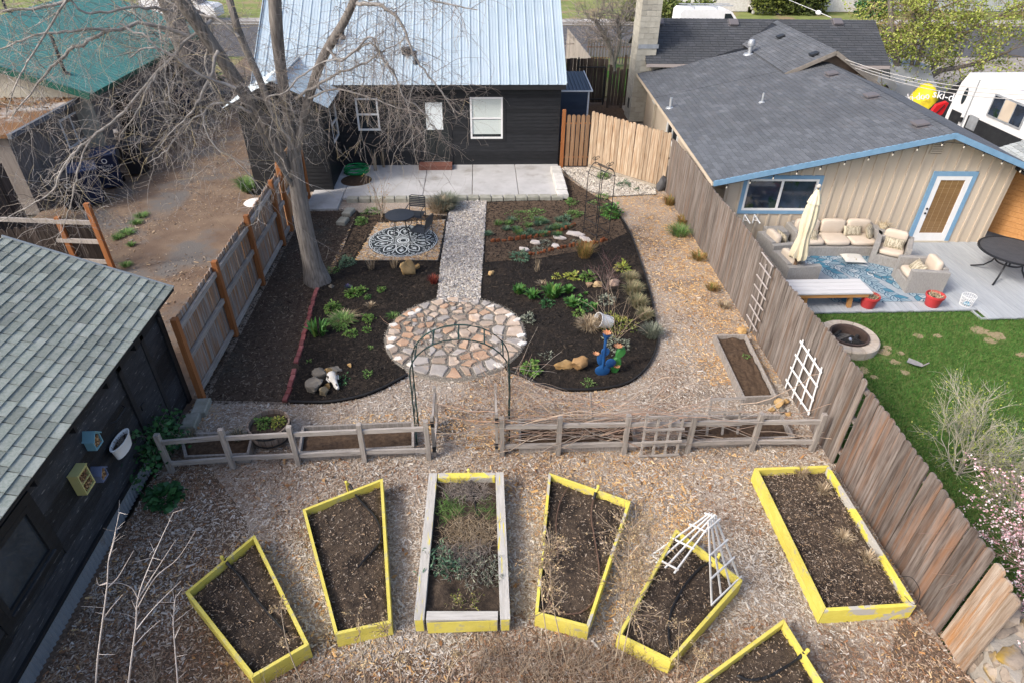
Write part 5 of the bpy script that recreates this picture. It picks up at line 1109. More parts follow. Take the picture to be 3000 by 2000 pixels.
q=at(1192,808); rock('boulder','large golden boulder in front of the seating corner',(q.x,q.y,.0),(.22,.2,.27),m_rocky,1)
q=at(1222,790); rock('boulder','small golden rock touching the right side of the large golden boulder',(q.x,q.y,.02),(.09,.08,.08),m_rocky,2)
q=at(1438,807); rock('boulder','small golden rock alone near the gravel path',(q.x,q.y,.02),(.11,.09,.07),m_rocky,3)
q=at(1725,843); rock('boulder','brownish rock left of the oval tan rock by the grass clumps',(q.x,q.y,.02),(.13,.1,.09),M('brown_rock',(.26,.17,.10),(.36,.26,.17),sc=3,bump=.7),4)
q=at(1747,842); rock('boulder','oval tan rock by the red stemmed shrub',(q.x,q.y,.02),(.15,.12,.09),M('tan_rock',(.36,.25,.13),(.46,.34,.2),sc=3,bump=.7),5)
q=at(1797,838); rock('boulder','pinkish brown rock under the red stemmed shrub near the grass clumps',(q.x,q.y,.02),(.17,.13,.1),M('pink_rock',(.30,.21,.16),(.4,.3,.24),sc=3,bump=.7),6)
q=at(1652,1078); rock('boulder','craggy flat golden rock left of the split brown boulder',(q.x,q.y,.03),(.25,.13,.11),m_rocky,7,rz=.1)
q=at(1698,1085); rock('boulder','blocky split brown boulder beside the blue cactus sculpture',(q.x,q.y,.03),(.17,.17,.19),M('ochre_rock',(.24,.14,.06),(.36,.23,.11),sc=3,bump=.8),8)
q=at(925,1145); rock('boulder','tall grey boulder at the left of the rock group by the animal skull',(q.x,q.y,.0),(.17,.22,.17),m_rockg,9,rz=.5)
q=at(935,1110); rock('boulder','grey boulder with a rusty top behind the tall grey boulder',(q.x,q.y,.0),(.18,.13,.14),m_rockg,10)
q=at(953,1155); rock('boulder','rounded olive brown rock below the skull',(q.x,q.y,.0),(.11,.12,.12),M('olive_rock',(.15,.12,.07),(.22,.18,.12),sc=3,bump=.6),11)
q=at(962,1100); rock('boulder','tan rock behind the skull',(q.x,q.y,.0),(.14,.11,.1),m_rocky,12)
q=at(975,1090); rock('boulder','low brown rock farthest back in the skull rock group',(q.x,q.y,.0),(.2,.12,.08),m_rockg,13)
q=at(960,1138); rock('boulder','small golden rock between the boulders and the skull',(q.x,q.y,.0),(.09,.08,.08),m_rocky,14)
q=at(1026,1076); rock('boulder','small golden rock on the dark mulch above the skull',(q.x,q.y,.02),(.06,.05,.05),m_rocky,15)
q=at(1944,560); rock('boulder','dark upright slab of rock at the back corner of the fences',(q.x-.1,q.y,.0),(.17,.16,.33),M('dark_rock',(.06,.06,.062),(.11,.11,.115),sc=3,bump=.6),16)
q=at(972,845); rock('boulder','small dark rock beside the bare tree trunk',(q.x,q.y,.0),(.09,.08,.07),m_rockg,17)
q=at(1270,1270); rock('boulder','golden rock behind the left leaf of the wooden gate',(q.x,q.y,.0),(.13,.1,.12),m_rocky,18)
for i,(px,py,s,lab) in enumerate(((2278,1190,.13,'largest'),(2292,1208,.09,'grey, lowest'),(2310,1215,.07,'small orange'),(2258,1205,.08,'leftmost'),(2300,1180,.09,'farthest'),(2170,975,.14,'flat tan one above the long grey bed'))):
    q=at(px,py); rock('boulder','rock in the pile by the fence near the white lattice, '+lab if i<5 else 'flat tan rock at the far end of the long grey bed',(q.x,q.y,0),(s,s*.85,s*.75),(m_rocky,m_rockg)[i==1],20+i,'rocks piled by the right fence' if i<5 else None)
# skull
q=at(980,1128); sk=thing('animal_skull','white animal skull lying on the grey rocks','skull',(q.x,q.y,.08),R(-62)); m_bone=M('bone',(.66,.64,.60),(.52,.49,.43),sc=9,rough=.8,bump=.3)
sec=[(-.17,.055,.05,.10),(-.13,.085,.075,.11),(-.06,.10,.08,.10),(.0,.085,.07,.085),(.07,.05,.055,.065),(.15,.042,.045,.05),(.23,.036,.034,.04),(.27,.02,.02,.03)]
m=MB(); v=[];n=12
for (x,w,h,zc) in sec:
    for k in range(n): t=2*math.pi*k/n; v.append((x,w*math.cos(t),zc+h*math.sin(t)))
m.add(v,[(i*n+k,i*n+(k+1)%n,(i+1)*n+(k+1)%n,(i+1)*n+k) for i in range(len(sec)-1) for k in range(n)]+[tuple(range(n-1,-1,-1)),tuple(range((len(sec)-1)*n,len(sec)*n))]); m.build('cranium',m_bone,sk,local=True,smooth=True)
m_hole=M('bone_shadow_inside',(.10,.085,.07),rough=.9)
for s in (-1,1):
    m=MB(); m.sphere((-.05,s*.083,.13),.034,8,6,(1.1,.6,1)); m.build('eye_socket',m_hole,sk,local=True,smooth=True)
    m=MB(); m.tube([(-.13,s*.07,.08),(-.06,s*.115,.08),(.03,s*.09,.06)],.014,6); m.build('cheekbone',m_bone,sk,local=True,smooth=True)
    m=MB(); m.tube([(.05,s*.035,.03),(.16,s*.035,.01),(.25,s*.02,.015)],.012,6); m.build('tooth_row',m_bone,sk,local=True,smooth=True)
m=MB(); m.sphere((.19,0,.075),.03,8,6,(1.6,.55,.6)); m.build('nose_opening',m_hole,sk,local=True,smooth=True)
# cactus sculpture
q=at(1763,1100); cs=thing('cactus_sculpture','blue painted metal prickly pear sculpture with orange flowers','sculpture',(q.x,q.y,0)); m_cblu=M('cactus_blue',(.010,.055,.17),(.018,.085,.24),sc=4,rough=.4); m_corg=M('flower_orange',(.42,.15,.06),(.5,.28,.15),sc=12,rough=.6)
def pad(t,c,w,h,mat,rx=0,rz=0,d=.03):
    m=MB(); Mx=Matrix.Translation(c)@Matrix.Rotation(rz,4,'Z')@Matrix.Rotation(rx,4,'Y'); n=18
    pts=[(w*math.cos(2*math.pi*k/n)*(1-.12*math.sin(2*math.pi*k/n)*-1),h*math.sin(2*math.pi*k/n)) for k in range(n)]
    for dz,sc in ((-d,.86),(-d*.5,1),(d*.5,1),(d,.86)): m.v+= [tuple(Mx@Vector((a*sc,dz,b*sc))) for a,b in pts]
    m.f+=[(k*n+i,k*n+(i+1)%n,(k+1)*n+(i+1)%n,(k+1)*n+i) for k in range(3) for i in range(n)]+[tuple(range(n-1,-1,-1)),tuple(range(3*n,4*n))]; return m.build('pad',mat,t,smooth=True,angle=35)
def flower(t,c,r=.075):
    m=MB()
    for k in range(8):
        a=2*math.pi*k/8; d=Vector((math.cos(a),math.sin(a),.45)); s_=Vector((-math.sin(a),math.cos(a),0)); b=Vector(c); m.add([b,b+d*r*.6+s_*r*.26,b+d*r,b+d*r*.6-s_*r*.26],[(0,1,2,3)]); m.add([b-Z3*.004,b+d*r*.6+s_*r*.26-Z3*.004,b+d*r-Z3*.004,b+d*r*.6-s_*r*.26-Z3*.004],[(3,2,1,0)])
    m.sphere(c,r*.25,6,4); m.build('flower',m_corg,t)
cx_,cy_=q.x,q.y
pad(cs,Vector((cx_,cy_,.13)),.15,.13,m_cblu,d=.02); pad(cs,Vector((cx_-.05,cy_+.03,.37)),.075,.15,m_cblu,-.2,d=.02); pad(cs,Vector((cx_+.14,cy_-.02,.33)),.115,.105,m_cblu,.5,.25,d=.02); pad(cs,Vector((cx_+.02,cy_+.02,.58)),.085,.10,m_cblu,.1,d=.02)
m=MB(); m.tube([(cx_,cy_,.2),(cx_,cy_+.02,.9)],.03,8); m.lathe([(0,0),(.03,0),(.075,.09),(.08,.11),(0,.1)],(cx_+.01,cy_+.02,.88),12); m.build('stem',m_cblu,cs,smooth=True)
flower(cs,(cx_+.01,cy_+.02,1.0),.10); flower(cs,(cx_-.15,cy_+.05,.5),.075)
g_=thing('cactus_sculpture','green cactus sculpture with orange flowers just behind the blue one','sculpture',(cx_+.3,cy_+.1,0)); m_cgrn=M('cactus_green',(.03,.15,.035),(.05,.21,.05),sc=6,rough=.5)
pad(g_,Vector((cx_+.28,cy_+.1,.2)),.10,.22,m_cgrn,.1,0,.05); pad(g_,Vector((cx_+.34,cy_+.1,.5)),.085,.13,m_cgrn,.5,0,.05); flower(g_,(cx_+.27,cy_+.06,.66),.1); flower(g_,(cx_+.28,cy_+.02,.2),.08)
# tipped bucket
q=at(1768,960); bu=thing('white_bucket','white bucket tipped on its side spilling a dead grass plant','bucket',(q.x,q.y,.15)); Mx=Matrix.Translation((q.x,q.y,.17))@Matrix.Rotation(R(15),4,'Z')@Matrix.Rotation(R(-68),4,'Y')
m=MB(); m.lathe([(0,-.17),(.135,-.17),(.165,.17),(.175,.172),(.175,.15),(.168,.14)],(0,0,0),22); m.lathe([(.155,.17),(.128,-.155),(0,-.155)],(0,0,0),22); m.v=[tuple(Mx@Vector(p)) for p in m.v]; m.build('pail',m_white,bu,smooth=True)
m=MB(); m.lathe([(0,.10),(.147,.09)],(0,0,0),18); m.v=[tuple(Mx@Vector(p)) for p in m.v]; m.build('potting_soil',m_bedsoil,bu)
m=MB(); m.tube([Mx@Vector((.17*math.cos(t),.17*math.sin(t),.15-.2*math.sin(t))) for t in [math.pi*k/10 for k in range(11)]],.004,4); m.build('handle',m_iron,bu)
BUCK=(q.x,q.y)
# hose coil
q=at(1046,507,.06); m=MB(); P=[]
for k in range(220):
    a=k*.21; r=.36+.055*math.sin(k*.13)+random.uniform(-.015,.015); P.append((q.x+r*math.cos(a),q.y+r*.95*math.sin(a),.08+.0009*k+.02*math.sin(k*.37)))
m.tube(P,.016,6); tag(m.build('hose_coil',M('hose_green',(.012,.24,.07),(.02,.30,.09),sc=5,rough=.4),smooth=True),'bright green garden hose coiled on the patio by the black house','hose')
m=MB(); q2=at(1045,535); m.lathe([(0,.075),(.42,.074),(.5,.071)],(q2.x,q2.y,0),24); tag(m.build('bare_patch',M('patch_soil',(.06,.035,.02),(.1,.06,.035),sc=9,bump=.6,glob=True)),kind='structure')
q=at(748,590,.3); qd=at(748,594,.45); m=MB(); m.lathe([(0,.03),(.3,.02),(.32,.0),(.28,-.02)],tuple(qd),24); m.tube([(qd.x,qd.y,0),(qd.x,qd.y,.45)],.05,8); tag(m.build('round_table',m_whitew),'pale round table top in the driveway behind the trunk','table')
# ================================================================== BISTRO SET AND ROUND RUG
rc=Vector((-2.17,15.82,.05)); RR=.945; PI=math.pi
rug=thing('round_rug','round black outdoor rug with a white mandala pattern','rug',rc)
m=MB(); m.lathe([(0,.012),(RR-.01,.012),(RR,.006),(RR,0)],rc,64); m.build('mat',M('rug_black',(.018,.026,.03),(.028,.036,.04),sc=9,rough=.95),rug)
m=MB(); mw=m; zr=rc.z+.0145
def ribbon(pts,w):
    pts=[Vector((p[0],p[1],0)) for p in pts]; v=[]
    for i,p in enumerate(pts):
        d=(pts[min(i+1,len(pts)-1)]-pts[max(i-1,0)]); d=d.normalized() if d.length>1e-6 else Vector((1,0,0)); nrm=Vector((-d.y,d.x,0))*w/2; v+=[(rc.x+p.x+nrm.x,rc.y+p.y+nrm.y,zr),(rc.x+p.x-nrm.x,rc.y+p.y-nrm.y,zr)]
    mw.add(v,[(2*i,2*i+1,2*i+3,2*i+2) for i in range(len(pts)-1)])
def pol(r,a): return (r*math.cos(a),r*math.sin(a))
ribbon([pol(RR-.028,2*PI*k/72) for k in range(73)],.02)
for k in range(40):
    a0=2*PI*k/40; ribbon([pol(RR-.05-.042*math.sin(PI*t/6),a0+2*PI/40*t/6) for t in range(7)],.014)
    ribbon([pol(.30,2*PI*k/40+.02),pol(.20,2*PI*k/40+.02)],.016)
for r,w in ((.155,.045),(.095,.03)): ribbon([pol(r,2*PI*k/40) for k in range(41)],w)
ribbon([pol(.325,2*PI*k/60) for k in range(61)],.01)
for k in range(10):
    a=2*PI*k/10+PI/10
    for s in (-1,1):
        ribbon([pol(.30+(.78-.30)*t/12,a+s*(.30*math.sin(PI*(t/12)**.8)*(1-.15*t/12))) for t in range(13)],.026)
        ribbon([pol(.47+.16*t/6,a+s*(.10*math.sin(PI*t/6))) for t in range(7)],.012)
    for s in (-1,0,1): ribbon([pol(.52,a),pol(.66-.05*abs(s),a+s*.075)],.034)
    ribbon([pol(.44,a-.06),pol(.44,a+.06)],.03)
    b=a+PI/10
    for s in (-1,1):
        ribbon([(pol(.56+.2*t/8,b+s*.02*t/8)) for t in range(9)],.012)
        c=pol(.80,b+s*.085); ribbon([(c[0]+(.05-.035*t/12)*math.cos(s*t*.6+b),c[1]+(.05-.035*t/12)*math.sin(s*t*.6+b)) for t in range(13)],.012)
m.build('mandala_print',M('rug_white',(.66,.70,.70),(.56,.6,.6),sc=30,rough=.95),rug,fix=False)
bt=thing('bistro_table','round black mesh bistro table standing on the round rug','table',(-2.22,15.93,.06)); tx,ty=-2.22,15.93
m_mesh=M('perforated_black',(.03,.035,.042),(.05,.056,.065),sc=70,rough=.5,metal=.3)
m=MB(); m.lathe([(0,.72),(.37,.72),(.385,.715),(.385,.69),(.375,.69),(.37,.705),(0,.705)],(tx,ty,.06),40); m.build('tabletop',m_mesh,bt,smooth=True)
m=MB(); m.lathe([(.26,.42),(.27,.42),(.27,.43),(.26,.43)],(tx,ty,.06),24); m.build('ring',m_iron,bt)
for k in range(4):
    a=PI/4+k*PI/2+.2; c,s=math.cos(a),math.sin(a); m=MB(); m.tube([(tx+c*.15,ty+s*.15,.76),(tx+c*.17,ty+s*.17,.6),(tx+c*.24,ty+s*.24,.35),(tx+c*.3,ty+s*.3,.12),(tx+c*.34,ty+s*.34,.065)],.011,6); m.build('leg',m_iron,bt,smooth=True)
def chair(name,label,loc,rz):
    t=thing(name,label,'chair',loc,rz,'black metal chairs at the bistro table'); w,d=.23,.22
    for s in (-1,1):
        m=MB(); m.tube([(s*w,-d,0),(s*w,-d,.44),(s*w,-d+.02,.62),(s*w,d*.6,.64),(s*w,d+.05,.62)],.011,6); m.build('front_leg',m_iron,t,local=True,smooth=True)
        m=MB(); m.tube([(s*w,d+.08,0),(s*w*.98,d,.44),(s*w*.95,d+.08,.84)],.011,6); m.build('rear_leg',m_iron,t,local=True,smooth=True)
    m=MB(); m.tube([(-w*.95,d+.08,.84),(-w*.7,d+.09,.87),(w*.7,d+.09,.87),(w*.95,d+.08,.84)],.011,6); m.build('top_rail',m_iron,t,local=True,smooth=True)
    m=MB()                                  # slatted seat pan with slots
    for k in range(7):
        y0=-d+k*(2*d/7); m.box(-w+.005,y0+.004,.435,w-.005,y0+2*d/7-.004,.445)
    m.box(-w,-d,.43,-w+.02,d,.45); m.box(w-.02,-d,.43,w,d,.45); m.box(-.08,-d,.432,-.07,d,.444); m.box(.07,-d,.432,.08,d,.444); m.build('seat',m_mesh,t,local=True)
    m=MB()
    for k in range(6):
        z=.55+k*.048; y=d+.025+(z-.5)*.16; m.box(-w*.93,y,z+.004,w*.93,y+.006,z+.044)
    m.build('backrest',m_mesh,t,local=True); return t
chair('bistro_chair','black slatted metal chair behind the bistro table, facing the camera',(-1.87,16.55,.06),R(-12))
chair('bistro_chair','black slatted metal chair with its back towards the gravel path',(-1.66,15.6,.062),R(-112))
# ================================================================== DECK AND ITS FURNITURE
ZD=-.05
dk=thing('deck','pale blue grey plank deck in front of the tan house','deck',(10,13.8,ZD))
x=7.0
while x<16:
    y0=12.12 if x<11.5 else 11.75
    y1=15.7
    m=MB(); m.box(x+.003,y0+random.uniform(-.012,.012),ZD-.03,x+.137,y1,ZD+random.uniform(0,.003)); m.build('deck_board',m_deck,dk,fix=False); x+=.14
m=MB(); m.box(7.0,12.16,ZD-.12,11.5,12.2,ZD-.032); m.box(11.52,11.79,ZD-.12,16,11.83,ZD-.032); m.box(11.5,11.8,ZD-.12,11.54,12.2,ZD-.032); m.build('rim_joist',m_deck,dk)
def rbox(mb,c,h,r=.05,k=3):      # soft cushion block: rounded superellipsoid
    n=16; mm=8; v=[]
    def sp(x,p): return math.copysign(abs(x)**p,x)
    for i in range(mm+1):
        a=-PI/2+PI*i/mm
        for j in range(n):
            t=2*PI*j/n; v.append((c[0]+h[0]*sp(math.cos(a),.35)*sp(math.cos(t),.35),c[1]+h[1]*sp(math.cos(a),.35)*sp(math.sin(t),.35),c[2]+h[2]*sp(math.sin(a),.5)))
    mb.add(v,[(i*n+j,i*n+(j+1)%n,(i+1)*n+(j+1)%n,(i+1)*n+j) for i in range(mm) for j in range(n)]); return mb
m_plaid=M('plaid',(.50,.44,.33),(.20,.17,.12),sc=2,st=(16,16,3),lo=.48,hi=.52,rough=.95,c3=(.36,.33,.24),sc3=9)
m_dots=M('patterned_white',(.64,.62,.56),(.40,.34,.2),sc=13,lo=.62,hi=.66,rough=.95)
m_bwpat=M('black_white_print',(.68,.68,.66),(.06,.06,.06),sc=6,st=(4,4,10),lo=.58,hi=.6,rough=.95)
def pillow(name,label,loc,rz,tilt,w,h,mat,group='loose pillows on the deck furniture'):
    me=bpy.data.meshes.new(name); v=[];f=[];n=9
    for s in (1,-1):
        for i in range(n+1):
            for j in range(n+1):
                a,b=2*i/n-1,2*j/n-1; q_=((1-a**4)*(1-b**4))**.55; pin=1-.07*(abs(a)**2*(1-abs(b)**2)+abs(b)**2*(1-abs(a)**2)); v.append((a*w/2*pin,s*.075*q_,b*h/2*pin))
    N=(n+1)**2
    for i in range(n):
        for j in range(n):
            q=[i*(n+1)+j,(i+1)*(n+1)+j,(i+1)*(n+1)+j+1,i*(n+1)+j+1]; f.append(q); f.append([x+N for x in q[::-1]])
    me.from_pydata(v,[],f); me.polygons.foreach_set('use_smooth',[True]*len(f)); me.materials.append(mat)
    o=obj(name,me,None,loc); o.rotation_euler=(tilt,0,rz); return tag(o,label,'pillow',group)
def seatbox(name,label,loc,rz,w,d,ncush,group,h=.62):
    t=thing(name,label,'sofa' if ncush>1 else 'armchair',loc,rz,group); aw=.13
    for s in (-1,1):
        m=MB(); m.cbox((s*(w/2-aw/2),0,h/2),(aw/2,d/2,h/2),0,.015); m.build('arm',m_wick,t,local=True)
    m=MB(); m.cbox((0,d/2-.06,h/2+.02),(w/2-aw-.002,.06,h/2+.02),0,.015); m.build('back_panel',m_wick,t,local=True)
    m=MB(); m.cbox((0,-.06,.14),(w/2-aw-.002,d/2-.065,.14),0,.012); m.build('base',m_wick,t,local=True)
    iw=(w-2*aw)/ncush
    for k in range(ncush):
        x=-w/2+aw+iw*(k+.5); rbox(m:=MB(),(x,-.08,.36),(iw/2-.006,d/2-.1,.075)); m.build('seat_cushion',m_cush,t,local=True,smooth=True,angle=60)
        m=rbox(MB(),(x,d/2-.21,.60),(iw/2-.02,.09,.2)); m.build('back_cushion',m_cush,t,local=True,smooth=True,angle=60)
    return t
GA='wicker armchairs with beige cushions on the deck'
seatbox('sofa','three seat grey wicker sofa with beige cushions against the tan house wall',(9.45,15.22,ZD),R(-2),2.35,.85,3,None)
seatbox('armchair','grey wicker armchair angled between the sofa and the glazed door',(10.72,14.55,ZD),R(-33),.86,.84,1,GA)
seatbox('armchair','grey wicker armchair behind the middle red pot, seen from its side',(10.75,13.25,ZD),R(-98),.86,.86,1,GA)
seatbox('armchair','grey wicker armchair farthest left, in the corner below the window',(7.75,14.75,ZD),R(98),.85,.82,1,GA)
seatbox('armchair','grey wicker armchair behind the closed parasol with a black and white pillow',(7.72,13.62,ZD),R(95),.9,.84,1,GA)
st_=thing('side_table','square grey wicker side table between the corner armchair and the sofa','table',(8.0,15.38,ZD))
m=MB(); m.cbox((7.9,15.35,ZD+.52),(.27,.24,.025),0,.01); m.build('tabletop',m_wick,st_)
for sx in (-1,1): m=MB(); m.cbox((7.9+sx*.245,15.35,ZD+.247),(.02,.235,.247),0,.01); m.build('side',m_wick,st_)
m=MB(); m.cbox((7.9,15.57,ZD+.247),(.22,.018,.247),0,.01); m.build('side',m_wick,st_)
s2=thing('side_table','square grey wicker side table right of the sofa carrying dry flowers','table',(10.85,15.42,ZD)); m=MB(); m.cbox((10.9,15.42,ZD+.5),(.24,.22,.025),0,.01); m.build('tabletop',m_wick,s2)
for sx in (-1,1): m=MB(); m.cbox((10.9+sx*.21,15.42,ZD+.237),(.02,.2,.237),0,.01); m.build('side',m_wick,s2)
pillow('pillow','plaid lumbar pillow lying on the right seat of the sofa',(9.95,15.25,ZD+.53),R(-4),R(-30),.5,.28,m_plaid)
pillow('pillow','square plaid pillow propped on the right arm of the sofa',(10.35,15.12,ZD+.56),R(50),R(-25),.4,.38,m_plaid)
pillow('pillow','small plaid pillow on the left seat of the sofa partly behind the parasol',(8.75,15.1,ZD+.5),R(-20),R(-60),.36,.34,m_plaid)
pillow('pillow','plaid lumbar pillow in the angled armchair by the door',(10.68,14.48,ZD+.54),R(-33),R(-35),.48,.3,m_plaid)
pillow('pillow','plaid pillow in the armchair behind the middle red pot',(10.6,13.25,ZD+.52),R(-98),R(-40),.46,.32,m_plaid)
pillow('pillow','dark plaid pillow in the corner armchair',(7.82,14.75,ZD+.58),R(98),R(-20),.44,.38,m_plaid)
pillow('pillow','white pillow with black dashes in the armchair behind the parasol',(7.85,13.7,ZD+.6),R(95),R(-25),.44,.42,m_bwpat)
pillow('floor_pillow','white patterned pillow lying flat on the blue leaf rug',(9.75,14.5,ZD+.1),R(-6),R(90),.56,.44,m_dots,None)
# leaf rug
lr=thing('leaf_rug','grey outdoor rug printed with blue leaves on the deck','rug',(9.0,13.7,ZD)); rx0,rx1,ry0,ry1=7.55,10.75,12.5,14.95
m=MB(); m.box(rx0,ry0,ZD+.004,rx1,ry1,ZD+.012); m.build('mat',M('rug_grey',(.27,.31,.34),(.33,.37,.40),sc=8,rough=.95),lr)
LM_=0
LM=[M('leaf_navy',(.03,.085,.15),(.045,.11,.18),sc=8,rough=.95),M('leaf_teal',(.05,.17,.25),(.08,.22,.30),sc=8,rough=.95),M('leaf_pale',(.22,.31,.36),(.29,.38,.42),sc=8,rough=.95),M('leaf_white',(.46,.51,.53),(.40,.45,.47),sc=8,rough=.95)]
LB=[MB() for _ in LM]; zl=ZD+.0135
def leafshape(mb,x,y,a,L_,w,z,n=7):
    c,s=math.cos(a),math.sin(a); P_=[]
    for k in range(n+1): t=k/n; P_.append((t*L_,w*math.sin(PI*t**.85)))
    for k in range(n-1,0,-1): t=k/n; P_.append((t*L_,-w*math.sin(PI*t**.85)))
    mb.poly([(min(rx1-.01,max(rx0+.01,x+p[0]*c-p[1]*s)),min(ry1-.01,max(ry0+.01,y+p[0]*s+p[1]*c)),z) for p in P_])
rr=random.Random(5); nleaf=0
for b in range(8):
    x0,y0=rx0+.1+b*.5+rr.uniform(-.1,.1)-.6,ry1+.1; x,y=x0,y0; a=-1.0
    pts=[]
    while y>ry0-.1:
        a=-1.05+.25*math.sin(y*2.5+b); x+=.17*math.cos(a); y+=.17*math.sin(a); pts.append((x,y))
        if rx0+.05<x<rx1-.05 and ry0+.05<y<ry1-.05:
            for s in (-1,1):
                L_=rr.uniform(.27,.38); aa=a+s*rr.uniform(.5,.9); k=rr.choice((1,2,2,2,3,2,1)); z=zl+.0012*(nleaf%6); nleaf+=1
                leafshape(LB[0],x,y,aa,L_,.095,z); leafshape(LB[k],x+.019*math.cos(aa),y+.019*math.sin(aa),aa,L_-.04,.074,z+.0004)
                if k>1:
                    for o in (-.5,0,.5): 
                        q0=(x+.05*math.cos(aa),y+.05*math.sin(aa)); dx,dy=math.cos(aa+o*.35),math.sin(aa+o*.35); LB[0].poly([(q0[0]-dy*.007,q0[1]+dx*.007,z+.0008),(q0[0]+dy*.007,q0[1]-dx*.007,z+.0008),(q0[0]+dx*L_*.6,q0[1]+dy*L_*.6,z+.0008)])
for mb,mt,nm in zip(LB,LM,('navy','teal','pale','white')): mb.build(nm+'_leaf_print',mt,lr,fix=False,kind='stuff')
# parasol
pa=thing('parasol','closed cream parasol with a ball finial standing on the deck','parasol',(7.55,13.3,ZD)); b0=Vector((7.55,13.3,ZD)); m=MB(); m.tube([b0,b0+Z3*2.55],.022,8); m.build('pole',M('pole_bronze',(.11,.085,.065),rough=.5,metal=.3),pa,smooth=True)
m=MB(); m.lathe([(0,0),(.26,0),(.26,.05),(.05,.08),(.05,.2),(0,.2)],tuple(b0),20); m.build('base',m_dkmetal,pa)
m=MB(); n=48; v=[]; prof=[(.17,.82,1.),(.175,.95,.9),(.15,1.15,.8),(.125,1.35,.6),(.13,1.42,.5),(.15,1.65,.6),(.15,1.9,.6),(.13,2.12,.5),(.10,2.22,.3),(.14,2.20,.4),(.10,2.36,.3),(.03,2.52,.1),(0,2.53,0)]
for (r,z,f) in prof:
    for k in range(n): a=2*PI*k/n; q=r*(1+.30*f*math.cos(8*a+z*1.3)); v.append((b0.x+q*math.cos(a),b0.y+q*math.sin(a),b0.z+z+.04*f*math.cos(8*a)*(z<.9)))
m.add(v,[(i*n+k,i*n+(k+1)%n,(i+1)*n+(k+1)%n,(i+1)*n+k) for i in range(len(prof)-1) for k in range(n)]); m.build('folded_canopy',M('cream_cloth',(.62,.55,.38),(.68,.61,.45),sc=4,rough=.95),pa,smooth=True,angle=70)
m=MB(); m.sphere(tuple(b0+Z3*2.6),.05,10,8); m.build('finial',M('grey_wood_ball',(.45,.42,.38)),pa,smooth=True)
m=MB(); m.lathe([(.02,.55),(.045,.57),(.05,.63),(.035,.75),(.02,.76)],tuple(b0),12); m.build('runner',M('wood_brown',(.16,.10,.06)),pa,smooth=True)
# bench
bn=thing('bench','plank bench with a pale weathered top and an orange wood frame on the deck edge','bench',(8.1,12.55,ZD)); bx0,bx1,by0,by1=7.0,8.98,12.2,12.86; zb_=ZD+.45
for k in range(4):
    w=(by1-by0)/4; m=MB(); m.box(bx0,by0+k*w+.004,zb_-.035,bx1,by0+(k+1)*w-.004,zb_+random.uniform(0,.002)); m.build('plank',M('bench_top',(.54,.53,.52),(.63,.62,.61),sc=4,st=(.6,9,9),rnd=.05,rough=.85),bn)
m_cedar=M('cedar',(.40,.19,.06),(.50,.26,.10),sc=3,st=(.7,8,8),rough=.8)
m=MB(); m.box(bx0+.05,by0+.02,zb_-.13,bx1-.06,by0+.055,zb_-.037); m.box(bx0+.05,by1-.055,zb_-.13,bx1-.06,by1-.02,zb_-.037); m.build('apron',m_cedar,bn)
for x in (bx0+.45,bx1-.45):
    m=MB(); m.bar((x,by0+.12,zb_-.04),(x+.06,by0+.12,ZD),.09,.09,(0,1,0)); m.build('leg',m_cedar,bn); m=MB(); m.bar((x,by1-.12,zb_-.04),(x+.06,by1-.12,ZD),.09,.09,(0,1,0)); m.build('leg',m_cedar,bn)
# red pots
m_pot=M('red_pot',(.46,.035,.04),(.52,.055,.055),sc=3,rough=.5)
def drystems(mb,x,y,z,r,n,h,sp=.5):
    for k in range(n):
        a,q=random.uniform(0,6.28),r*math.sqrt(random.random()); px_,py_=x+q*math.cos(a),y+q*math.sin(a); d=Vector((random.gauss(0,sp),random.gauss(0,sp),1)).normalized()*h*random.uniform(.4,1); mb.tube([(px_,py_,z),Vector((px_,py_,z))+d*.6,Vector((px_,py_,z))+d+Vector((random.gauss(0,.02),random.gauss(0,.02),-.02))],[.005,.004,.002],3)
m_straw=M('straw',(.1,.1,.1),isl=[(.55,.44,.28),(.42,.32,.19),(.62,.54,.38),(.34,.26,.17)],rough=.95)
for i,(px,py,lab) in enumerate(((2540,898,'red plastic flower pot with dead stems beside the bench end'),(2728,895,'red plastic flower pot with dead stems in front of the side facing armchair'))):
    q=at(px,py,ZD); t=thing('flower_pot',lab,'flower pot',(q.x,q.y,ZD),0,'red flower pots on the deck edge')
    m=MB(); m.lathe([(0,0),(.135,0),(.15,.02),(.185,.24),(.21,.245),(.213,.30),(.195,.305),(.185,.26),(.16,.2)],(q.x,q.y,ZD),26); m.build('pot',m_pot,t,smooth=True)
    m=MB(); m.lathe([(0,.26),(.185,.25)],(q.x,q.y,ZD),16); m.build('soil',m_bedsoil,t)
    m=MB(); drystems(m,q.x,q.y,ZD+.25,.15,70,.16,.6); m.build('dead_stems',m_straw,t)
    m=MB(); m.tube([(q.x+.2*math.cos(t_)+.03,q.y+.05*math.cos(t_),ZD+.22-.2*math.sin(t_)) for t_ in [PI*.0+PI*k/10*.55 for k in range(11)]],.003,4); m.build('handle',m_iron,t)
q=at(2828,893,ZD); wb=thing('wire_basket','white round wire basket holding scraps of blue plastic on the deck','basket',(q.x,q.y,ZD))
m=MB()
for z,r in ((.005,.13),(.09,.14),(.17,.148),(.25,.155)): m.tube([(q.x+r*math.cos(2*PI*k/28),q.y+r*math.sin(2*PI*k/28),ZD+z) for k in range(29)],.006 if z>.2 or z<.02 else .004,5)
for k in range(20): a=2*PI*k/20; m.tube([(q.x+.13*math.cos(a),q.y+.13*math.sin(a),ZD+.005),(q.x+.155*math.cos(a),q.y+.155*math.sin(a),ZD+.25)],.004,4)
m.build('wire_frame',m_white,wb)
m=MB()
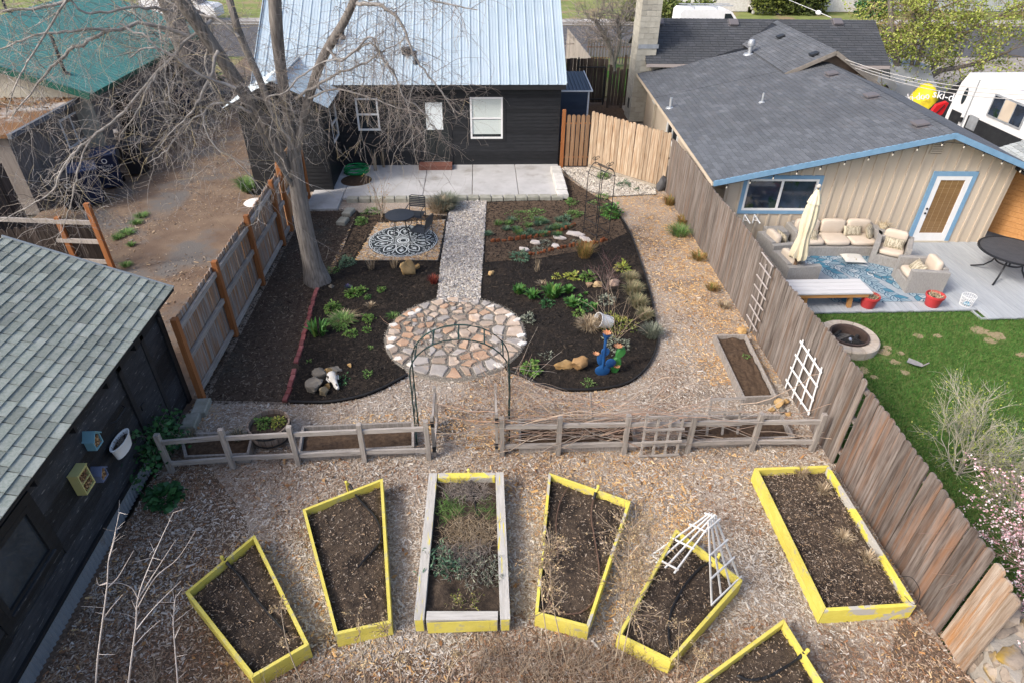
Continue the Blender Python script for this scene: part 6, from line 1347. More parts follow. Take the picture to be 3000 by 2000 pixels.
for k in range(6): m.cbox((q.x+random.uniform(-.07,.07),q.y+random.uniform(-.07,.07),ZD+.04),(.035,.02,.02),random.uniform(0,3),.005)
m.build('plastic_scrap',M('blue_plastic',(.1,.33,.5),(.3,.5,.6),sc=9,rough=.5),wb)
# patio table
q=Vector((13.25,13.65,ZD)); pt2=thing('patio_table','round dark slatted metal patio table with curved legs on the right of the deck','table',q); TR_=.80
m=MB(); m.lathe([(TR_-.05,.70),(TR_,.70),(TR_,.735),(TR_-.05,.735)],tuple(q),44); m.build('rim',m_iron,pt2)
k=-TR_+.07
while k<TR_-.05:
    h_=math.sqrt((TR_-.04)**2-k*k); m=MB(); c_,s_=math.cos(R(-32)),math.sin(R(-32))
    P_=lambda a,b:(q.x+a*c_-b*s_,q.y+a*s_+b*c_,q.z+.722)
    m.bar(P_(-h_,k+.02),P_(h_,k+.02),.038,.012); m.build('slat',M('table_metal',(.075,.078,.085),(.10,.103,.11),sc=5,rough=.35,metal=.3),pt2); k+=.056
m=MB(); m.tube([(q.x+.3*math.cos(2*PI*i/24),q.y+.3*math.sin(2*PI*i/24),q.z+.42) for i in range(25)],.02,6); m.build('ring',m_iron,pt2,smooth=True)
for i in range(4):
    a=R(40)+i*PI/2; c_,s_=math.cos(a),math.sin(a); m=MB(); m.tube([(q.x+c_*r,q.y+s_*r,q.z+z) for r,z in ((.45,.70),(.33,.6),(.29,.46),(.34,.3),(.46,.14),(.62,.06),(.72,.012))],.022,6); m.build('leg',m_iron,pt2,smooth=True)
# dry flowers on the side table
m=MB(); drystems(m,10.9,15.42,ZD+.525,.1,90,.28,.55); m.lathe([(0,0),(.09,0),(.11,.1),(0,.1)],(10.9,15.42,ZD+.525),12); tag(m.build('dry_flowers',m_straw),'bunch of pale dry flowers on the side table right of the sofa','plant')
# fire pit
q=Vector((7.93,11.0,-.13)); fp=thing('fire_pit','round fire pit of pale blocks with charred logs on the lawn','fire pit',q)
for k in range(13):
    t0,t1=2*PI*(k+.02)/13,2*PI*(k+.98)/13; v=[]
    for (r,z) in ((.40,0),(.62,0),(.63,.18),(.60,.21),(.43,.21),(.40,.19)):
        v+=[(q.x+r*math.cos(t),q.y+r*math.sin(t),q.z+z) for t in (t0,(t0+t1)/2,t1)]
    m=MB(); f=[]
    for j in range(6):
        for i in range(2): a=j*3+i; b=((j+1)%6)*3+i; f.append((a,a+1,b+1,b))
    f+=[(0,3,6,9,12,15),(17,14,11,8,5,2)]; m.add(v,f); m.build('ring_block',M('pit_block',(.40,.33,.26),(.52,.45,.37),sc=5,rnd=.1,bump=.5,rough=.95),fp)
m=MB(); m.lathe([(.39,-.02),(.39,.22),(.41,.23),(.41,.24),(.37,.24),(.36,.2),(.36,-.02)],tuple(q),36); m.build('steel_ring',M('rusty_steel',(.05,.035,.03),(.09,.06,.05),sc=5,rough=.7),fp)
m=MB(); m.lathe([(0,.04),(.36,.02)],tuple(q),20); m.build('ash',M('ash',(.05,.048,.045),(.16,.15,.14),sc=14,bump=.6),fp)
for k in range(9):
    a=random.uniform(0,PI); x,y=q.x+random.uniform(-.2,.2),q.y+random.uniform(-.2,.2); m=MB(); m.tube([(x-.14*math.cos(a),y-.14*math.sin(a),q.z+.08),(x+.14*math.cos(a),y+.14*math.sin(a),q.z+.10+random.uniform(0,.05))],random.uniform(.035,.055),7); m.build('charred_log',M('char',(.008,.008,.009),(.035,.032,.03),sc=9,rough=.9,bump=.8),fp)
m=MB(); m.tube([(q.x-.02,q.y-.14,q.z+.16),(q.x+.0,q.y-.06,q.z+.17)],.033,10); tag(m.build('drink_can',M('can',(.6,.62,.68),rough=.25,metal=.7),smooth=True),'crushed pale drink can on the charred logs of the fire pit','can')
# shovel head on the lawn
q=at(2680,1070,-.1); m=MB(); v=[]
for i in range(6):
    for j in range(5): a,b=i/5,j/4-.5; w=.10*(1-.15*a-.8*max(0,a-.6)**1.2); v.append((q.x-.14*math.cos(.7)+a*.28*math.cos(-.75)+b*2*w*math.sin(.75),q.y+.12+a*.28*math.sin(-.75)+b*2*w*math.cos(.75),q.z+.05+.012*(b*2)**2))
m.add(v,[(i*5+j,i*5+j+1,(i+1)*5+j+1,(i+1)*5+j) for i in range(5) for j in range(4)]); s_=thing('shovel','old grey shovel blade lying on the lawn','shovel',q); m.build('blade',M('old_steel',(.22,.21,.20),(.30,.29,.28),sc=8,rough=.7),s_,fix=False)
m=MB(); m.tube([q+Vector((.08,-.08,.04)),q+Vector((.3,.02,.05))],.014,6); m.build('shaft',m_gw,s_)
# ================================================================== BEYOND THE TAN HOUSE
cm=thing('camper','white camper with dark windows parked beyond the tan house roof','camper',(19,24,0)); 
b0=at(2758,372,.75); b1=at(2915,452,.75); u=(b1-b0); u.z=0; u.normalize(); nrm=Vector((u.y,-u.x,0)); nrm=nrm if nrm.y<0 else -nrm
pc=Plane((b0.x,b0.y,0),u,nrm); CL=5.6; CH=2.75
prof=[(0,.55),(0.0,1.3),(.12,2.35),(.35,CH),(CL,CH),(CL,.55)]
m=MB(); m.ext([pc.P(a,b,0) for a,b in prof],-nrm*2.2); m.build('body',M('camper_white',(.66,.66,.65),(.74,.74,.73),sc=3,rough=.4,c3=(.5,.5,.48),sc3=3,lo3=.6,hi3=.75),cm)
pc.box(m:=MB(),.95,.6,0,.99,CH-.1,.03); m.build('corner_trim',m_galv,cm)
pc.box(m:=MB(),.2,.85,0,.75,1.45,.012); m.build('dark_panel',m_dkmetal,cm)
pc.box(m:=MB(),1.1,.95,0,4.6,1.5,.012); m.build('dark_stripe',m_dkmetal,cm)
pc.box(m:=MB(),1.2,1.1,.012,1.65,1.55,.03); m.build('hatch',m_galv,cm)
m=MB(); m.ext([pc.P(.55+.1*math.cos(t),2.0+.28*math.sin(t) ,0) for t in [2*PI*k/16 for k in range(16)]],nrm*.015); m.build('slot_window',m_glass,cm)
m=MB(); pc.box(m,1.9,1.72,0,3.5,2.45,.03); wv=m.build('window_frame',m_galv,cm)
for k,(a0,a1,mt) in enumerate(((1.96,2.42,m_glassb),(2.46,2.94,m_tan),(2.98,3.44,m_glassb))): pc.box(m:=MB(),a0,1.78,.03,a1,2.39,.036); m.build('pane',mt,wv)
pc.box(m:=MB(),.82,1.2,0,.92,1.35,.1); m.build('lamp',m_dkmetal,cm)
m=MB(); 
for a in (1.5,4.4): m.tube([pc.P(a,.38,-.2),pc.P(a,.38,.02)],.36,16)
m.build('wheel',MATS['rubber'],cm)
def mound(name,label,c,s,mat,rz=0,txt=None,seed=0):
    t=thing(name,label,'snowmobile',c,rz); v=[];f=[];n,k=22,12
    for i in range(n+1):
        for j in range(k+1):
            a,b=i/n*2-1,j/k*2-1; w=(1-.25*abs(a)**3)*(1-abs(b)**2.6)**.6*(1-abs(a)**5)**.6; hump=.55+.45*math.exp(-((a-.25)/.32)**2)-.12*math.exp(-((a+.25)/.25)**2)
            v.append((a*s[0],b*s[1]*(1-.15*a*a),s[2]*w*hump+.03*mn.noise(Vector((a*3,b*3,seed)))))
    m=MB(); m.add(v,[(i*(k+1)+j,i*(k+1)+j+1,(i+1)*(k+1)+j+1,(i+1)*(k+1)+j) for i in range(n) for j in range(k)]); m.build('cover',mat,t,local=True,smooth=True,angle=80)
    return t
m_ycov=M('yellow_cover',(.62,.48,.01),(.70,.56,.03),sc=3,rough=.6); m_bcov=M('black_cover',(.01,.01,.011),(.02,.02,.021),sc=3,rough=.7)
qy=Vector((18.75,27.4,0)); mo=mound('snowmobile','snowmobile under a bright yellow and black cover with lettering',(qy.x,qy.y,-.17),(1.25,.7,1.45),m_ycov,R(18))
qk=Vector((20.1,27.6,0)); m2=mound('snowmobile','snowmobile under a black cover with white lettering',(qk.x+.3,qk.y,-.17),(2.1,.9,1.75),m_bcov,R(-15),seed=3)
qb=at(2722,318,.35); m3=mound('dark_tarp','low black tarp heap between the yellow cover and the camper',(qb.x,qb.y-.1,-.17),(1.4,.7,.95),m_bcov,R(-20),seed=6); m3['category']='tarp'
p0=ay(2684,286,qy.y-.72); d0=(ay(2722,280,qy.y-.72)-p0); text('ski-doo',.42,frame4(ay(2686,285,qy.y-.62),(1,.2,.02),(0,.5,.86)),m_white,'lettering',mo,.01)
text('ski-doo',.46,frame4(ay(2782,286,qk.y-.85),(1,-.25,-.16),(0.1,.5,.86)),m_white,'lettering',m2,.01)
qr=at(2760,335,.5); rh_=thing('red_snowmobile_hood','red snowmobile hood standing on edge beside the camper','hood',(qr.x,qr.y,0)); m=MB()
pp=[(2718,345),(2745,310),(2775,300),(2780,303),(2762,335),(2738,352)]; P_=[ay(px,py,qr.y) for px,py in pp]; m.ext(P_,(0.05,.22,0)); m.build('hood_shell',M('red_plastic',(.60,.015,.02),rough=.3),rh_)
m=MB(); m.bar(ay(2735,340,qr.y-.01),ay(2768,308,qr.y-.01),.05,.02); m.build('black_stripe',m_bcov,rh_)
nr=thing('neighbour_roof','light grey shingled roof corner at the right edge','roof',(15,18,0)); a=at(2905,440,2.15); b=at(3010,508,2.15); c=a+Vector((2.2,2.6,1.4))
u_=(b-a); u_.z=0; up_=Vector((-u_.y,u_.x,0)).normalized(); up_=up_ if up_.x>0 else -up_
u2=(b-a)*1.6; vN=(up_*1+Z3*.42)
m=MB(); m.ext([a-Z3*.03,a+u2-Z3*.03,a+u2+vN*3-Z3*.03,a+vN*3-Z3*.03],(0,0,-.06)); m.build('roof_deck',m_blk,nr)
shingles(nr,[(a,u2,vN,u2.length,vN.length*3,.14,.3,None)],M('light_shingle',(.30,.32,.31),(.38,.40,.39),sc=30,rnd=.2,rough=.95,bump=.3),m_shni,110)
m=MB(); a_=a+up_*1.6+u2*.25-Z3*.12; b_=a_+u2; m.ext([(a_.x,a_.y,-.1),(b_.x,b_.y,-.1),(b_.x,b_.y,2.1),(a_.x,a_.y,2.1)],up_*2.4); m.build('wall',m_greyw,nr)
ow=thing('cedar_fence','orange brown horizontal board fence beside the tan house at the right edge','fence',(14.8,16,0))
A_=Vector((14.05,16.7,0)); B_=Vector((15.6,14.9,0)); po=Plane(A_,B_-A_,Vector((-1,-.85,0))); Lw=(B_-A_).length
for k in range(13): po.box(m:=MB(),0,.0+k*.145,0,Lw,.138+k*.145,.025); m.build('board',m_cedar,ow)
# ================================================================== WHEELED BINS
m_bin=M('bin_blue',(.008,.016,.045),(.012,.022,.06),sc=3,rough=.45); m_bink=M('bin_black',(.014,.015,.018),(.022,.023,.027),sc=3,rough=.5)
def bin_(label,x,y,rz,mat,txt,s=1.):
    t=thing('wheeled_bin',label,'bin',(x,y,0),rz,'wheeled bins along the grey siding'); w,d,h=.31*s,.36*s,.98*s
    m=MB(); m.hexa([(-w*.8,-d*.75,.06),(w*.8,-d*.75,.06),(w*.8,d*.8,.06),(-w*.8,d*.8,.06)],[(-w,-d,h),(w,-d,h),(w,d,h),(-w,d,h)]); m.build('body',mat,t,local=True)
    m=MB(); m.cbox((0,0,h-.03),(w+.02,d+.02,.035),0,.01); m.build('rim',mat,t,local=True)
    m=MB(); m.cbox((0,-.02,h+.035),(w+.03,d+.05,.03),0,.02); m.cbox((0,-.02,h+.075),(w*.7,d*.7,.02),0,.015); m.build('lid',mat,t,local=True)
    for s_ in (-1,1): m=MB(); m.tube([(s_*(w*.75),d*.85,.12),(s_*(w*.95),d*.85,.12)],.12,14); m.build('wheel',MATS['rubber'],t,local=True)
    m=MB(); m.tube([(-w*.8,d+.06,h-.03),(w*.8,d+.06,h-.03)],.02,6); m.build('handle',mat,t,local=True)
    if txt:
        M4=wm(t)@Matrix.Translation((0,-d*.955-.012,h*.66))@Matrix.Rotation(R(90-2.5*1.6),4,'X')
        text(txt,.085*s,M4,m_white,'lettering',t,.002)
        m=MB(); m.lathe([(.055,-.003),(.075,-.003),(.075,.003),(.055,.003)],(0,0,0),18); MM=Matrix.Translation((0,-d*.96-.014,h*.86))@Matrix.Rotation(R(86),4,'X'); m.v=[tuple(MM@Vector(p)) for p in m.v]; m.build('emblem',m_white,t,local=True,fix=False)
    return t
q=at(355,548); bin_('large navy blue recycling bin with white lettering nearest the garage post',q.x-.25,q.y+.1,R(25),m_bin,'RECYCLE\nCART',1.1)
q=at(300,605); bin_('navy blue bin in the middle of the row partly behind the smaller black bin',q.x-.35,q.y+.3,R(30),m_bin,None,1.1)
q=at(262,605); bin_('black bin with a white recycling emblem, nearest the camera',q.x-.3,q.y-.1,R(30),m_bink,' ',.95)
q=at(408,520); bin_('dark grey bin behind the navy recycling bin by the post',q.x-.15,q.y+.4,R(20),m_bink,None,1.05)
q=at(560,340); bin_('small dark bin far along the driveway under the branches',q.x,q.y,R(10),m_bin,None,1.0)
# ================================================================== BRANCHING PLANTS
class TB:      # fast thin tubes into one mesh (3 sided)
    def __init__(s): s.V=[]; s.F=[]; s.n=0
    def tube(s,pts,r0,r1,k=3):
        P=np.array([tuple(p) for p in pts]); m=len(P); d=np.gradient(P,axis=0); d/=np.linalg.norm(d,axis=1)[:,None]+1e-9
        ref=np.array([.31,.17,.93]) if abs(d[0][2])<.9 else np.array([1.,.1,.1]); a=np.cross(d,ref); a/=np.linalg.norm(a,axis=1)[:,None]+1e-9; b=np.cross(d,a)
        r=np.linspace(r0,r1,m)[:,None]; t=2*np.pi*np.arange(k)/k
        V=np.stack([P+(a*math.cos(q)+b*math.sin(q))*r for q in t],1).reshape(-1,3)
        i=np.arange(m-1)[:,None]*k; j=np.arange(k)[None]; jn=(j+1)%k
        F=np.stack([i+j,i+jn,i+k+jn,i+k+j],-1).reshape(-1,4)+s.n
        s.V.append(V); s.F.append(F); s.n+=len(V)
    def build(s,name,mat,parent=None,kind=None,smooth=True):
        if s.V: return np_mesh(name,np.concatenate(s.V),np.concatenate(s.F),mat,parent,kind,smooth)
def wander(p,d,L_,n,wob,grav,rg):
    p=Vector(p); d=Vector(d).normalized(); pts=[p.copy()]
    for i in range(n):
        d=(d+Vector((rg.gauss(0,wob),rg.gauss(0,wob),rg.gauss(0,wob)-grav))).normalized(); p=p+d*(L_/n); pts.append(p.copy())
    return pts,d
def grow(tb,p,d,L_,r,lev,nch,spread,wob,grav,rg,tips=None,shrink=.62,up=.0,n=6):
    pts,_=wander(p,d,L_,n,wob,grav,rg); tb.tube(pts,r,max(r*.45,.0012))
    if tips is not None and lev<=1: tips.extend(pts[2:])
    if lev>0:
        for k in range(nch):
            i=rg.randint(max(1,n//3),n); q=pts[i]; dd=(pts[i]-pts[i-1]).normalized(); o=Vector((rg.gauss(0,1),rg.gauss(0,1),rg.gauss(0,1)+up)); o=(o-dd*o.dot(dd)*.5).normalized()
            grow(tb,q,(dd*(1-spread)+o*spread),L_*shrink*rg.uniform(.7,1.2),r*.55,lev-1,nch,spread,wob,grav,rg,tips,shrink,up,n)
def leaves(pts,size,mat,name,parent=None,n=None,seed=1,flat=.5,kind=None,jit=.05,asp=.5):
    r_=np.random.default_rng(seed); P=np.array([tuple(p) for p in pts]); 
    if n: P=P[r_.integers(0,len(P),n)]
    P=P+r_.normal(0,jit,P.shape); k=len(P); sz=size*r_.uniform(.6,1.25,k)
    bv=np.array([(0,0,0),(.5,asp*.5,.06),(1,0,-.05),(.5,-asp*.5,.06)]); Rm=rots(r_.uniform(0,6.28,k),r_.normal(0,flat,k),r_.normal(0,flat,k))*sz[:,None,None]
    V,F=inst_mesh(bv,[(0,1,2,3)],P,Rm); return np_mesh(name,V,F,mat,parent,kind)
def G4(*cs): return cs
def leafmat(name,*cs,rough=.7): return M(name,cs[0],isl=list(cs),rough=rough)
m_lbr=leafmat('leaf_bright',(.075,.165,.027),(.11,.22,.04),(.055,.13,.022),(.15,.25,.055),(.12,.16,.04))
m_lhos=leafmat('leaf_hosta',(.05,.155,.028),(.075,.20,.04),(.04,.12,.024),(.11,.24,.06),(.09,.15,.03),rough=.55)
m_ldk=leafmat('leaf_dark',(.02,.075,.025),(.03,.10,.03),(.045,.13,.04),(.025,.085,.03),rough=.5)
m_lbl=leafmat('leaf_bluegreen',(.07,.14,.085),(.10,.18,.11),(.055,.11,.06),(.13,.2,.12))
m_lgry=leafmat('leaf_grey',(.15,.17,.125),(.20,.22,.17),(.11,.13,.09),(.24,.25,.19))
m_lfes=leafmat('leaf_fescue',(.30,.25,.14),(.22,.21,.11),(.37,.31,.19),(.15,.18,.09),(.26,.22,.13))
m_ldry=leafmat('leaf_dry',(.36,.28,.18),(.28,.21,.13),(.45,.37,.26),(.22,.16,.10))
m_lgrs=leafmat('leaf_grass',(.09,.19,.04),(.13,.24,.06),(.07,.15,.03),(.18,.24,.09))
m_lred=leafmat('leaf_red',(.22,.035,.025),(.30,.06,.04),(.16,.03,.025),(.26,.09,.05))
m_lyel=leafmat('leaf_yellowgreen',(.20,.25,.035),(.27,.28,.05),(.16,.22,.04),(.30,.27,.07))
m_lora=leafmat('leaf_orange_green',(.30,.15,.05),(.20,.17,.04),(.36,.22,.08),(.14,.15,.04))
m_lpur=leafmat('leaf_purple',(.06,.05,.16),(.09,.06,.2),(.05,.1,.04))
m_lsprg=leafmat('leaf_spring',(.27,.33,.05),(.33,.38,.08),(.22,.28,.045),(.38,.40,.11),(.18,.24,.04))
def tuft(name,label,p,r,h,n,mat,cat='plant',group=None,w=.008,droop=.5,parent=None):
    r_=np.random.default_rng(int(abs(p[0]*7919+p[1]*104729)*10)%2**31); a=r_.uniform(0,6.283,n); q=r*.45*np.sqrt(r_.uniform(0,1,n)); out=a+r_.normal(0,.5,n); l=h*r_.uniform(.55,1.1,n); sp=r_.uniform(.15,1.0,n)*r*.9
    bx,by=q*np.cos(a),q*np.sin(a); c,s=np.cos(out),np.sin(out); ww=w*r_.uniform(.6,1.3,n)
    def ring(f,hz,k): x=bx+c*sp*f; y=by+s*sp*f; return [np.stack([x-s*ww*k,y+c*ww*k,hz],-1),np.stack([x+s*ww*k,y-c*ww*k,hz],-1)]
    z1=l*.62; z2=l*(1-droop*(sp/(r*.9))**2*.75); V=np.stack(ring(0,np.zeros(n)-.01,.7)+ring(.42,z1,1)+ring(1,z2,.12),1).reshape(-1,3)+np.array([p[0],p[1],p[2]])
    F=(np.array([(0,1,3,2),(2,3,5,4)])[None]+(np.arange(n)*6)[:,None,None]).reshape(-1,4)
    o=np_mesh(name,V-np.array([p[0],p[1],p[2]]),F,mat,None); o.location=(p[0],p[1],p[2])
    return tag(o,label,cat,group)
def mound(name,label,p,r,h,n,ls,mat,cat='plant',group=None,asp=.5):
    r_=np.random.default_rng(int(abs(p[0]*6007+p[1]*3011)*10)%2**31); a=r_.uniform(0,6.283,n); el=np.arccos(r_.uniform(.0,1,n)); rad=r_.uniform(.55,1.05,n)*(1+.22*np.sin(a*3+p[0]*5)+.15*np.sin(a*5+p[1]*9))
    P=np.stack([r*rad*np.sin(el)*np.cos(a),r*rad*np.sin(el)*np.sin(a),h*rad*np.cos(el)*.95+.01],-1)
    sz=ls*r_.uniform(.6,1.3,n); bv=np.array([(0,0,0),(.5,asp*.5,.05),(1,0,-.12),(.5,-asp*.5,.05)])
    yaw=a+r_.normal(0,.6,n); pit=-(1.3-el)*.8+r_.normal(0,.35,n); V,F=inst_mesh(bv,[(0,1,2,3)],P,rots(yaw,r_.normal(0,.4,n),pit)*sz[:,None,None])
    o=np_mesh(name,V,F,mat,None); o.location=(p[0],p[1],p[2]); return tag(o,label,cat,group)
ZG=.03
def gm(px,py): q=at(px,py,ZG); return (q.x,q.y,ZG)
# --- left planting bed
mound('shrub','dark green mound at the corner of the seating mulch near the concrete blocks',gm(1059,655),.17,.17,420,.05,m_lgrs)
mound('shrub','blue green mound at the front left corner of the seating mulch',gm(1016,775),.20,.2,420,.045,m_lbl)
mound('shrub','low sparse green patch between the tree trunk and the blue green mound',gm(975,795),.16,.05,160,.04,m_lgrs)
mound('perennial','pale bright green leafy clump in the middle of the left bed',gm(1034,865),.14,.13,150,.085,m_lbr)
mound('perennial','compact bright green clump right of the pale leafy clump',gm(1062,855),.10,.11,120,.06,m_lbr)
mound('perennial','small green sprout below the compact bright clump',gm(1078,874),.06,.08,60,.05,m_lhos)
mound('perennial','small lone green sprout left of the red twig plant',gm(1117,854),.08,.08,80,.055,m_lbr)
mound('perennial','largest bright green mound near the brick edging',gm(976,908),.19,.16,420,.05,m_lbr)
tuft('grass_clump','broad pale grassy clump with dry patches in the left bed',gm(1002,945),.34,.16,420,m_lgrs,w=.006)
tuft('grass_clump','dry straw rim around the broad pale grassy clump',gm(1010,935),.36,.12,160,m_ldry,w=.006)
mound('perennial','green mound with dry tips right of the grassy clump',gm(1080,938),.14,.11,200,.05,m_lbr)
tuft('iris','clump of broad strap leaves beside the brick edging',gm(935,980),.3,.36,34,m_lhos,w=.028,droop=.35)
mound('perennial','low flat green cushion in the front of the left bed',gm(1029,980),.14,.06,220,.045,m_lbr)
mound('perennial','little pale green sprout right of the flat green cushion',gm(1075,970),.08,.07,80,.045,m_lbr)
mound('perennial','small green mound at the lower edge of the grassy clump',gm(1000,962),.13,.1,160,.045,m_lgrs)
tuft('grass_clump','thin green grass at the left rim of the flagstone patio',gm(1152,930),.18,.1,90,m_lgrs,w=.005)
tuft('red_twig_plant','bright red twiggy plant beside the gravel path in the left bed',gm(1270,830),.17,.24,170,m_lred,w=.005)
tuft('hyacinth','small purple flower spikes above the pale leafy clump',gm(1021,847),.1,.12,60,m_lpur,w=.008)
mound('groundcover','green groundcover by the patio edge near the leafless shrub',gm(1090,622),.26,.07,320,.05,m_lgrs)
tuft('grass_clump','dry brown stub clump in the left bed',gm(1085,898),.14,.1,130,m_ldry,w=.005)
for (px,py,lab) in ((1088,790,'small dry twiggy plant below the seating edging, the left one'),(1155,785,'small dry twiggy plant left of the golden boulder')): tuft('dry_plant',lab,gm(px,py),.16,.3,60,m_ldry,w=.004,droop=.1)
tuft('lavender','large grey straw coloured clump by the patio edge at the head of the gravel path',gm(1310,612),.5,.5,900,m_lgry,w=.006); tuft('lavender','dry straw stems mixed into the grey clump at the head of the gravel path',gm(1285,618),.5,.42,420,m_ldry,w=.006)
mound('perennial','sparse green patch below the skull rocks',gm(1000,1115),.16,.06,70,.05,m_ldk); mound('perennial','tiny green sprout right of the skull rocks',gm(1078,1098),.09,.07,60,.045,m_lgrs)
for (px,py) in ((905,1060),(1085,1020)): tuft('weed','tiny weed on bare dark mulch in the left bed, '+('nearer the brick edging' if px<1000 else 'nearer the flagstones'),gm(px,py),.08,.05,24,m_lgrs,w=.006)
# --- right planting bed
R_=[('shrub','green mound on the gravel corner behind the obelisk',1768,523,.21,.2,380,.06,m_lgrs),('shrub','grey green low mound on the gravel corner, right of the green mound',1828,545,.24,.14,380,.045,m_lbl),('shrub','tiny dark green mound on the gravel corner nearest the fence',1865,560,.1,.09,120,.04,m_ldk),
('perennial','green tuft with a yellow flower by the kerb blocks',1675,597,.17,.13,130,.08,m_lgrs),('perennial','sparse green plant by the obelisk uprights',1767,580,.2,.1,130,.06,m_lgrs),('perennial','low green plant left of the obelisk',1739,597,.14,.08,90,.05,m_lgrs),
('fern','lush bright green bushy plant right of the obelisk',1789,632,.28,.34,420,.10,m_lhos),('groundcover','pale grassy patch left of the kerb blocks',1535,632,.4,.05,300,.05,m_lgrs),('groundcover','thin green patch near the patio edge in the right bed',1575,622,.22,.05,140,.05,m_lgrs),
('perennial','long green clump left of the fern like plant',1680,632,.24,.12,260,.06,m_lgrs),('perennial','green clump lower left of the long clump',1655,645,.18,.1,190,.06,m_lbl),
('thyme','grey thyme cushion between the stepping stones',1599,715,.2,.06,260,.035,m_lgry),('thyme','grey thyme cushion by the rightmost stepping stone',1688,713,.18,.05,220,.035,m_lgry),('thyme','grey thyme cushion lower left of the stepping stones',1576,735,.18,.05,220,.035,m_lgry),
('perennial','green tuft at the gravel path below the log stubs',1525,756,.26,.12,260,.07,m_lbl),('perennial','small yellow green leafy plant below the obelisk edging',1825,792,.17,.17,120,.10,m_lyel),('perennial','yellow green rosette, rightmost of three in a row',1720,818,.17,.15,150,.09,m_lbr),('perennial','yellow green rosette, middle of three in a row',1678,814,.16,.09,120,.08,m_lyel),('perennial','small yellow green rosette, leftmost of three in a row',1631,814,.1,.07,70,.06,m_lyel),
('perennial','greyish green sprig by the clumps of fescue',1777,885,.18,.15,120,.07,m_lgry),('perennial','dark reddish green low plant in front of the big broad leaved clump',1602,893,.15,.1,180,.055,m_ldk),('perennial','grey green plant near the right rim of the flagstone patio',1548,938,.16,.11,160,.055,m_lgry),
('shrub','low olive yellow shrub right of the tipped bucket',1808,955,.38,.16,420,.05,m_lyel),('perennial','bright green mound at the front left of the right bed',1554,1085,.19,.17,260,.075,m_lbr),('perennial','faint grey green seedlings above the craggy rock',1602,1043,.14,.04,50,.05,m_lgry),('perennial','grey green tuft behind the cactus sculpture',1806,1016,.28,.16,260,.06,m_lgry),('perennial','moss green patch at the foot of the blue cactus sculpture',1725,1122,.12,.04,80,.04,m_lgrs),
('perennial','small green sprout above the tipped bucket',1698,922,.13,.1,100,.07,m_lbr),('perennial','low rusty green plant at the lower right of the broad leaved clumps',1720,905,.13,.1,150,.05,m_ldk)]
for (nm,lab,px,py,r,h,n,ls,mt) in R_: mound(nm,lab,gm(px,py),r,h,n,ls,mt)
H_=[(1519,858,.2,'leftmost broad leaved green clump near the gravel path'),(1560,872,.2,'second broad leaved clump from the gravel path'),(1618,868,.3,'largest broad leaved green clump in the right bed'),(1663,856,.17,'upright broad leaved clump behind the largest one'),(1675,896,.22,'broad leaved clump in front, right of the largest one'),(1710,893,.12,'small broad leaved clump right of the group'),(1738,903,.13,'rightmost small blue green leaved clump of the group'),(1698,871,.07,'tiny broad leaved sprout behind the group'),(1716,862,.06,'tiniest leaf sprout at the back right of the group')]
for (px,py,r,lab) in H_: tuft('broadleaf_clump',lab,gm(px,py),r,r*1.05,int(240*r+12),m_lhos,w=.032,droop=.5)
for i,(px,py,r,lab) in enumerate(((1846,826,.24,'farthest tan fescue clump by the bed edge'),(1853,862,.29,'second and broadest tan fescue clump by the bed edge'),(1868,899,.27,'middle greyish fescue clump by the bed edge'),(1888,934,.23,'fourth golden fescue clump by the bed edge'),(1908,986,.28,'nearest greener fescue clump by the bed edge'))):
    tuft('fescue',lab,gm(px,py),r,r*1.15,520,m_lfes if i!=4 else m_lgry,group='fescue clumps along the bed edge',w=.004,droop=.55)
rg=random.Random(3)
for k in range(32):
    px,py=rg.uniform(1426,1665),0; py=684-(px-1428)*.02+rg.uniform(-36,14); 
    tuft('carnation','blue green grassy tuft in the patch behind the curved log edging',gm(px,py),.17,.13,95,(m_lbl,m_lgrs,m_lbl)[k%3],group='grassy tufts behind the log edging',w=.006)
tuft('heather','orange and yellow twiggy plant behind the red stemmed shrub',gm(1712,752),.36,.42,260,m_lora,w=.004,droop=.15); tuft('dry_plant','upright bare stick plant in the middle of the right bed',gm(1573,795),.15,.34,22,m_ldry,w=.005,droop=.05)
tuft('dead_grass','mass of dead straw grass spilling from the tipped white bucket',(BUCK[0]-.33,BUCK[1]-.03,.0),.32,.3,420,m_ldry,w=.005,droop=.7)
tuft('dry_plant','pinkish dry grass wisp above the broad leaved clumps',gm(1588,835),.2,.1,70,m_ldry,w=.004)
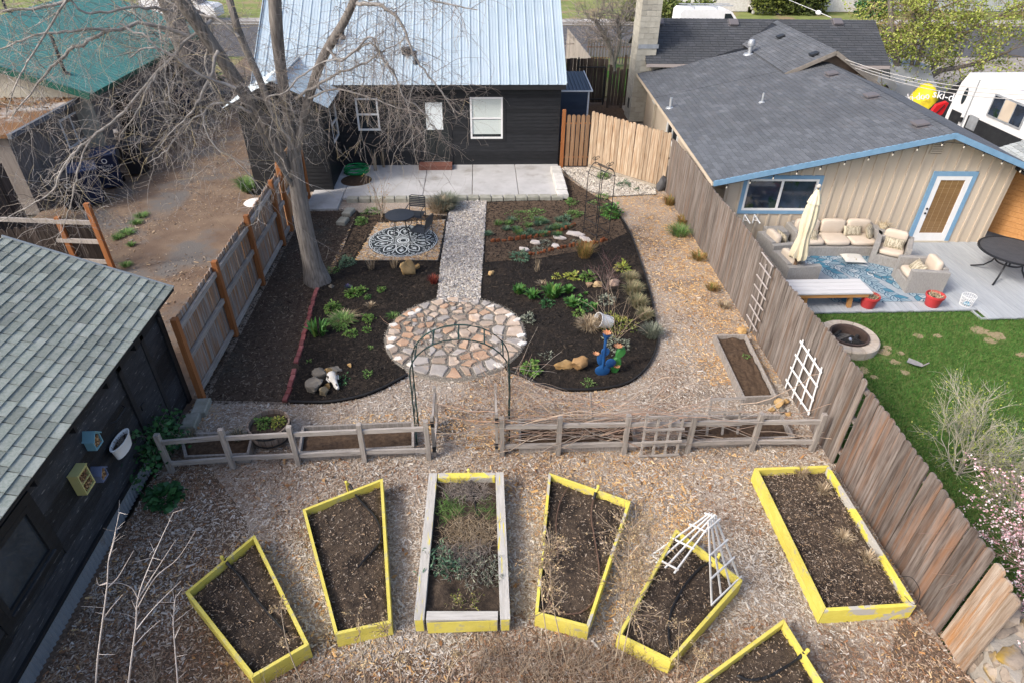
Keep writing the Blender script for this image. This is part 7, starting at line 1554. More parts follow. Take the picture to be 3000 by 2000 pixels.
# plants along the right fence
for (px,py,r,h,mt,lab) in ((1955,548,.22,.6,m_lora,'sprawling dry shrub by the dark rock in the fence corner'),(1962,600,.3,.32,m_lora,'low rust coloured shrub at the foot of the right fence, farthest'),(1990,690,.42,.3,m_lgrs,'olive green shrub at the foot of the right fence, halfway along'),(1999,655,.3,.25,m_lora,'rusty shrub just beyond the olive shrub by the fence'),(2045,760,.3,.2,m_lora,'straggly brown plant by the fence below the olive shrub'),(2085,850,.22,.2,m_lora,'thin dry plant at the fence foot near the ladder trellis'),(2120,900,.2,.16,m_ldry,'dry wisp at the fence foot below the ladder trellis')):
    q=at(px,py,0); tuft('shrub',lab,(q.x,q.y,0),r,h,int(r*700),mt,w=.006,droop=.4)
def twigs(name,label,p,h,stems,lev,nch,spread,mat,rg,r=.008,cat='shrub',lean=(0,0,1),fan=.35,leaf=None,group=None,wob=.10,grav=.0,shrink=.6,up=.4):
    t=thing(name,label,cat,p,0,group); tb=TB(); tips=[]
    for k in range(stems):
        d=Vector(lean)+Vector((rg.gauss(0,fan),rg.gauss(0,fan),0)); grow(tb,Vector(p)+Vector((rg.gauss(0,.04),rg.gauss(0,.04),-.02)),d,h*rg.uniform(.75,1.1),r,lev,nch,spread,wob,grav,rg,tips,shrink,up)
    tb.build('branches',mat,t)
    if leaf: 
        L_=leaves(tips,leaf[0],leaf[1],leaf[3] if len(leaf)>3 else 'foliage',t,leaf[2],int(abs(p[0]*100)),flat=.8)
    return t
m_redtw=leafmat('red_twig',(.17,.09,.085),(.22,.14,.13),(.28,.23,.21),(.14,.07,.07))
m_tantw=leafmat('tan_twig',(.36,.28,.20),(.30,.22,.15),(.43,.35,.26),(.25,.18,.13))
m_buff=leafmat('buff_seed',(.42,.32,.18),(.50,.39,.23),(.34,.25,.13),(.28,.20,.11))
rg=random.Random(11)
twigs('leafless_shrub','tall leafless pale stemmed shrub by the patio left of the bistro table',gm(1118,638),1.1,7,1,3,.3,m_tantw,rg,.009,fan=.22,leaf=(.045,m_lora,150))
twigs('red_stemmed_shrub','purplish red stemmed bare shrub in the right bed',gm(1776,852),.62,9,2,4,.35,m_redtw,rg,.007,fan=.4,wob=.08)
twigs('arching_shrub','bare tan caned shrub arching over the olive shrub in the right bed',gm(1808,998),.95,8,1,4,.4,m_tantw,rg,.007,fan=.45,wob=.09)
twigs('arching_shrub','thin bare shrub with a few dead leaves left of the fescue clumps',gm(1790,930),.8,4,1,4,.4,m_tantw,rg,.006,fan=.4,wob=.1)
q=at(1046,560,.0); 
for i,(px,py) in enumerate(((1100,500),(1125,490))): tuft('seed_stalks','dry seed stalks standing by the green hose coil, '+('the left bunch' if i==0 else 'the right bunch'),(at(px,py,.08).x,at(px,py,.08).y,.08),.12,.7,14,m_ldry,w=.009,droop=.0)
# shrub by the shed and herbs near it
q=at(445,1395,0); t=thing('ivy_shrub','dark glossy leaved shrub against the black shed at the end of the rail fence','shrub',(q.x-.02,q.y+.25,0)); tb=TB(); tips=[]; rg=random.Random(5)
for k in range(16): grow(tb,Vector((q.x-.05+rg.gauss(0,.12),q.y+.25+rg.gauss(0,.2),0)),Vector((rg.gauss(0,.3),rg.gauss(0,.4),1)),.62,.008,1,5,.6,.15,0,rg,tips)
tb.build('stems',m_twigd,t); leaves(tips,.085,m_ldk,'foliage',t,1500,4,flat=.7,jit=.06,asp=.8)
mound('perennial','lobed dark green herb on the mulch below the ivy shrub',(at(483,1462).x,at(483,1462).y,0),.24,.17,170,.12,m_ldk,asp=.9)
mound('sprouts','bright green sprouts growing in the barrel planter, left clump',(bx-.1,by+.03,.33),.12,.12,200,.045,m_lbr); mound('sprouts','yellow green sprouts growing in the barrel planter, right clump',(bx+.15,by+.05,.33),.11,.1,160,.045,m_lyel)
for (px,py,lab) in ((700,1285,'dry tuft with green base at the right end of the small grey bed'),(560,1290,'dry grass tuft in the small grey bed by the shed')): q=at(px,py,.1); tuft('grass_clump',lab,(q.x,q.y,.1),.16,.22,80,m_lgry,w=.006); tuft('grass_clump',lab+', its straw',(q.x+.02,q.y,.1),.16,.28,40,m_ldry,w=.005)
q=at(2185,1045,.14); mound('weed','small green weed in the long grey bed by the right fence',(q.x,q.y,.13),.07,.06,50,.04,m_lgrs)
# timber bed plants
def tb_at(u,w): p=(TL.lerp(TRr,u)).lerp(BL.lerp(BR,u),w); return (p.x,p.y,.2)
def stem_mat(name,label,p,r,n,L_,mat,up=.35,asp=1.,lf=None):
    rg=random.Random(int(abs(p[0]*991+p[1]*577)*100)); t=thing(name,label,'plant',p); tb=TB(); tips=[]
    for k in range(n):
        a=rg.uniform(0,6.283); q=r*math.sqrt(rg.random()); s_=Vector((p[0]+q*math.cos(a),p[1]+asp*q*math.sin(a),p[2]+rg.uniform(-.01,.06))); pts,_=wander(s_,(rg.gauss(0,1),rg.gauss(0,1),rg.gauss(up,.35)),L_*rg.uniform(.4,1.1),5,.28,.05,rg); pts=[Vector((b.x,b.y,max(p[2]-.02,b.z))) for b in pts]; tb.tube(pts,.0032,.0016); tips+=pts[2:]
    tb.build('stems',mat,t)
    if lf: leaves(tips,lf[0],lf[1],'foliage',t,lf[2],3,flat=.9,jit=.015,asp=lf[3])
    return t
stem_mat('sage','grey green sage sprawling at the near left of the timber bed',tb_at(.27,.66),.22,90,.24,m_twigd,.7,1.2,(.075,m_lbl,420,.3))
stem_mat('lavender','grey leaved herb sprawling at the near right of the timber bed',tb_at(.68,.70),.28,120,.22,m_twigd,.6,.9,(.06,m_lgry,480,.25))
stem_mat('thyme','thin yellowish thyme at the near end of the timber bed',tb_at(.5,.88),.24,60,.12,m_ldry,.4,.5,(.03,m_lyel,170,.5))
stem_mat('dead_stems','mat of dark dead stems at the far end of the timber bed',tb_at(.5,.13),.36,420,.26,m_twigd,.45,.55)
stem_mat('grass_clump','thin green grass growing at the far left of the timber bed',tb_at(.3,.27),.22,200,.2,m_lgrs,.7,.9)
stem_mat('grass_clump','few green grass blades at the far right of the timber bed',tb_at(.75,.27),.18,80,.15,m_lgrs,.7,1.2)
stem_mat('dead_stems','broad mat of straw and dead stems across the middle of the timber bed',tb_at(.55,.45),.40,620,.26,m_ldry,.25,.75)
stem_mat('dead_stems','dark woody dead stems between the herbs of the timber bed',tb_at(.5,.58),.36,420,.24,m_twigd,.35,.5)
for (px,py,lab) in ((2345,1390,'dry brown grass tuft at the far corner of the largest yellow bed'),(2410,1440,'dry straw tuft by the right board of the largest yellow bed'),(2540,1640,'straw tuft in the right half of the largest yellow bed'),(2470,1580,'straw litter clump in the middle of the largest yellow bed')): q=at(px,py,.2); tuft('grass_clump',lab,(q.x,q.y,.2),.16,.16,110,m_ldry,w=.005,droop=.7)
# ================================================================== VINES
vn=thing('dry_vines','tangle of bare reddish vine canes over the right rail fence and arch leg','vine',pr_[2]+(0,)); tb=TB(); rg=random.Random(21)
fy=pr_[0][1]
for k in range(150):
    x0=rg.choice((pr_[0][0]+.1,2.05,2.05,1.2,3.2,rg.uniform(0,5))); s=rg.choice((-1,1)); p=Vector((x0+rg.gauss(0,.15),fy+.1+rg.uniform(-.12,.18),rg.uniform(.15,.85))); 
    pts,_=wander(p,(s,rg.gauss(0,.12),rg.uniform(-.1,.5)),rg.uniform(.7,2.4),9,.13,.03,rg); pts=[Vector((q.x,min(fy+.75,max(fy-.28,q.y)),max(.02,min(1.05,q.z)))) for q in pts]; tb.tube(pts,rg.uniform(.006,.0105),.0035)
for k in range(34):
    p=Vector((cx+hw+rg.gauss(0,.04),aL.y+rg.uniform(-.05,.45),rg.uniform(0,.9))); pts,_=wander(p,(rg.gauss(0,.2),rg.gauss(0,.15),1),rg.uniform(.7,1.9),9,.11,.0,rg); tb.tube(pts,.006,.0025)
    if k%2:
        p=Vector((cx+hw+.05,aL.y+.2,rg.uniform(.9,1.6))); pts,_=wander(p,(1,rg.gauss(0,.3),-.3),rg.uniform(.7,1.6),9,.1,.07,rg); tb.tube(pts,.005,.002)
for k in range(20):
    a=rg.uniform(15,150); p=Vector((cx-hw*math.cos(R(a)),aL.y+rg.choice((.02,.42)),1.55+.7*math.sin(R(a)))); pts,_=wander(p,(-math.sin(R(a))*rg.choice((-1,1)),rg.gauss(0,.3),math.cos(R(a))*.6),rg.uniform(.3,.9),7,.14,.01,rg); tb.tube(pts,.004,.0018)
tb.build('canes',leafmat('vine_cane',(.42,.27,.19),(.33,.23,.17),(.50,.38,.28),(.26,.19,.15),(.40,.35,.30)),vn)
# ================================================================== BIG BARE TREE
bt_=thing('bare_tree','large leafless grey barked tree with drooping twigs beside the left fence','tree',(-4.07,13.75,0)); TY=13.75
m=MB(); tr=[(-4.05,TY,-.1,.36),(-4.07,TY,.12,.31),(-4.1,TY,.5,.235),(-4.13,TY,1.2,.20),(-4.13,TY,1.9,.185),(-4.1,TY,2.6,.17),(-4.06,TY,3.1,.15),(-4.03,TY+.03,3.5,.11),(-4.0,TY+.05,3.8,.08)]
def trunk(mb,pts,n=14,seed=0,rough=.06):
    v=[];f=[]
    P=spline([p[:3] for p in pts],4); rs=np.interp(np.linspace(0,len(pts)-1,len(P)),range(len(pts)),[p[3] for p in pts])
    for i,(p,r) in enumerate(zip(P,rs)):
        d=(P[min(i+1,len(P)-1)]-P[max(0,i-1)]).normalized(); a=d.cross(Vector((0,1,.1))).normalized(); b=d.cross(a)
        for k in range(n):
            t=2*PI*k/n; q=r*(1+rough*math.sin(5*t+seed+p.z)+rough*1.3*mn.noise(Vector((math.cos(t)*2,math.sin(t)*2,p.z*1.5+seed)))); v.append(p+(a*math.cos(t)+b*math.sin(t))*q)
        if i: f+=[((i-1)*n+k,(i-1)*n+(k+1)%n,i*n+(k+1)%n,i*n+k) for k in range(n)]
    f+=[tuple(range(n-1,-1,-1)),tuple(range(len(v)-n,len(v)))]; mb.add(v,f)
trunk(m,tr,18,0,.05); m.build('trunk',m_bark,bt_,smooth=True,angle=80)
def Lm(px,py,Y): q=ay(px,py,Y); return (q.x,q.y,q.z)
limbs=[[(862,440,TY,.11),(838,300,TY-.05,.115),(820,180,TY-.1,.125),(808,50,TY-.2,.14),(800,-120,TY-.3,.13)],
 [(858,430,TY,.08),(800,330,TY+.1,.08),(755,220,TY+.3,.085),(705,110,TY+.4,.085),(672,0,TY+.5,.08),(640,-110,TY+.5,.07)],
 [(870,440,TY,.10),(905,290,TY-.1,.105),(945,170,TY-.3,.10),(1010,60,TY-.4,.09),(1045,-20,TY-.5,.07)],
 [(860,525,TY,.12),(775,365,TY-.3,.13),(690,230,TY-.5,.14),(600,100,TY-.7,.14),(530,0,TY-.9,.15),(470,-90,TY-1,.13)],
 [(866,560,TY-.05,.05),(800,450,TY-.5,.05),(735,330,TY-.8,.05),(690,260,TY-1.0,.045)]]
guides=[]
for i,l in enumerate(limbs):
    m=MB(); P=[(*Lm(px,py,Y),r*.86) for px,py,Y,r in l]; trunk(m,P,12,i*2.3,.06); m.build('limb',m_bark,bt_,smooth=True,angle=80); guides.append(([Vector(p[:3]) for p in P],.05))
# secondary branches traced on the sky side and the drooping left curtain
sec=[[(470,200,13,.045),(365,325,12.6,.042),(268,405,12.3,.04),(200,470,12.1,.034),(150,560,12,.026),(90,600,12,.018),(0,650,12,.012)],
 [(268,405,12.3,.03),(235,470,12.1,.024),(215,560,12,.018),(195,640,11.9,.014),(160,720,11.9,.009)],
 [(560,110,13.1,.06),(430,70,12.8,.05),(330,90,12.5,.045),(220,140,12.3,.042),(150,200,12.2,.036),(100,260,12.1,.026),(30,350,12,.014)],
 [(330,90,12.5,.035),(230,90,12.2,.032),(130,100,12,.028),(50,125,11.9,.02),(-20,150,11.9,.014)],
 [(520,40,13,.04),(400,20,12.6,.035),(270,40,12.3,.03),(200,-5,12.1,.02)],
 [(350,70,12.5,.03),(430,110,12.4,.026),(480,180,12.4,.02),(500,300,12.3,.013)],
 [(690,260,12.7,.05),(590,220,12.5,.04),(500,160,12.3,.034),(440,140,12.2,.026),(380,170,12.1,.018)],
 [(640,150,12.9,.05),(600,260,12.6,.04),(560,330,12.5,.03),(500,390,12.4,.02),(470,430,12.3,.014)],
 [(735,330,12.9,.045),(650,300,12.7,.035),(600,330,12.6,.03),(620,420,12.5,.022),(700,480,12.4,.015),(770,560,12.4,.01)],
 [(600,330,12.6,.03),(540,370,12.5,.025),(490,440,12.4,.017),(430,480,12.4,.01)],
 [(870,290,13.6,.05),(960,230,13.4,.036),(1060,190,13.2,.028),(1120,150,13.1,.02),(1200,110,13,.012)],
 [(1045,10,13.2,.06),(1120,20,13,.05),(1180,80,12.9,.04),(1220,180,12.8,.028),(1280,250,12.8,.02),(1330,330,12.8,.012)],
 [(1080,0,13.2,.05),(1180,-20,13,.04),(1300,10,12.9,.025),(1400,30,12.8,.012)],
 [(960,130,13.4,.045),(1000,180,13.2,.035),(1080,110,13,.03),(1110,160,13,.024),(1160,230,12.9,.018),(1200,330,12.8,.012),(1215,450,12.8,.008)],
 [(900,290,13.6,.035),(990,260,13.3,.026),(1090,290,13.1,.02),(1180,320,13,.013),(1260,340,12.9,.008)],
 [(1045,150,13.3,.022),(1090,130,13.1,.03),(1150,210,13,.028),(1180,280,13,.022),(1240,330,12.9,.016),(1290,390,12.9,.009)],
 [(850,410,13.4,.04),(780,300,13,.035),(840,270,12.9,.026),(930,190,12.8,.02),(1010,170,12.7,.012)],
 [(620,60,13.2,.05),(540,130,12.9,.04),(450,230,12.7,.03),(400,330,12.5,.022),(350,400,12.4,.014)],
 [(700,110,14,.05),(640,60,14,.04),(560,40,14,.03),(480,0,14,.02)],[(560,20,14.2,.06),(620,90,14.3,.05),(600,190,14.3,.035),(640,280,14.2,.02)],
 [(470,-60,12.8,.06),(300,-30,12.4,.05),(120,20,12,.035),(0,30,11.9,.025)],[(200,-10,12.1,.03),(120,120,11.9,.026),(60,220,11.8,.018),(20,330,11.8,.01)]]
m=MB()
for l in sec:
    P=[Vector(Lm(px,py,Y)) for px,py,Y,r in l]; rs=[r for *_,r in l]; S_=spline(P,5); R2=list(.66*np.interp(np.linspace(0,len(P)-1,len(S_)),range(len(P)),rs))
    for p in S_[1:-1]: p+=Vector((random.gauss(0,.012),random.gauss(0,.02),random.gauss(0,.012)))
    m.tube(S_,R2,7); guides.append((S_,min(rs)))
m.build('branches',M('branch_bark',(.22,.205,.185),(.40,.375,.35),sc=8,rough=.95,bump=.5,bsc=30,glob=True),bt_,smooth=True,angle=80)
tb=TB(); td=TB(); rg=random.Random(31)
def twig(p,d,L_,r,lev,T_):
    n=max(5,int(L_/.10)); pts,_=wander(p,d,L_,n,.17,.06,rg)
    pts=[Vector((q.x,q.y,max(.9 if q.x<-2 else 1.2,q.z))) for q in pts]
    T_.tube(pts,r*.66,.0017)
    if lev>0:
        for k in range(rg.randint(2,4)):
            i=rg.randint(1,n); dd=(pts[i]-pts[i-1]).normalized(); o=Vector((rg.gauss(0,1),rg.gauss(0,.7),rg.gauss(-.25,.8))).normalized(); twig(pts[i],dd*.5+o*.7,L_*rg.uniform(.3,.6),r*.6,lev-1,T_)
for gi,(P,_) in enumerate(guides):
    big=gi<5; L_=sum((P[i+1]-P[i]).length for i in range(len(P)-1)); n=int(L_*(7 if big else (11 if gi in (5,6,8,9,10,12,13,14) else 17)))
    for k in range(n):
        f=rg.uniform(.25 if big else .05,.999)*(len(P)-1); i=int(f); p=P[i].lerp(P[i+1],f-i); dd=(P[i+1]-P[i]).normalized(); o=Vector((rg.gauss(0,1),rg.gauss(0,.8),rg.gauss(0,.8))).normalized()
        if p.z>6.6: continue
        T_=td if (p.x>-3.6 and rg.random()<.75) or rg.random()<.3 else tb  # paler twigs towards the left paint in the sunlight on them
        twig(p,dd*.35+o,rg.uniform(.45,1.6)*(1.15 if big else .95),rg.uniform(.005,.0095),2 if rg.random()<.6 else 1,T_)
tb.build('twigs',m_twig,bt_); td.build('twigs',m_twigd,bt_)
# two trunks and a juniper seen through the twigs at the back left
for (x,px,py,r,lab) in ((0,560,330,.42,'thick dark tree trunk standing beyond the garage between the branches'),):
    q=at(600,330,0); t=thing('street_tree',lab,'tree',(q.x,q.y,0)); m=MB(); trunk(m,[(q.x,q.y,-.1,.5),(q.x-.1,q.y,1.5,.42),(q.x-.2,q.y+.1,3.2,.36),(q.x-.5,q.y,5.2,.3),(q.x-.8,q.y,7.2,.25)],12,4,.07); m.build('trunk',m_bark,t,smooth=True,angle=80)
    tb=TB(); rg=random.Random(8)
    for k in range(26): grow(tb,Vector((q.x-.3+rg.uniform(-.3,.2),q.y,rg.uniform(2.2,6))),(rg.gauss(0,1),rg.gauss(0,.7),rg.uniform(-.1,.8)),rg.uniform(1.4,2.8),.03,2,4,.5,.13,.02,rg)
    tb.build('branches',m_twigd,t)
q=at(655,200,0); t=thing('juniper','upright dark green juniper behind the tree limbs at the driveway head','tree',(q.x,q.y-3,0)); rg=random.Random(4); pts=[]
for k in range(260): z=rg.uniform(.1,2.6); r=.75*(1-z/3.1)*math.sqrt(rg.random()); a=rg.uniform(0,6.28); pts.append(Vector((q.x+r*math.cos(a),q.y-3+r*math.sin(a),z)))
leaves(pts,.24,m_ldk,'foliage',t,2200,3,flat=1.2,jit=.09,asp=.35); m=MB(); m.tube([(q.x,q.y-3,-.1),(q.x,q.y-3,2)],.06,6); m.build('trunk',m_bark,t)
# leafless tree behind the gate, hedge and bushes by the street
q=at(1800,215,-.1); t=thing('leafless_tree','leafless grey brown tree between the metal roof and the block chimney','tree',(q.x,q.y,-.1)); m=MB(); trunk(m,[(q.x,q.y,-.2,.16),(q.x-.25,q.y,.8,.13),(q.x-.7,q.y,1.7,.11),(q.x-1.3,q.y,2.5,.08)],9,3); trunk(m,[(q.x-.1,q.y,.3,.12),(q.x+.1,q.y,1.5,.1),(q.x-.1,q.y+.2,2.6,.07)],9,5); m.build('trunk',m_bark,t,smooth=True,angle=80)
tb=TB(); rg=random.Random(19)
for k in range(75):
    f=rg.random(); p=Vector((q.x-1.3*f+rg.gauss(0,.1),q.y,.9+1.7*f)) if k%2 else Vector((q.x+rg.gauss(0,.1),q.y+.1,1.2+1.4*f)); grow(tb,p,(rg.gauss(-.2,.9),rg.gauss(0,.7),rg.uniform(-.1,1.1)),rg.uniform(1.,1.9),.022,3,3,.5,.13,.0,rg,shrink=.66)
tb.build('branches',m_twigd,t)
def foliage_box(name,label,c,s,n,ls,mat,cat='hedge'):
    t=thing(name,label,cat,c); r_=np.random.default_rng(int(abs(c[0]*10))); P=np.stack([r_.uniform(-1,1,n),r_.uniform(-1,1,n),r_.uniform(0,1,n)],-1); k=np.abs(P).max(1)>.55; P=P[k]; P=P*np.array([s[0],s[1],s[2]])*(1+.12*np.sin(P[:,:1]*9)); pts=P+np.array(c); leaves(pts,ls,mat,'foliage',t,None,5,flat=1,jit=.05,asp=.6); m=MB(); m.tube([c,(c[0],c[1],c[2]+s[2]*.7)],.08,6); m.build('stem',m_bark,t); return t
q=at(1935,52,0); foliage_box('hedge','clipped olive green hedge across the street behind the chimney',(q.x,51.6,-.15),(3.2,.9,1.25),5200,.3,leafmat('hedge_leaf',(.10,.14,.03),(.15,.18,.05),(.07,.10,.025),(.19,.2,.06)))
q=at(2200,18,0); foliage_box('cypress','upright yellow green shrub left of the red door',(q.x-.1,54.6,-.1),(.95,.8,2.6),2600,.28,leafmat('cyp_leaf',(.10,.13,.02),(.14,.16,.03),(.06,.08,.02)),'shrub'); q=at(2325,30,0); foliage_box('cypress','broad dark green shrub right of the red door',(q.x,54.6,-.1),(1.7,.8,2.0),3600,.28,leafmat('cyp_leaf2',(.05,.075,.015),(.12,.15,.03),(.04,.055,.015)),'shrub')
q=at(2510,30,0); foliage_box('bush','dark bush behind the leafy tree near the grey house',(q.x,53.5,-.1),(1.2,.7,1.4),1500,.26,m_ldk,'shrub')
# leafy spring tree behind the tan house
q=at(2640,262,-.1); sx,sy=q.x-.3,q.y-1.5; t=thing('leafy_tree','multi stemmed tree with fresh yellow green leaves behind the tan house','tree',(sx,sy,-.17)); m=MB(); tips=[]
stem=[[(2640,262,0,.14),(2622,150,.0,.13),(2612,60,0,.11),(2600,-80,.2,.09)],[(2662,268,0,.13),(2690,180,-.1,.11),(2720,70,-.2,.09),(2750,-60,-.3,.07)],[(2655,265,0,.12),(2680,130,.2,.09),(2670,0,.4,.07)],[(2672,280,0,.16),(2740,215,-.2,.13),(2800,200,-.4,.1),(2870,185,-.6,.07),(2960,150,-.9,.05)],[(2690,250,-.1,.10),(2800,120,-.3,.08),(2900,60,-.5,.06),(3020,0,-.7,.05)],[(2668,262,0,.12),(2570,150,.3,.0),(2540,60,.5,.0)]]
tb=TB(); rg=random.Random(14)
for si,l in enumerate(stem):
    P=[(*Lm(px,py,sy+dy),max(r,.03)) for px,py,dy,r in l]; trunk(m,P,9,si,.06); V_=[Vector(p[:3]) for p in P]; L_=sum((V_[i+1]-V_[i]).length for i in range(len(V_)-1))
    for k in range(int(L_*6)):
        f=rg.uniform(.45,.999)*(len(V_)-1); i=int(f); p=V_[i].lerp(V_[i+1],f-i); grow(tb,p,(rg.gauss(.35,.9),rg.gauss(-.2,.9),rg.gauss(.1,.7)),rg.uniform(.9,2.1),.02,2,3,.5,.12,.015,rg,tips,shrink=.62)
m.build('trunk',m_bark,t,smooth=True,angle=80); tb.build('branches',M('young_branch',(.24,.18,.11),(.33,.25,.14),sc=5,glob=True),t)
leaves(tips,.125,m_lsprg,'crown',t,17000,9,flat=.9,jit=.10,asp=.55)
# pale budding shrubs and blossom at the lower right
rg=random.Random(44); m_pale=leafmat('pale_bark',(.42,.39,.33),(.50,.46,.38),(.36,.34,.27),(.44,.42,.27))
q=at(2805,1385,-.13); twigs('willow_shrub','pale grey twiggy shrub with opening buds on the lawn, the larger one',(q.x,q.y,-.13),.95,10,3,5,.40,m_pale,rg,.015,fan=.34,leaf=(.035,m_lsprg,1900,'buds'),shrink=.62)
q=at(2930,1480,-.13); twigs('willow_shrub','pale twiggy shrub with opening buds just behind the blossom branches',(q.x+.2,q.y,-.13),.62,14,3,5,.46,m_pale,rg,.013,fan=.5,leaf=(.035,m_lsprg,1300,'buds'),shrink=.6)
t=thing('blossom_tree','young tree with arching branches of tiny pink and white blossom at the lower right','tree',(7.6,4.3,-.13)); tb=TB(); tips=[]; m=MB(); trunk(m,[(7.9,4.5,-.2,.06),(7.8,4.5,.5,.05),(7.7,4.45,1.0,.04)],8,2); m.build('trunk',m_bark,t,smooth=True)
for k in range(46): grow(tb,Vector((7.75+rg.gauss(0,.15),4.5+rg.gauss(0,.35),rg.uniform(.2,1.1))),(rg.gauss(-.25,.6),rg.gauss(.1,.9),rg.uniform(-.05,.75)),rg.uniform(.5,1.1),.009,2,4,.42,.09,.025,rg,tips,shrink=.65)
tips=[p for p in tips if p.x>6.5 or p.y<3.9]
tb.build('branches',leafmat('blossom_twig',(.30,.2,.17),(.36,.25,.2),(.26,.16,.14)),t); leaves(tips,.03,leafmat('petal',(.72,.45,.50),(.80,.66,.68),(.62,.33,.38),(.84,.76,.76)),'blossom',t,9000,2,flat=1.1,jit=.014,asp=.9)
# stone wall stub
sw=thing('stone_wall','low rubble stone wall with yellow lichen at the end of the right fence','wall',(6.35,3.2,0)); m=MB(); m.box(6.02,1.4,-.1,6.75,4.22,.62); m.build('core',M('pale_mortar',(.27,.25,.22),(.36,.33,.29),sc=4,bump=.6,bsc=25),sw)
m_rub=M('rubble',(.19,.155,.125),(.32,.27,.22),sc=3,rough=.95,rnd=.22,bump=.6,bsc=14,c3=(.33,.22,.05),sc3=1.7,lo3=.58,hi3=.7)
rg=random.Random(6)
def wstone(p,s,seed):
    o=rock('stone',None,p,s,m_rub,seed,None,0); del o['category']; o.parent=sw; o.location=wm(sw).inverted()@Vector(p); return o
k=0
for z in (.08,.32,.54):
    y=1.6+rg.uniform(0,.2)
    while y<4.1: l=rg.uniform(.14,.26); wstone((6.03,y+l/2,z+rg.uniform(-.03,.03)),(.07,l*.6,.13),100+k); y+=l*1.02; k+=1
for x in (6.2,6.55):
    y=1.6
    while y<4.2: l=rg.uniform(.2,.36); wstone((x+rg.uniform(-.04,.04),y+l/2,.64+rg.uniform(0,.06)),(.19,l*.58,.1),140+k); y+=l; k+=1
wstone((6.25,4.1,.78),(.26,.27,.2),301); wstone((6.62,3.95,.72),(.22,.2,.18),302)
# ================================================================== FOREGROUND SAPLINGS AND DRY WEEDS
def stemline(tb,pts,Y,r0,r1):
    P=[Vector(Lm(px,py,Y+dy)) for px,py,dy in pts]; S_=spline(P,5); tb.tube(S_,r0,r1,5); return S_
m_birch=leafmat('sapling_bark',(.48,.44,.42),(.42,.37,.34),(.53,.49,.46))
for lab,main,br in (('slender pale sapling nearest the black shed in the foreground',[(276,2080,0),(285,1940,0),(300,1820,.05),(313,1720,.1),(318,1640,.15),(330,1590,.2),(350,1500,.25)],[[(313,1722,.1),(345,1690,.15),(375,1640,.2),(393,1610,.25)],[(316,1705,.1),(290,1712,.1),(283,1690,.1)],[(300,1815,.05),(325,1780,.1),(360,1740,.1)],[(318,1640,.15),(335,1580,.2),(340,1540,.2)]]),
  ('slender pale forked sapling right of the one by the shed',[(366,2080,0),(385,1930,0),(398,1830,.05),(404,1750,.1),(440,1650,.2),(475,1570,.3),(508,1500,.4)],[[(404,1752,.1),(385,1720,.1),(345,1706,.05),(300,1712,0)],[(405,1752,.1),(470,1650,.25),(515,1580,.35)],[(402,1780,.1),(455,1690,.2),(520,1635,.3),(575,1550,.4)],[(398,1845,.05),(450,1780,.2),(530,1700,.35)],[(394,1890,0),(430,1850,.15),(470,1815,.2)],[(400,1785,.1),(385,1755,.05)]]),
  ('thin reddish sapling between the sapling pair and the leftmost yellow bed',[(525,2080,0),(520,1990,0),(511,1880,.05),(508,1810,.1),(515,1740,.15)],[[(509,1810,.1),(497,1790,.1)],[(511,1870,.1),(530,1830,.15)]])):
    t=thing('sapling',lab,'sapling',Lm(*main[0][:2],3.55)); tb=TB(); S_=stemline(tb,main,3.6,.011,.002)
    for b in br: stemline(tb,b,3.6,.006,.0015)
    rg=random.Random(len(br)); 
    for k in range(16): p=S_[rg.randint(3,len(S_)-1)]; pts,_=wander(p,(rg.gauss(.3,.6),rg.gauss(0,.5),rg.uniform(.2,1)),rg.uniform(.06,.22),4,.12,0,rg); tb.tube(pts,.003,.001)
    tb.build('stem',m_birch,t)
rg=random.Random(77)
def seedstalk(lab,base,mid,top,Y,hd,n):
    t=thing('dry_weed',lab,'weed',Lm(*base,Y),0,'tall dry weeds in the foreground'); tb=TB(); S_=stemline(tb,[(*base,0),(*mid,.05),(*top,.15)],Y,.009,.003); tips=[]
    for k in range(n):
        p=S_[rg.randint(len(S_)//2,len(S_)-1)]; d=(rg.gauss(0,.6),rg.gauss(0,.6),rg.uniform(.3,1.1)); grow(tb,p,d,rg.uniform(.08,hd),.006,1,6,.4,.1,0,rg,tips)
    tb.build('stem',m_tantw,t); leaves(tips,.02,m_buff,'seed_heads',t,n*26,5,flat=1,jit=.007,asp=.8)
seedstalk('tall dry seed stalk before the wood patched yellow bed, the left of two',(1635,2060),(1592,1790),(1585,1610),4.15,.3,26)
seedstalk('tall dry seed stalk before the wood patched yellow bed, the right of two',(1690,2060),(1622,1780),(1612,1600),4.1,.34,28)
seedstalk('tallest dry seed stalk between the wood patched and diamond yellow beds, bushy top',(1780,2060),(1828,1780),(1845,1560),4.1,.5,46)
seedstalk('second dry seed stalk leaning beside the tallest one by the diamond bed',(1790,2060),(1850,1800),(1880,1600),4.1,.45,36)
for (b,mi,tp_,lab) in (((1080,2060),(1065,1960),(1048,1800),'thin reddish dry stalk below the second yellow bed'),((1180,2060),(1165,1920),(1130,1850),'thin pale dry stalk below the second yellow bed, leaning left'),((910,2060),(845,1900),(820,1760),'thin brown dry stalk in front of the leftmost yellow bed'),((1290,2060),(1320,1960),(1360,1905),'pale forked dry stalk below the timber bed'),((1975,2060),(1985,1960),(1990,1820),'thin dry stalk in front of the diamond bed corner'),((2020,2060),(2035,1960),(2060,1900),'short dry stalk right of the diamond bed')): seedstalk(lab,b,mi,tp_,3.85,.14,9)
nw=8200; tb=TB()
wx=np.concatenate([rng.uniform(-4.2,2.6,nw)]); wy=rng.uniform(2.6,4.3,nw)
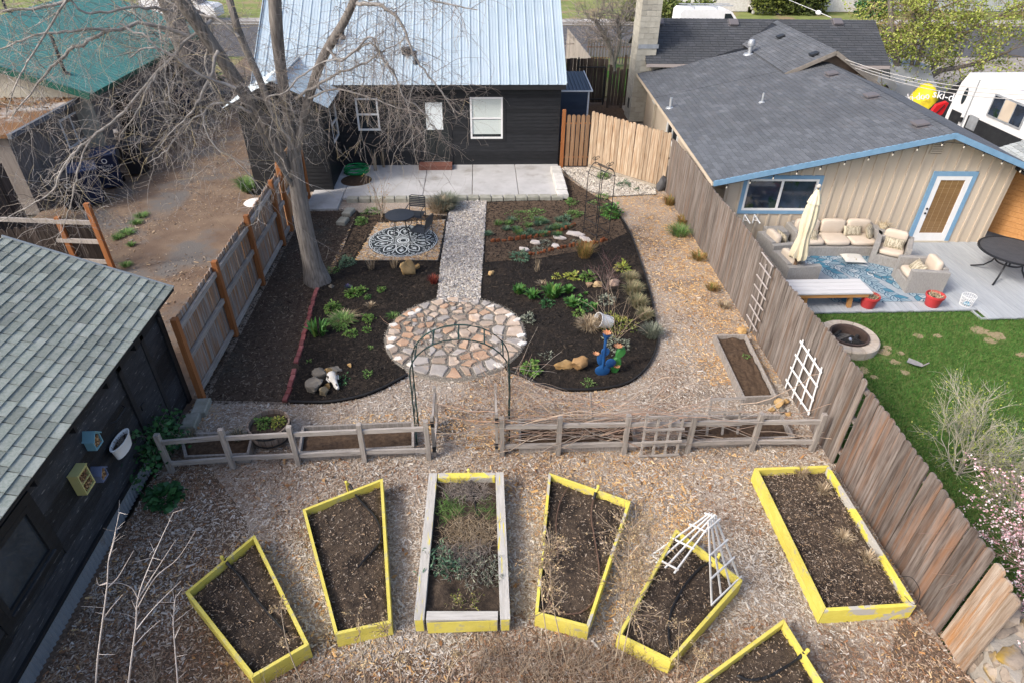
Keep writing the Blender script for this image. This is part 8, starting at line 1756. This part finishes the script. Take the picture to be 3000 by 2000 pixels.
for x,y in zip(wx,wy):
    if vnoise(x,y,.9)<.40+(y-3.5)*.3: continue
    pts,_=wander((x,y,0),(rg.gauss(0,.45),rg.gauss(.1,.45),1),rg.uniform(.12,.42),4,.14,.03,rg); tb.tube(pts,.0036,.0012)
tb.build('dry_weed_patch',m_tantw,None,'stuff')
# ================================================================== GROUND COVER GEOMETRY
def scatter_mask(n,poly,excl,dens=None):
    P=np.array([(p[0],p[1]) for p in poly]); x=rng.uniform(P[:,0].min(),P[:,0].max(),n); y=rng.uniform(P[:,1].min(),P[:,1].max(),n); k=inpoly(x,y,poly)
    for e in excl: k&=~inpoly(x,y,e)
    x,y=x[k],y[k]
    if dens is not None: d=dens(x,y); k=rng.random(len(x))<d; x,y=x[k],y[k]
    return x,y
CIR=[(cen[0]+(RP+.02)*math.cos(t),cen[1]+(RP+.02)*math.sin(t)) for t in np.linspace(0,2*PI,40)[:-1]]
BEDS=[[(p.x,p.y) for p in C] for C in (C1,C2,C4,C5,C6,C7,[TL,TRr,BR,BL])]
STRIP=[(-5.5,9.3),(-3.66,9.2),(-3.97,13.4),(-3.7,18),(-5.5,18)]
EXC=[BEDL,BEDR,PATH,CIR,STRIP,[(-5.5,17.9),(2.75,18.4),(2.75,22),(-5.5,22)],GRAV]+BEDS
prism=[(-.5,-.12,0),(.5,-.10,0),(.5,.1,0),(-.5,.14,0),(-.42,0,.14),(.46,.02,.11)]; prf=[(0,1,5,4),(1,2,5,5),(2,3,4,5),(3,0,4,4)]
prf=[(0,1,5,4),(2,3,4,5)]
def chips(name,x,y,z,size,cols,tilt=.28,asp=1.,mat=None):
    n=len(x); s=size*rng.lognormal(0,.38,n); T_=np.stack([x,y,np.full(n,z)+rng.uniform(0,.012,n)],-1); Rm=rots(rng.uniform(0,6.283,n),rng.normal(0,tilt,n),rng.normal(0,tilt*.7,n))*s[:,None,None]; Rm=Rm*np.stack([np.ones(n),asp*rng.uniform(.7,1.5,n),np.ones(n)],-1)[:,None,:]
    V,F=inst_mesh(prism,prf,T_,Rm); return np_mesh(name,V,F,mat or M(name+'_mat',cols[0],isl=list(cols),rough=.95),None,'stuff')
grey=[(.49,.44,.38),(.40,.34,.275),(.56,.52,.46),(.32,.255,.195),(.44,.375,.30),(.36,.265,.18),(.51,.47,.42),(.24,.18,.13)]
gold=[(.52,.32,.14),(.60,.41,.20),(.44,.245,.095),(.64,.47,.27),(.38,.20,.08),(.55,.36,.18)]
brown=[(.19,.12,.075),(.27,.18,.115),(.14,.09,.06),(.34,.25,.17),(.22,.15,.11),(.42,.34,.27),(.25,.13,.07)]
def far(y): return np.clip(9.0/np.maximum(y,3.2),.35,1.6)
def goldmask(x,y):
    g=(vnoise(x,y,.55)-.5)*2.6
    a=np.exp(-(((x-5.2)/.9)**2))*((y>9.5)&(y<19))*.9+.35*(y>12)
    b=.75*np.exp(-(((x+2.0)/1.4)**2+((y-8.7)/.45)**2))+.7*np.exp(-(((x-.2)/.7)**2+((y-8.6)/.5)**2))+.8*np.exp(-(((x-3.1)/.45)**2+((y-6.1)/.5)**2))+.5*np.exp(-(((x-1.3)/.5)**2+((y-6.6)/.5)**2))
    return np.clip(g*.35+a+b-.1,0,1)
def brownmask(x,y): return np.clip(1.9*np.clip((4.8+.12*np.maximum(x-1.5,0)-y)/1.2,0,1)+1.2*np.clip((-2.9-x)/1.8,0,1)*(y<8)+.08+(vnoise(x,y,1.1)-.62)*1.8,0,1)  # near rows are browner mulch; the left term paints the shed's shade
x,y=scatter_mask(620000,[(-5.5,2.4),(6.0,2.4),(5.86,19.2),(2.7,21),(-5.5,21)],EXC,lambda x,y:far(y)*.62*np.clip(.35+1.1*vnoise(x,y,1.4),.3,1.1))
gmk=goldmask(x,y); bmk=brownmask(x,y); u=rng.random(len(x)); isb=u<bmk*.85; isg=(~isb)&(rng.random(len(x))<gmk**.75)
chips('wood_chips',x[~isb&~isg],y[~isb&~isg],.004,.036,grey)
chips('fresh_wood_chips',x[isg],y[isg],.006,.038,gold)
chips('brown_wood_chips',x[isb],y[isb],.004,.04,brown)
x,y=scatter_mask(9000,[(-3.02,16.95),(-1.1,17.1),(-1.17,14.68),(-3.31,14.73)],[[(rc.x+.95*math.cos(t),rc.y+.95*math.sin(t)) for t in np.linspace(0,6.28,30)]]); k=rng.random(len(x))<.5
chips('seating_chips',x[k],y[k],.05,.05,gold); chips('seating_grey_chips',x[~k],y[~k],.05,.05,grey)
sl_=[(.014,.011,.009),(.022,.017,.0135),(.010,.008,.0065),(.032,.025,.019),(.018,.014,.011),(.06,.046,.034),(.012,.0095,.008)]
for P_,nm in ((BEDL,'dark_mulch_bits'),(BEDR,'dark_mulch_bits')): x,y=scatter_mask(26000,P_,[CIR]); chips(nm,x,y,.032,.042,sl_,.35,mat=M('dark_mulch_bit',sl_[0],isl=sl_,rough=.95))
x,y=scatter_mask(12000,STRIP,[]); chips('soil_crumbs',x,y,.012,.04,[(.07,.05,.035),(.05,.035,.025),(.11,.085,.06),(.035,.025,.018),(.09,.07,.055),(.2,.16,.12)],.35)
lit=[(.30,.23,.17),(.20,.15,.11),(.40,.33,.26),(.13,.09,.065),(.08,.055,.04),(.05,.035,.025),(.09,.065,.045),(.34,.24,.15)]
for I_ in (I1,I2,I4,I5,I6,I7): 
    x,y=scatter_mask(5200 if I_ is not I7 else 9000,[(p.x,p.y) for p in I_],[]); z=np.array([SOILZ+.035*mn.noise(Vector((a*5,b*5,1)))+.03*mn.noise(Vector((a*14,b*14,3))) for a,b in zip(x,y)]); o=chips('bed_litter',x,y,0,.021,lit,.4,mat=M('bed_litter_mat',lit[0],isl=lit,rough=.95)); 
    n=len(x); co=np.empty(n*18,dtype=np.float32); o.data.vertices.foreach_get('co',co); co=co.reshape(n,6,3); co[:,:,2]+=z[:,None]; o.data.vertices.foreach_set('co',co.ravel()); o.data.update()
rg=random.Random(9)
x,y=scatter_mask(900,[(-5.3,2.6),(5.5,2.6),(5.5,8),(-5.3,8)],BEDS); k=rng.random(len(x))<.33; x,y=x[k],y[k]; n=len(x)
V,F=inst_mesh(np.array(leafv)*.09,leaff,np.stack([x,y,np.full(n,.025)],-1),rots(rng.uniform(0,6.28,n),rng.normal(0,.35,n),rng.normal(0,.35,n))*rng.uniform(.5,1.2,n)[:,None,None]); np_mesh('fallen_leaves',V,F,MATS['dry_leaf'],None,'stuff')
# pebbles
octv=[(.5,0,0),(0,.42,0),(-.5,0,0),(0,-.42,0),(0,0,.36),(0,0,-.3)]; octf=[(0,1,4),(1,2,4),(2,3,4),(3,0,4)]
def pebbles(name,P_,n,size,z,cols,excl=()):
    x,y=scatter_mask(n,P_,excl); k=len(x); s=size*rng.lognormal(0,.3,k); V,F=inst_mesh(octv,octf,np.stack([x,y,z+rng.uniform(0,.012,k)],-1),rots(rng.uniform(0,6.28,k),rng.normal(0,.5,k),rng.normal(0,.5,k))*s[:,None,None]); np_mesh(name,V,F,M(name+'_mat',cols[0],isl=list(cols),rough=.85),None,'stuff')
gr=[(.46,.42,.36),(.36,.32,.28),(.56,.53,.48),(.28,.25,.23),(.50,.43,.33),(.40,.38,.37),(.62,.59,.55),(.20,.185,.175)]
pebbles('path_gravel',PATH,21000,.042,.05,gr); pebbles('corner_gravel',GRAV,11000,.04,.045,[(.58,.53,.44),(.5,.44,.36),(.66,.62,.55),(.42,.37,.30),(.6,.55,.48)])
pebbles('patio_grit',CIR,16000,.017,.048,[(.26,.24,.20),(.34,.31,.26),(.18,.165,.145),(.42,.38,.32)])
x,y=scatter_mask(30000,[(-12.5,9),(-5.5,9),(-5.5,18.4),(-7.4,19.3),(-7.4,27),(-12,27)],[],lambda x,y:np.clip(vnoise(x,y,.7)*1.3-.1,0,1)*far(y)); chips('driveway_litter',x,y,.0,.05,[(.28,.19,.11),(.20,.13,.08),(.35,.26,.17),(.15,.12,.10),(.24,.21,.19),(.40,.32,.23)],.3)
for (px,py,r) in ((415,635,.25),(400,655,.22),(370,685,.3),(345,700,.2),(385,720,.15),(370,780,.18),(720,545,.45),(725,560,.35)):
    q=at(px,py,0); tuft('weed','green weed tuft on the dirt driveway, '+('under the black house wall, the larger' if px>722 else 'under the black house wall, the smaller' if px>700 else 'far end of the sparse row' if py<640 else 'second of the sparse row' if py<660 else 'in the middle of the sparse row' if px>360 and py<700 else 'leftmost of the sparse row' if py<705 else 'nearer the orange posts' if py<750 else 'at the foot of the orange posts'),(q.x,q.y,0),r,.1 if px<700 else .3,int(160*r/.2),m_lgrs,group='weed tufts on the driveway',w=.006)
# lawn
n=210000; x=rng.uniform(5.98,15.5,n); y=rng.uniform(3.6,12.15,n); k=(np.hypot(x-7.93,y-11.0)>.64)&(x<6.3+(y+1.2)*1.0)
BP=[(at(px,py,-.13),r) for px,py,r in ((2585,1030,.3),(2620,1060,.22),(2650,1090,.2),(2600,1018,.2),(2530,1085,.25),(2640,1035,.18),(2870,970,.4),(2920,985,.35),(2900,1000,.25),(2690,985,.2),(2745,985,.18),(2560,1105,.15),(2990,1040,.2))]
for q,r in BP: d_=np.hypot((x-q.x)*(1+.5*vnoise(x,y,3)),(y-q.y)*1.25)/(r*(.5+.9*vnoise(x,y,4))); k&=rng.random(n)>np.clip(1.35-d_*1.1,0,.9)
for ib,(q,r) in enumerate(BP):
    sheet('bare_lawn_patch',[(q.x+r*.62*math.cos(t_)*random.uniform(.55,1.1),q.y+r*.5*math.sin(t_)*random.uniform(.55,1.1)) for t_ in np.linspace(0,2*PI,14)[:-1]],-.1265+.0015*ib,M('straw_soil',(.24,.19,.10),(.33,.265,.16),sc=14,glob=True,bump=.6,bsc=50),-.16)
x,y=x[k],y[k]; n=len(x); h=rng.uniform(.03,.075,n); a=rng.uniform(0,6.283,n); l=rng.normal(0,.03,(n,2)); w=rng.uniform(.005,.010,n)
V=np.stack([np.stack([x-np.cos(a)*w,y-np.sin(a)*w,np.full(n,-.132)],-1),np.stack([x+np.cos(a)*w,y+np.sin(a)*w,np.full(n,-.132)],-1),np.stack([x+l[:,0],y+l[:,1],-.13+h],-1)],1).reshape(-1,3)
np_mesh('lawn_grass',V,np.arange(n*3).reshape(-1,3),leafmat('lawn_blade',(.045,.135,.02),(.065,.175,.028),(.04,.115,.017),(.09,.20,.04),(.14,.19,.055)),None,'stuff')
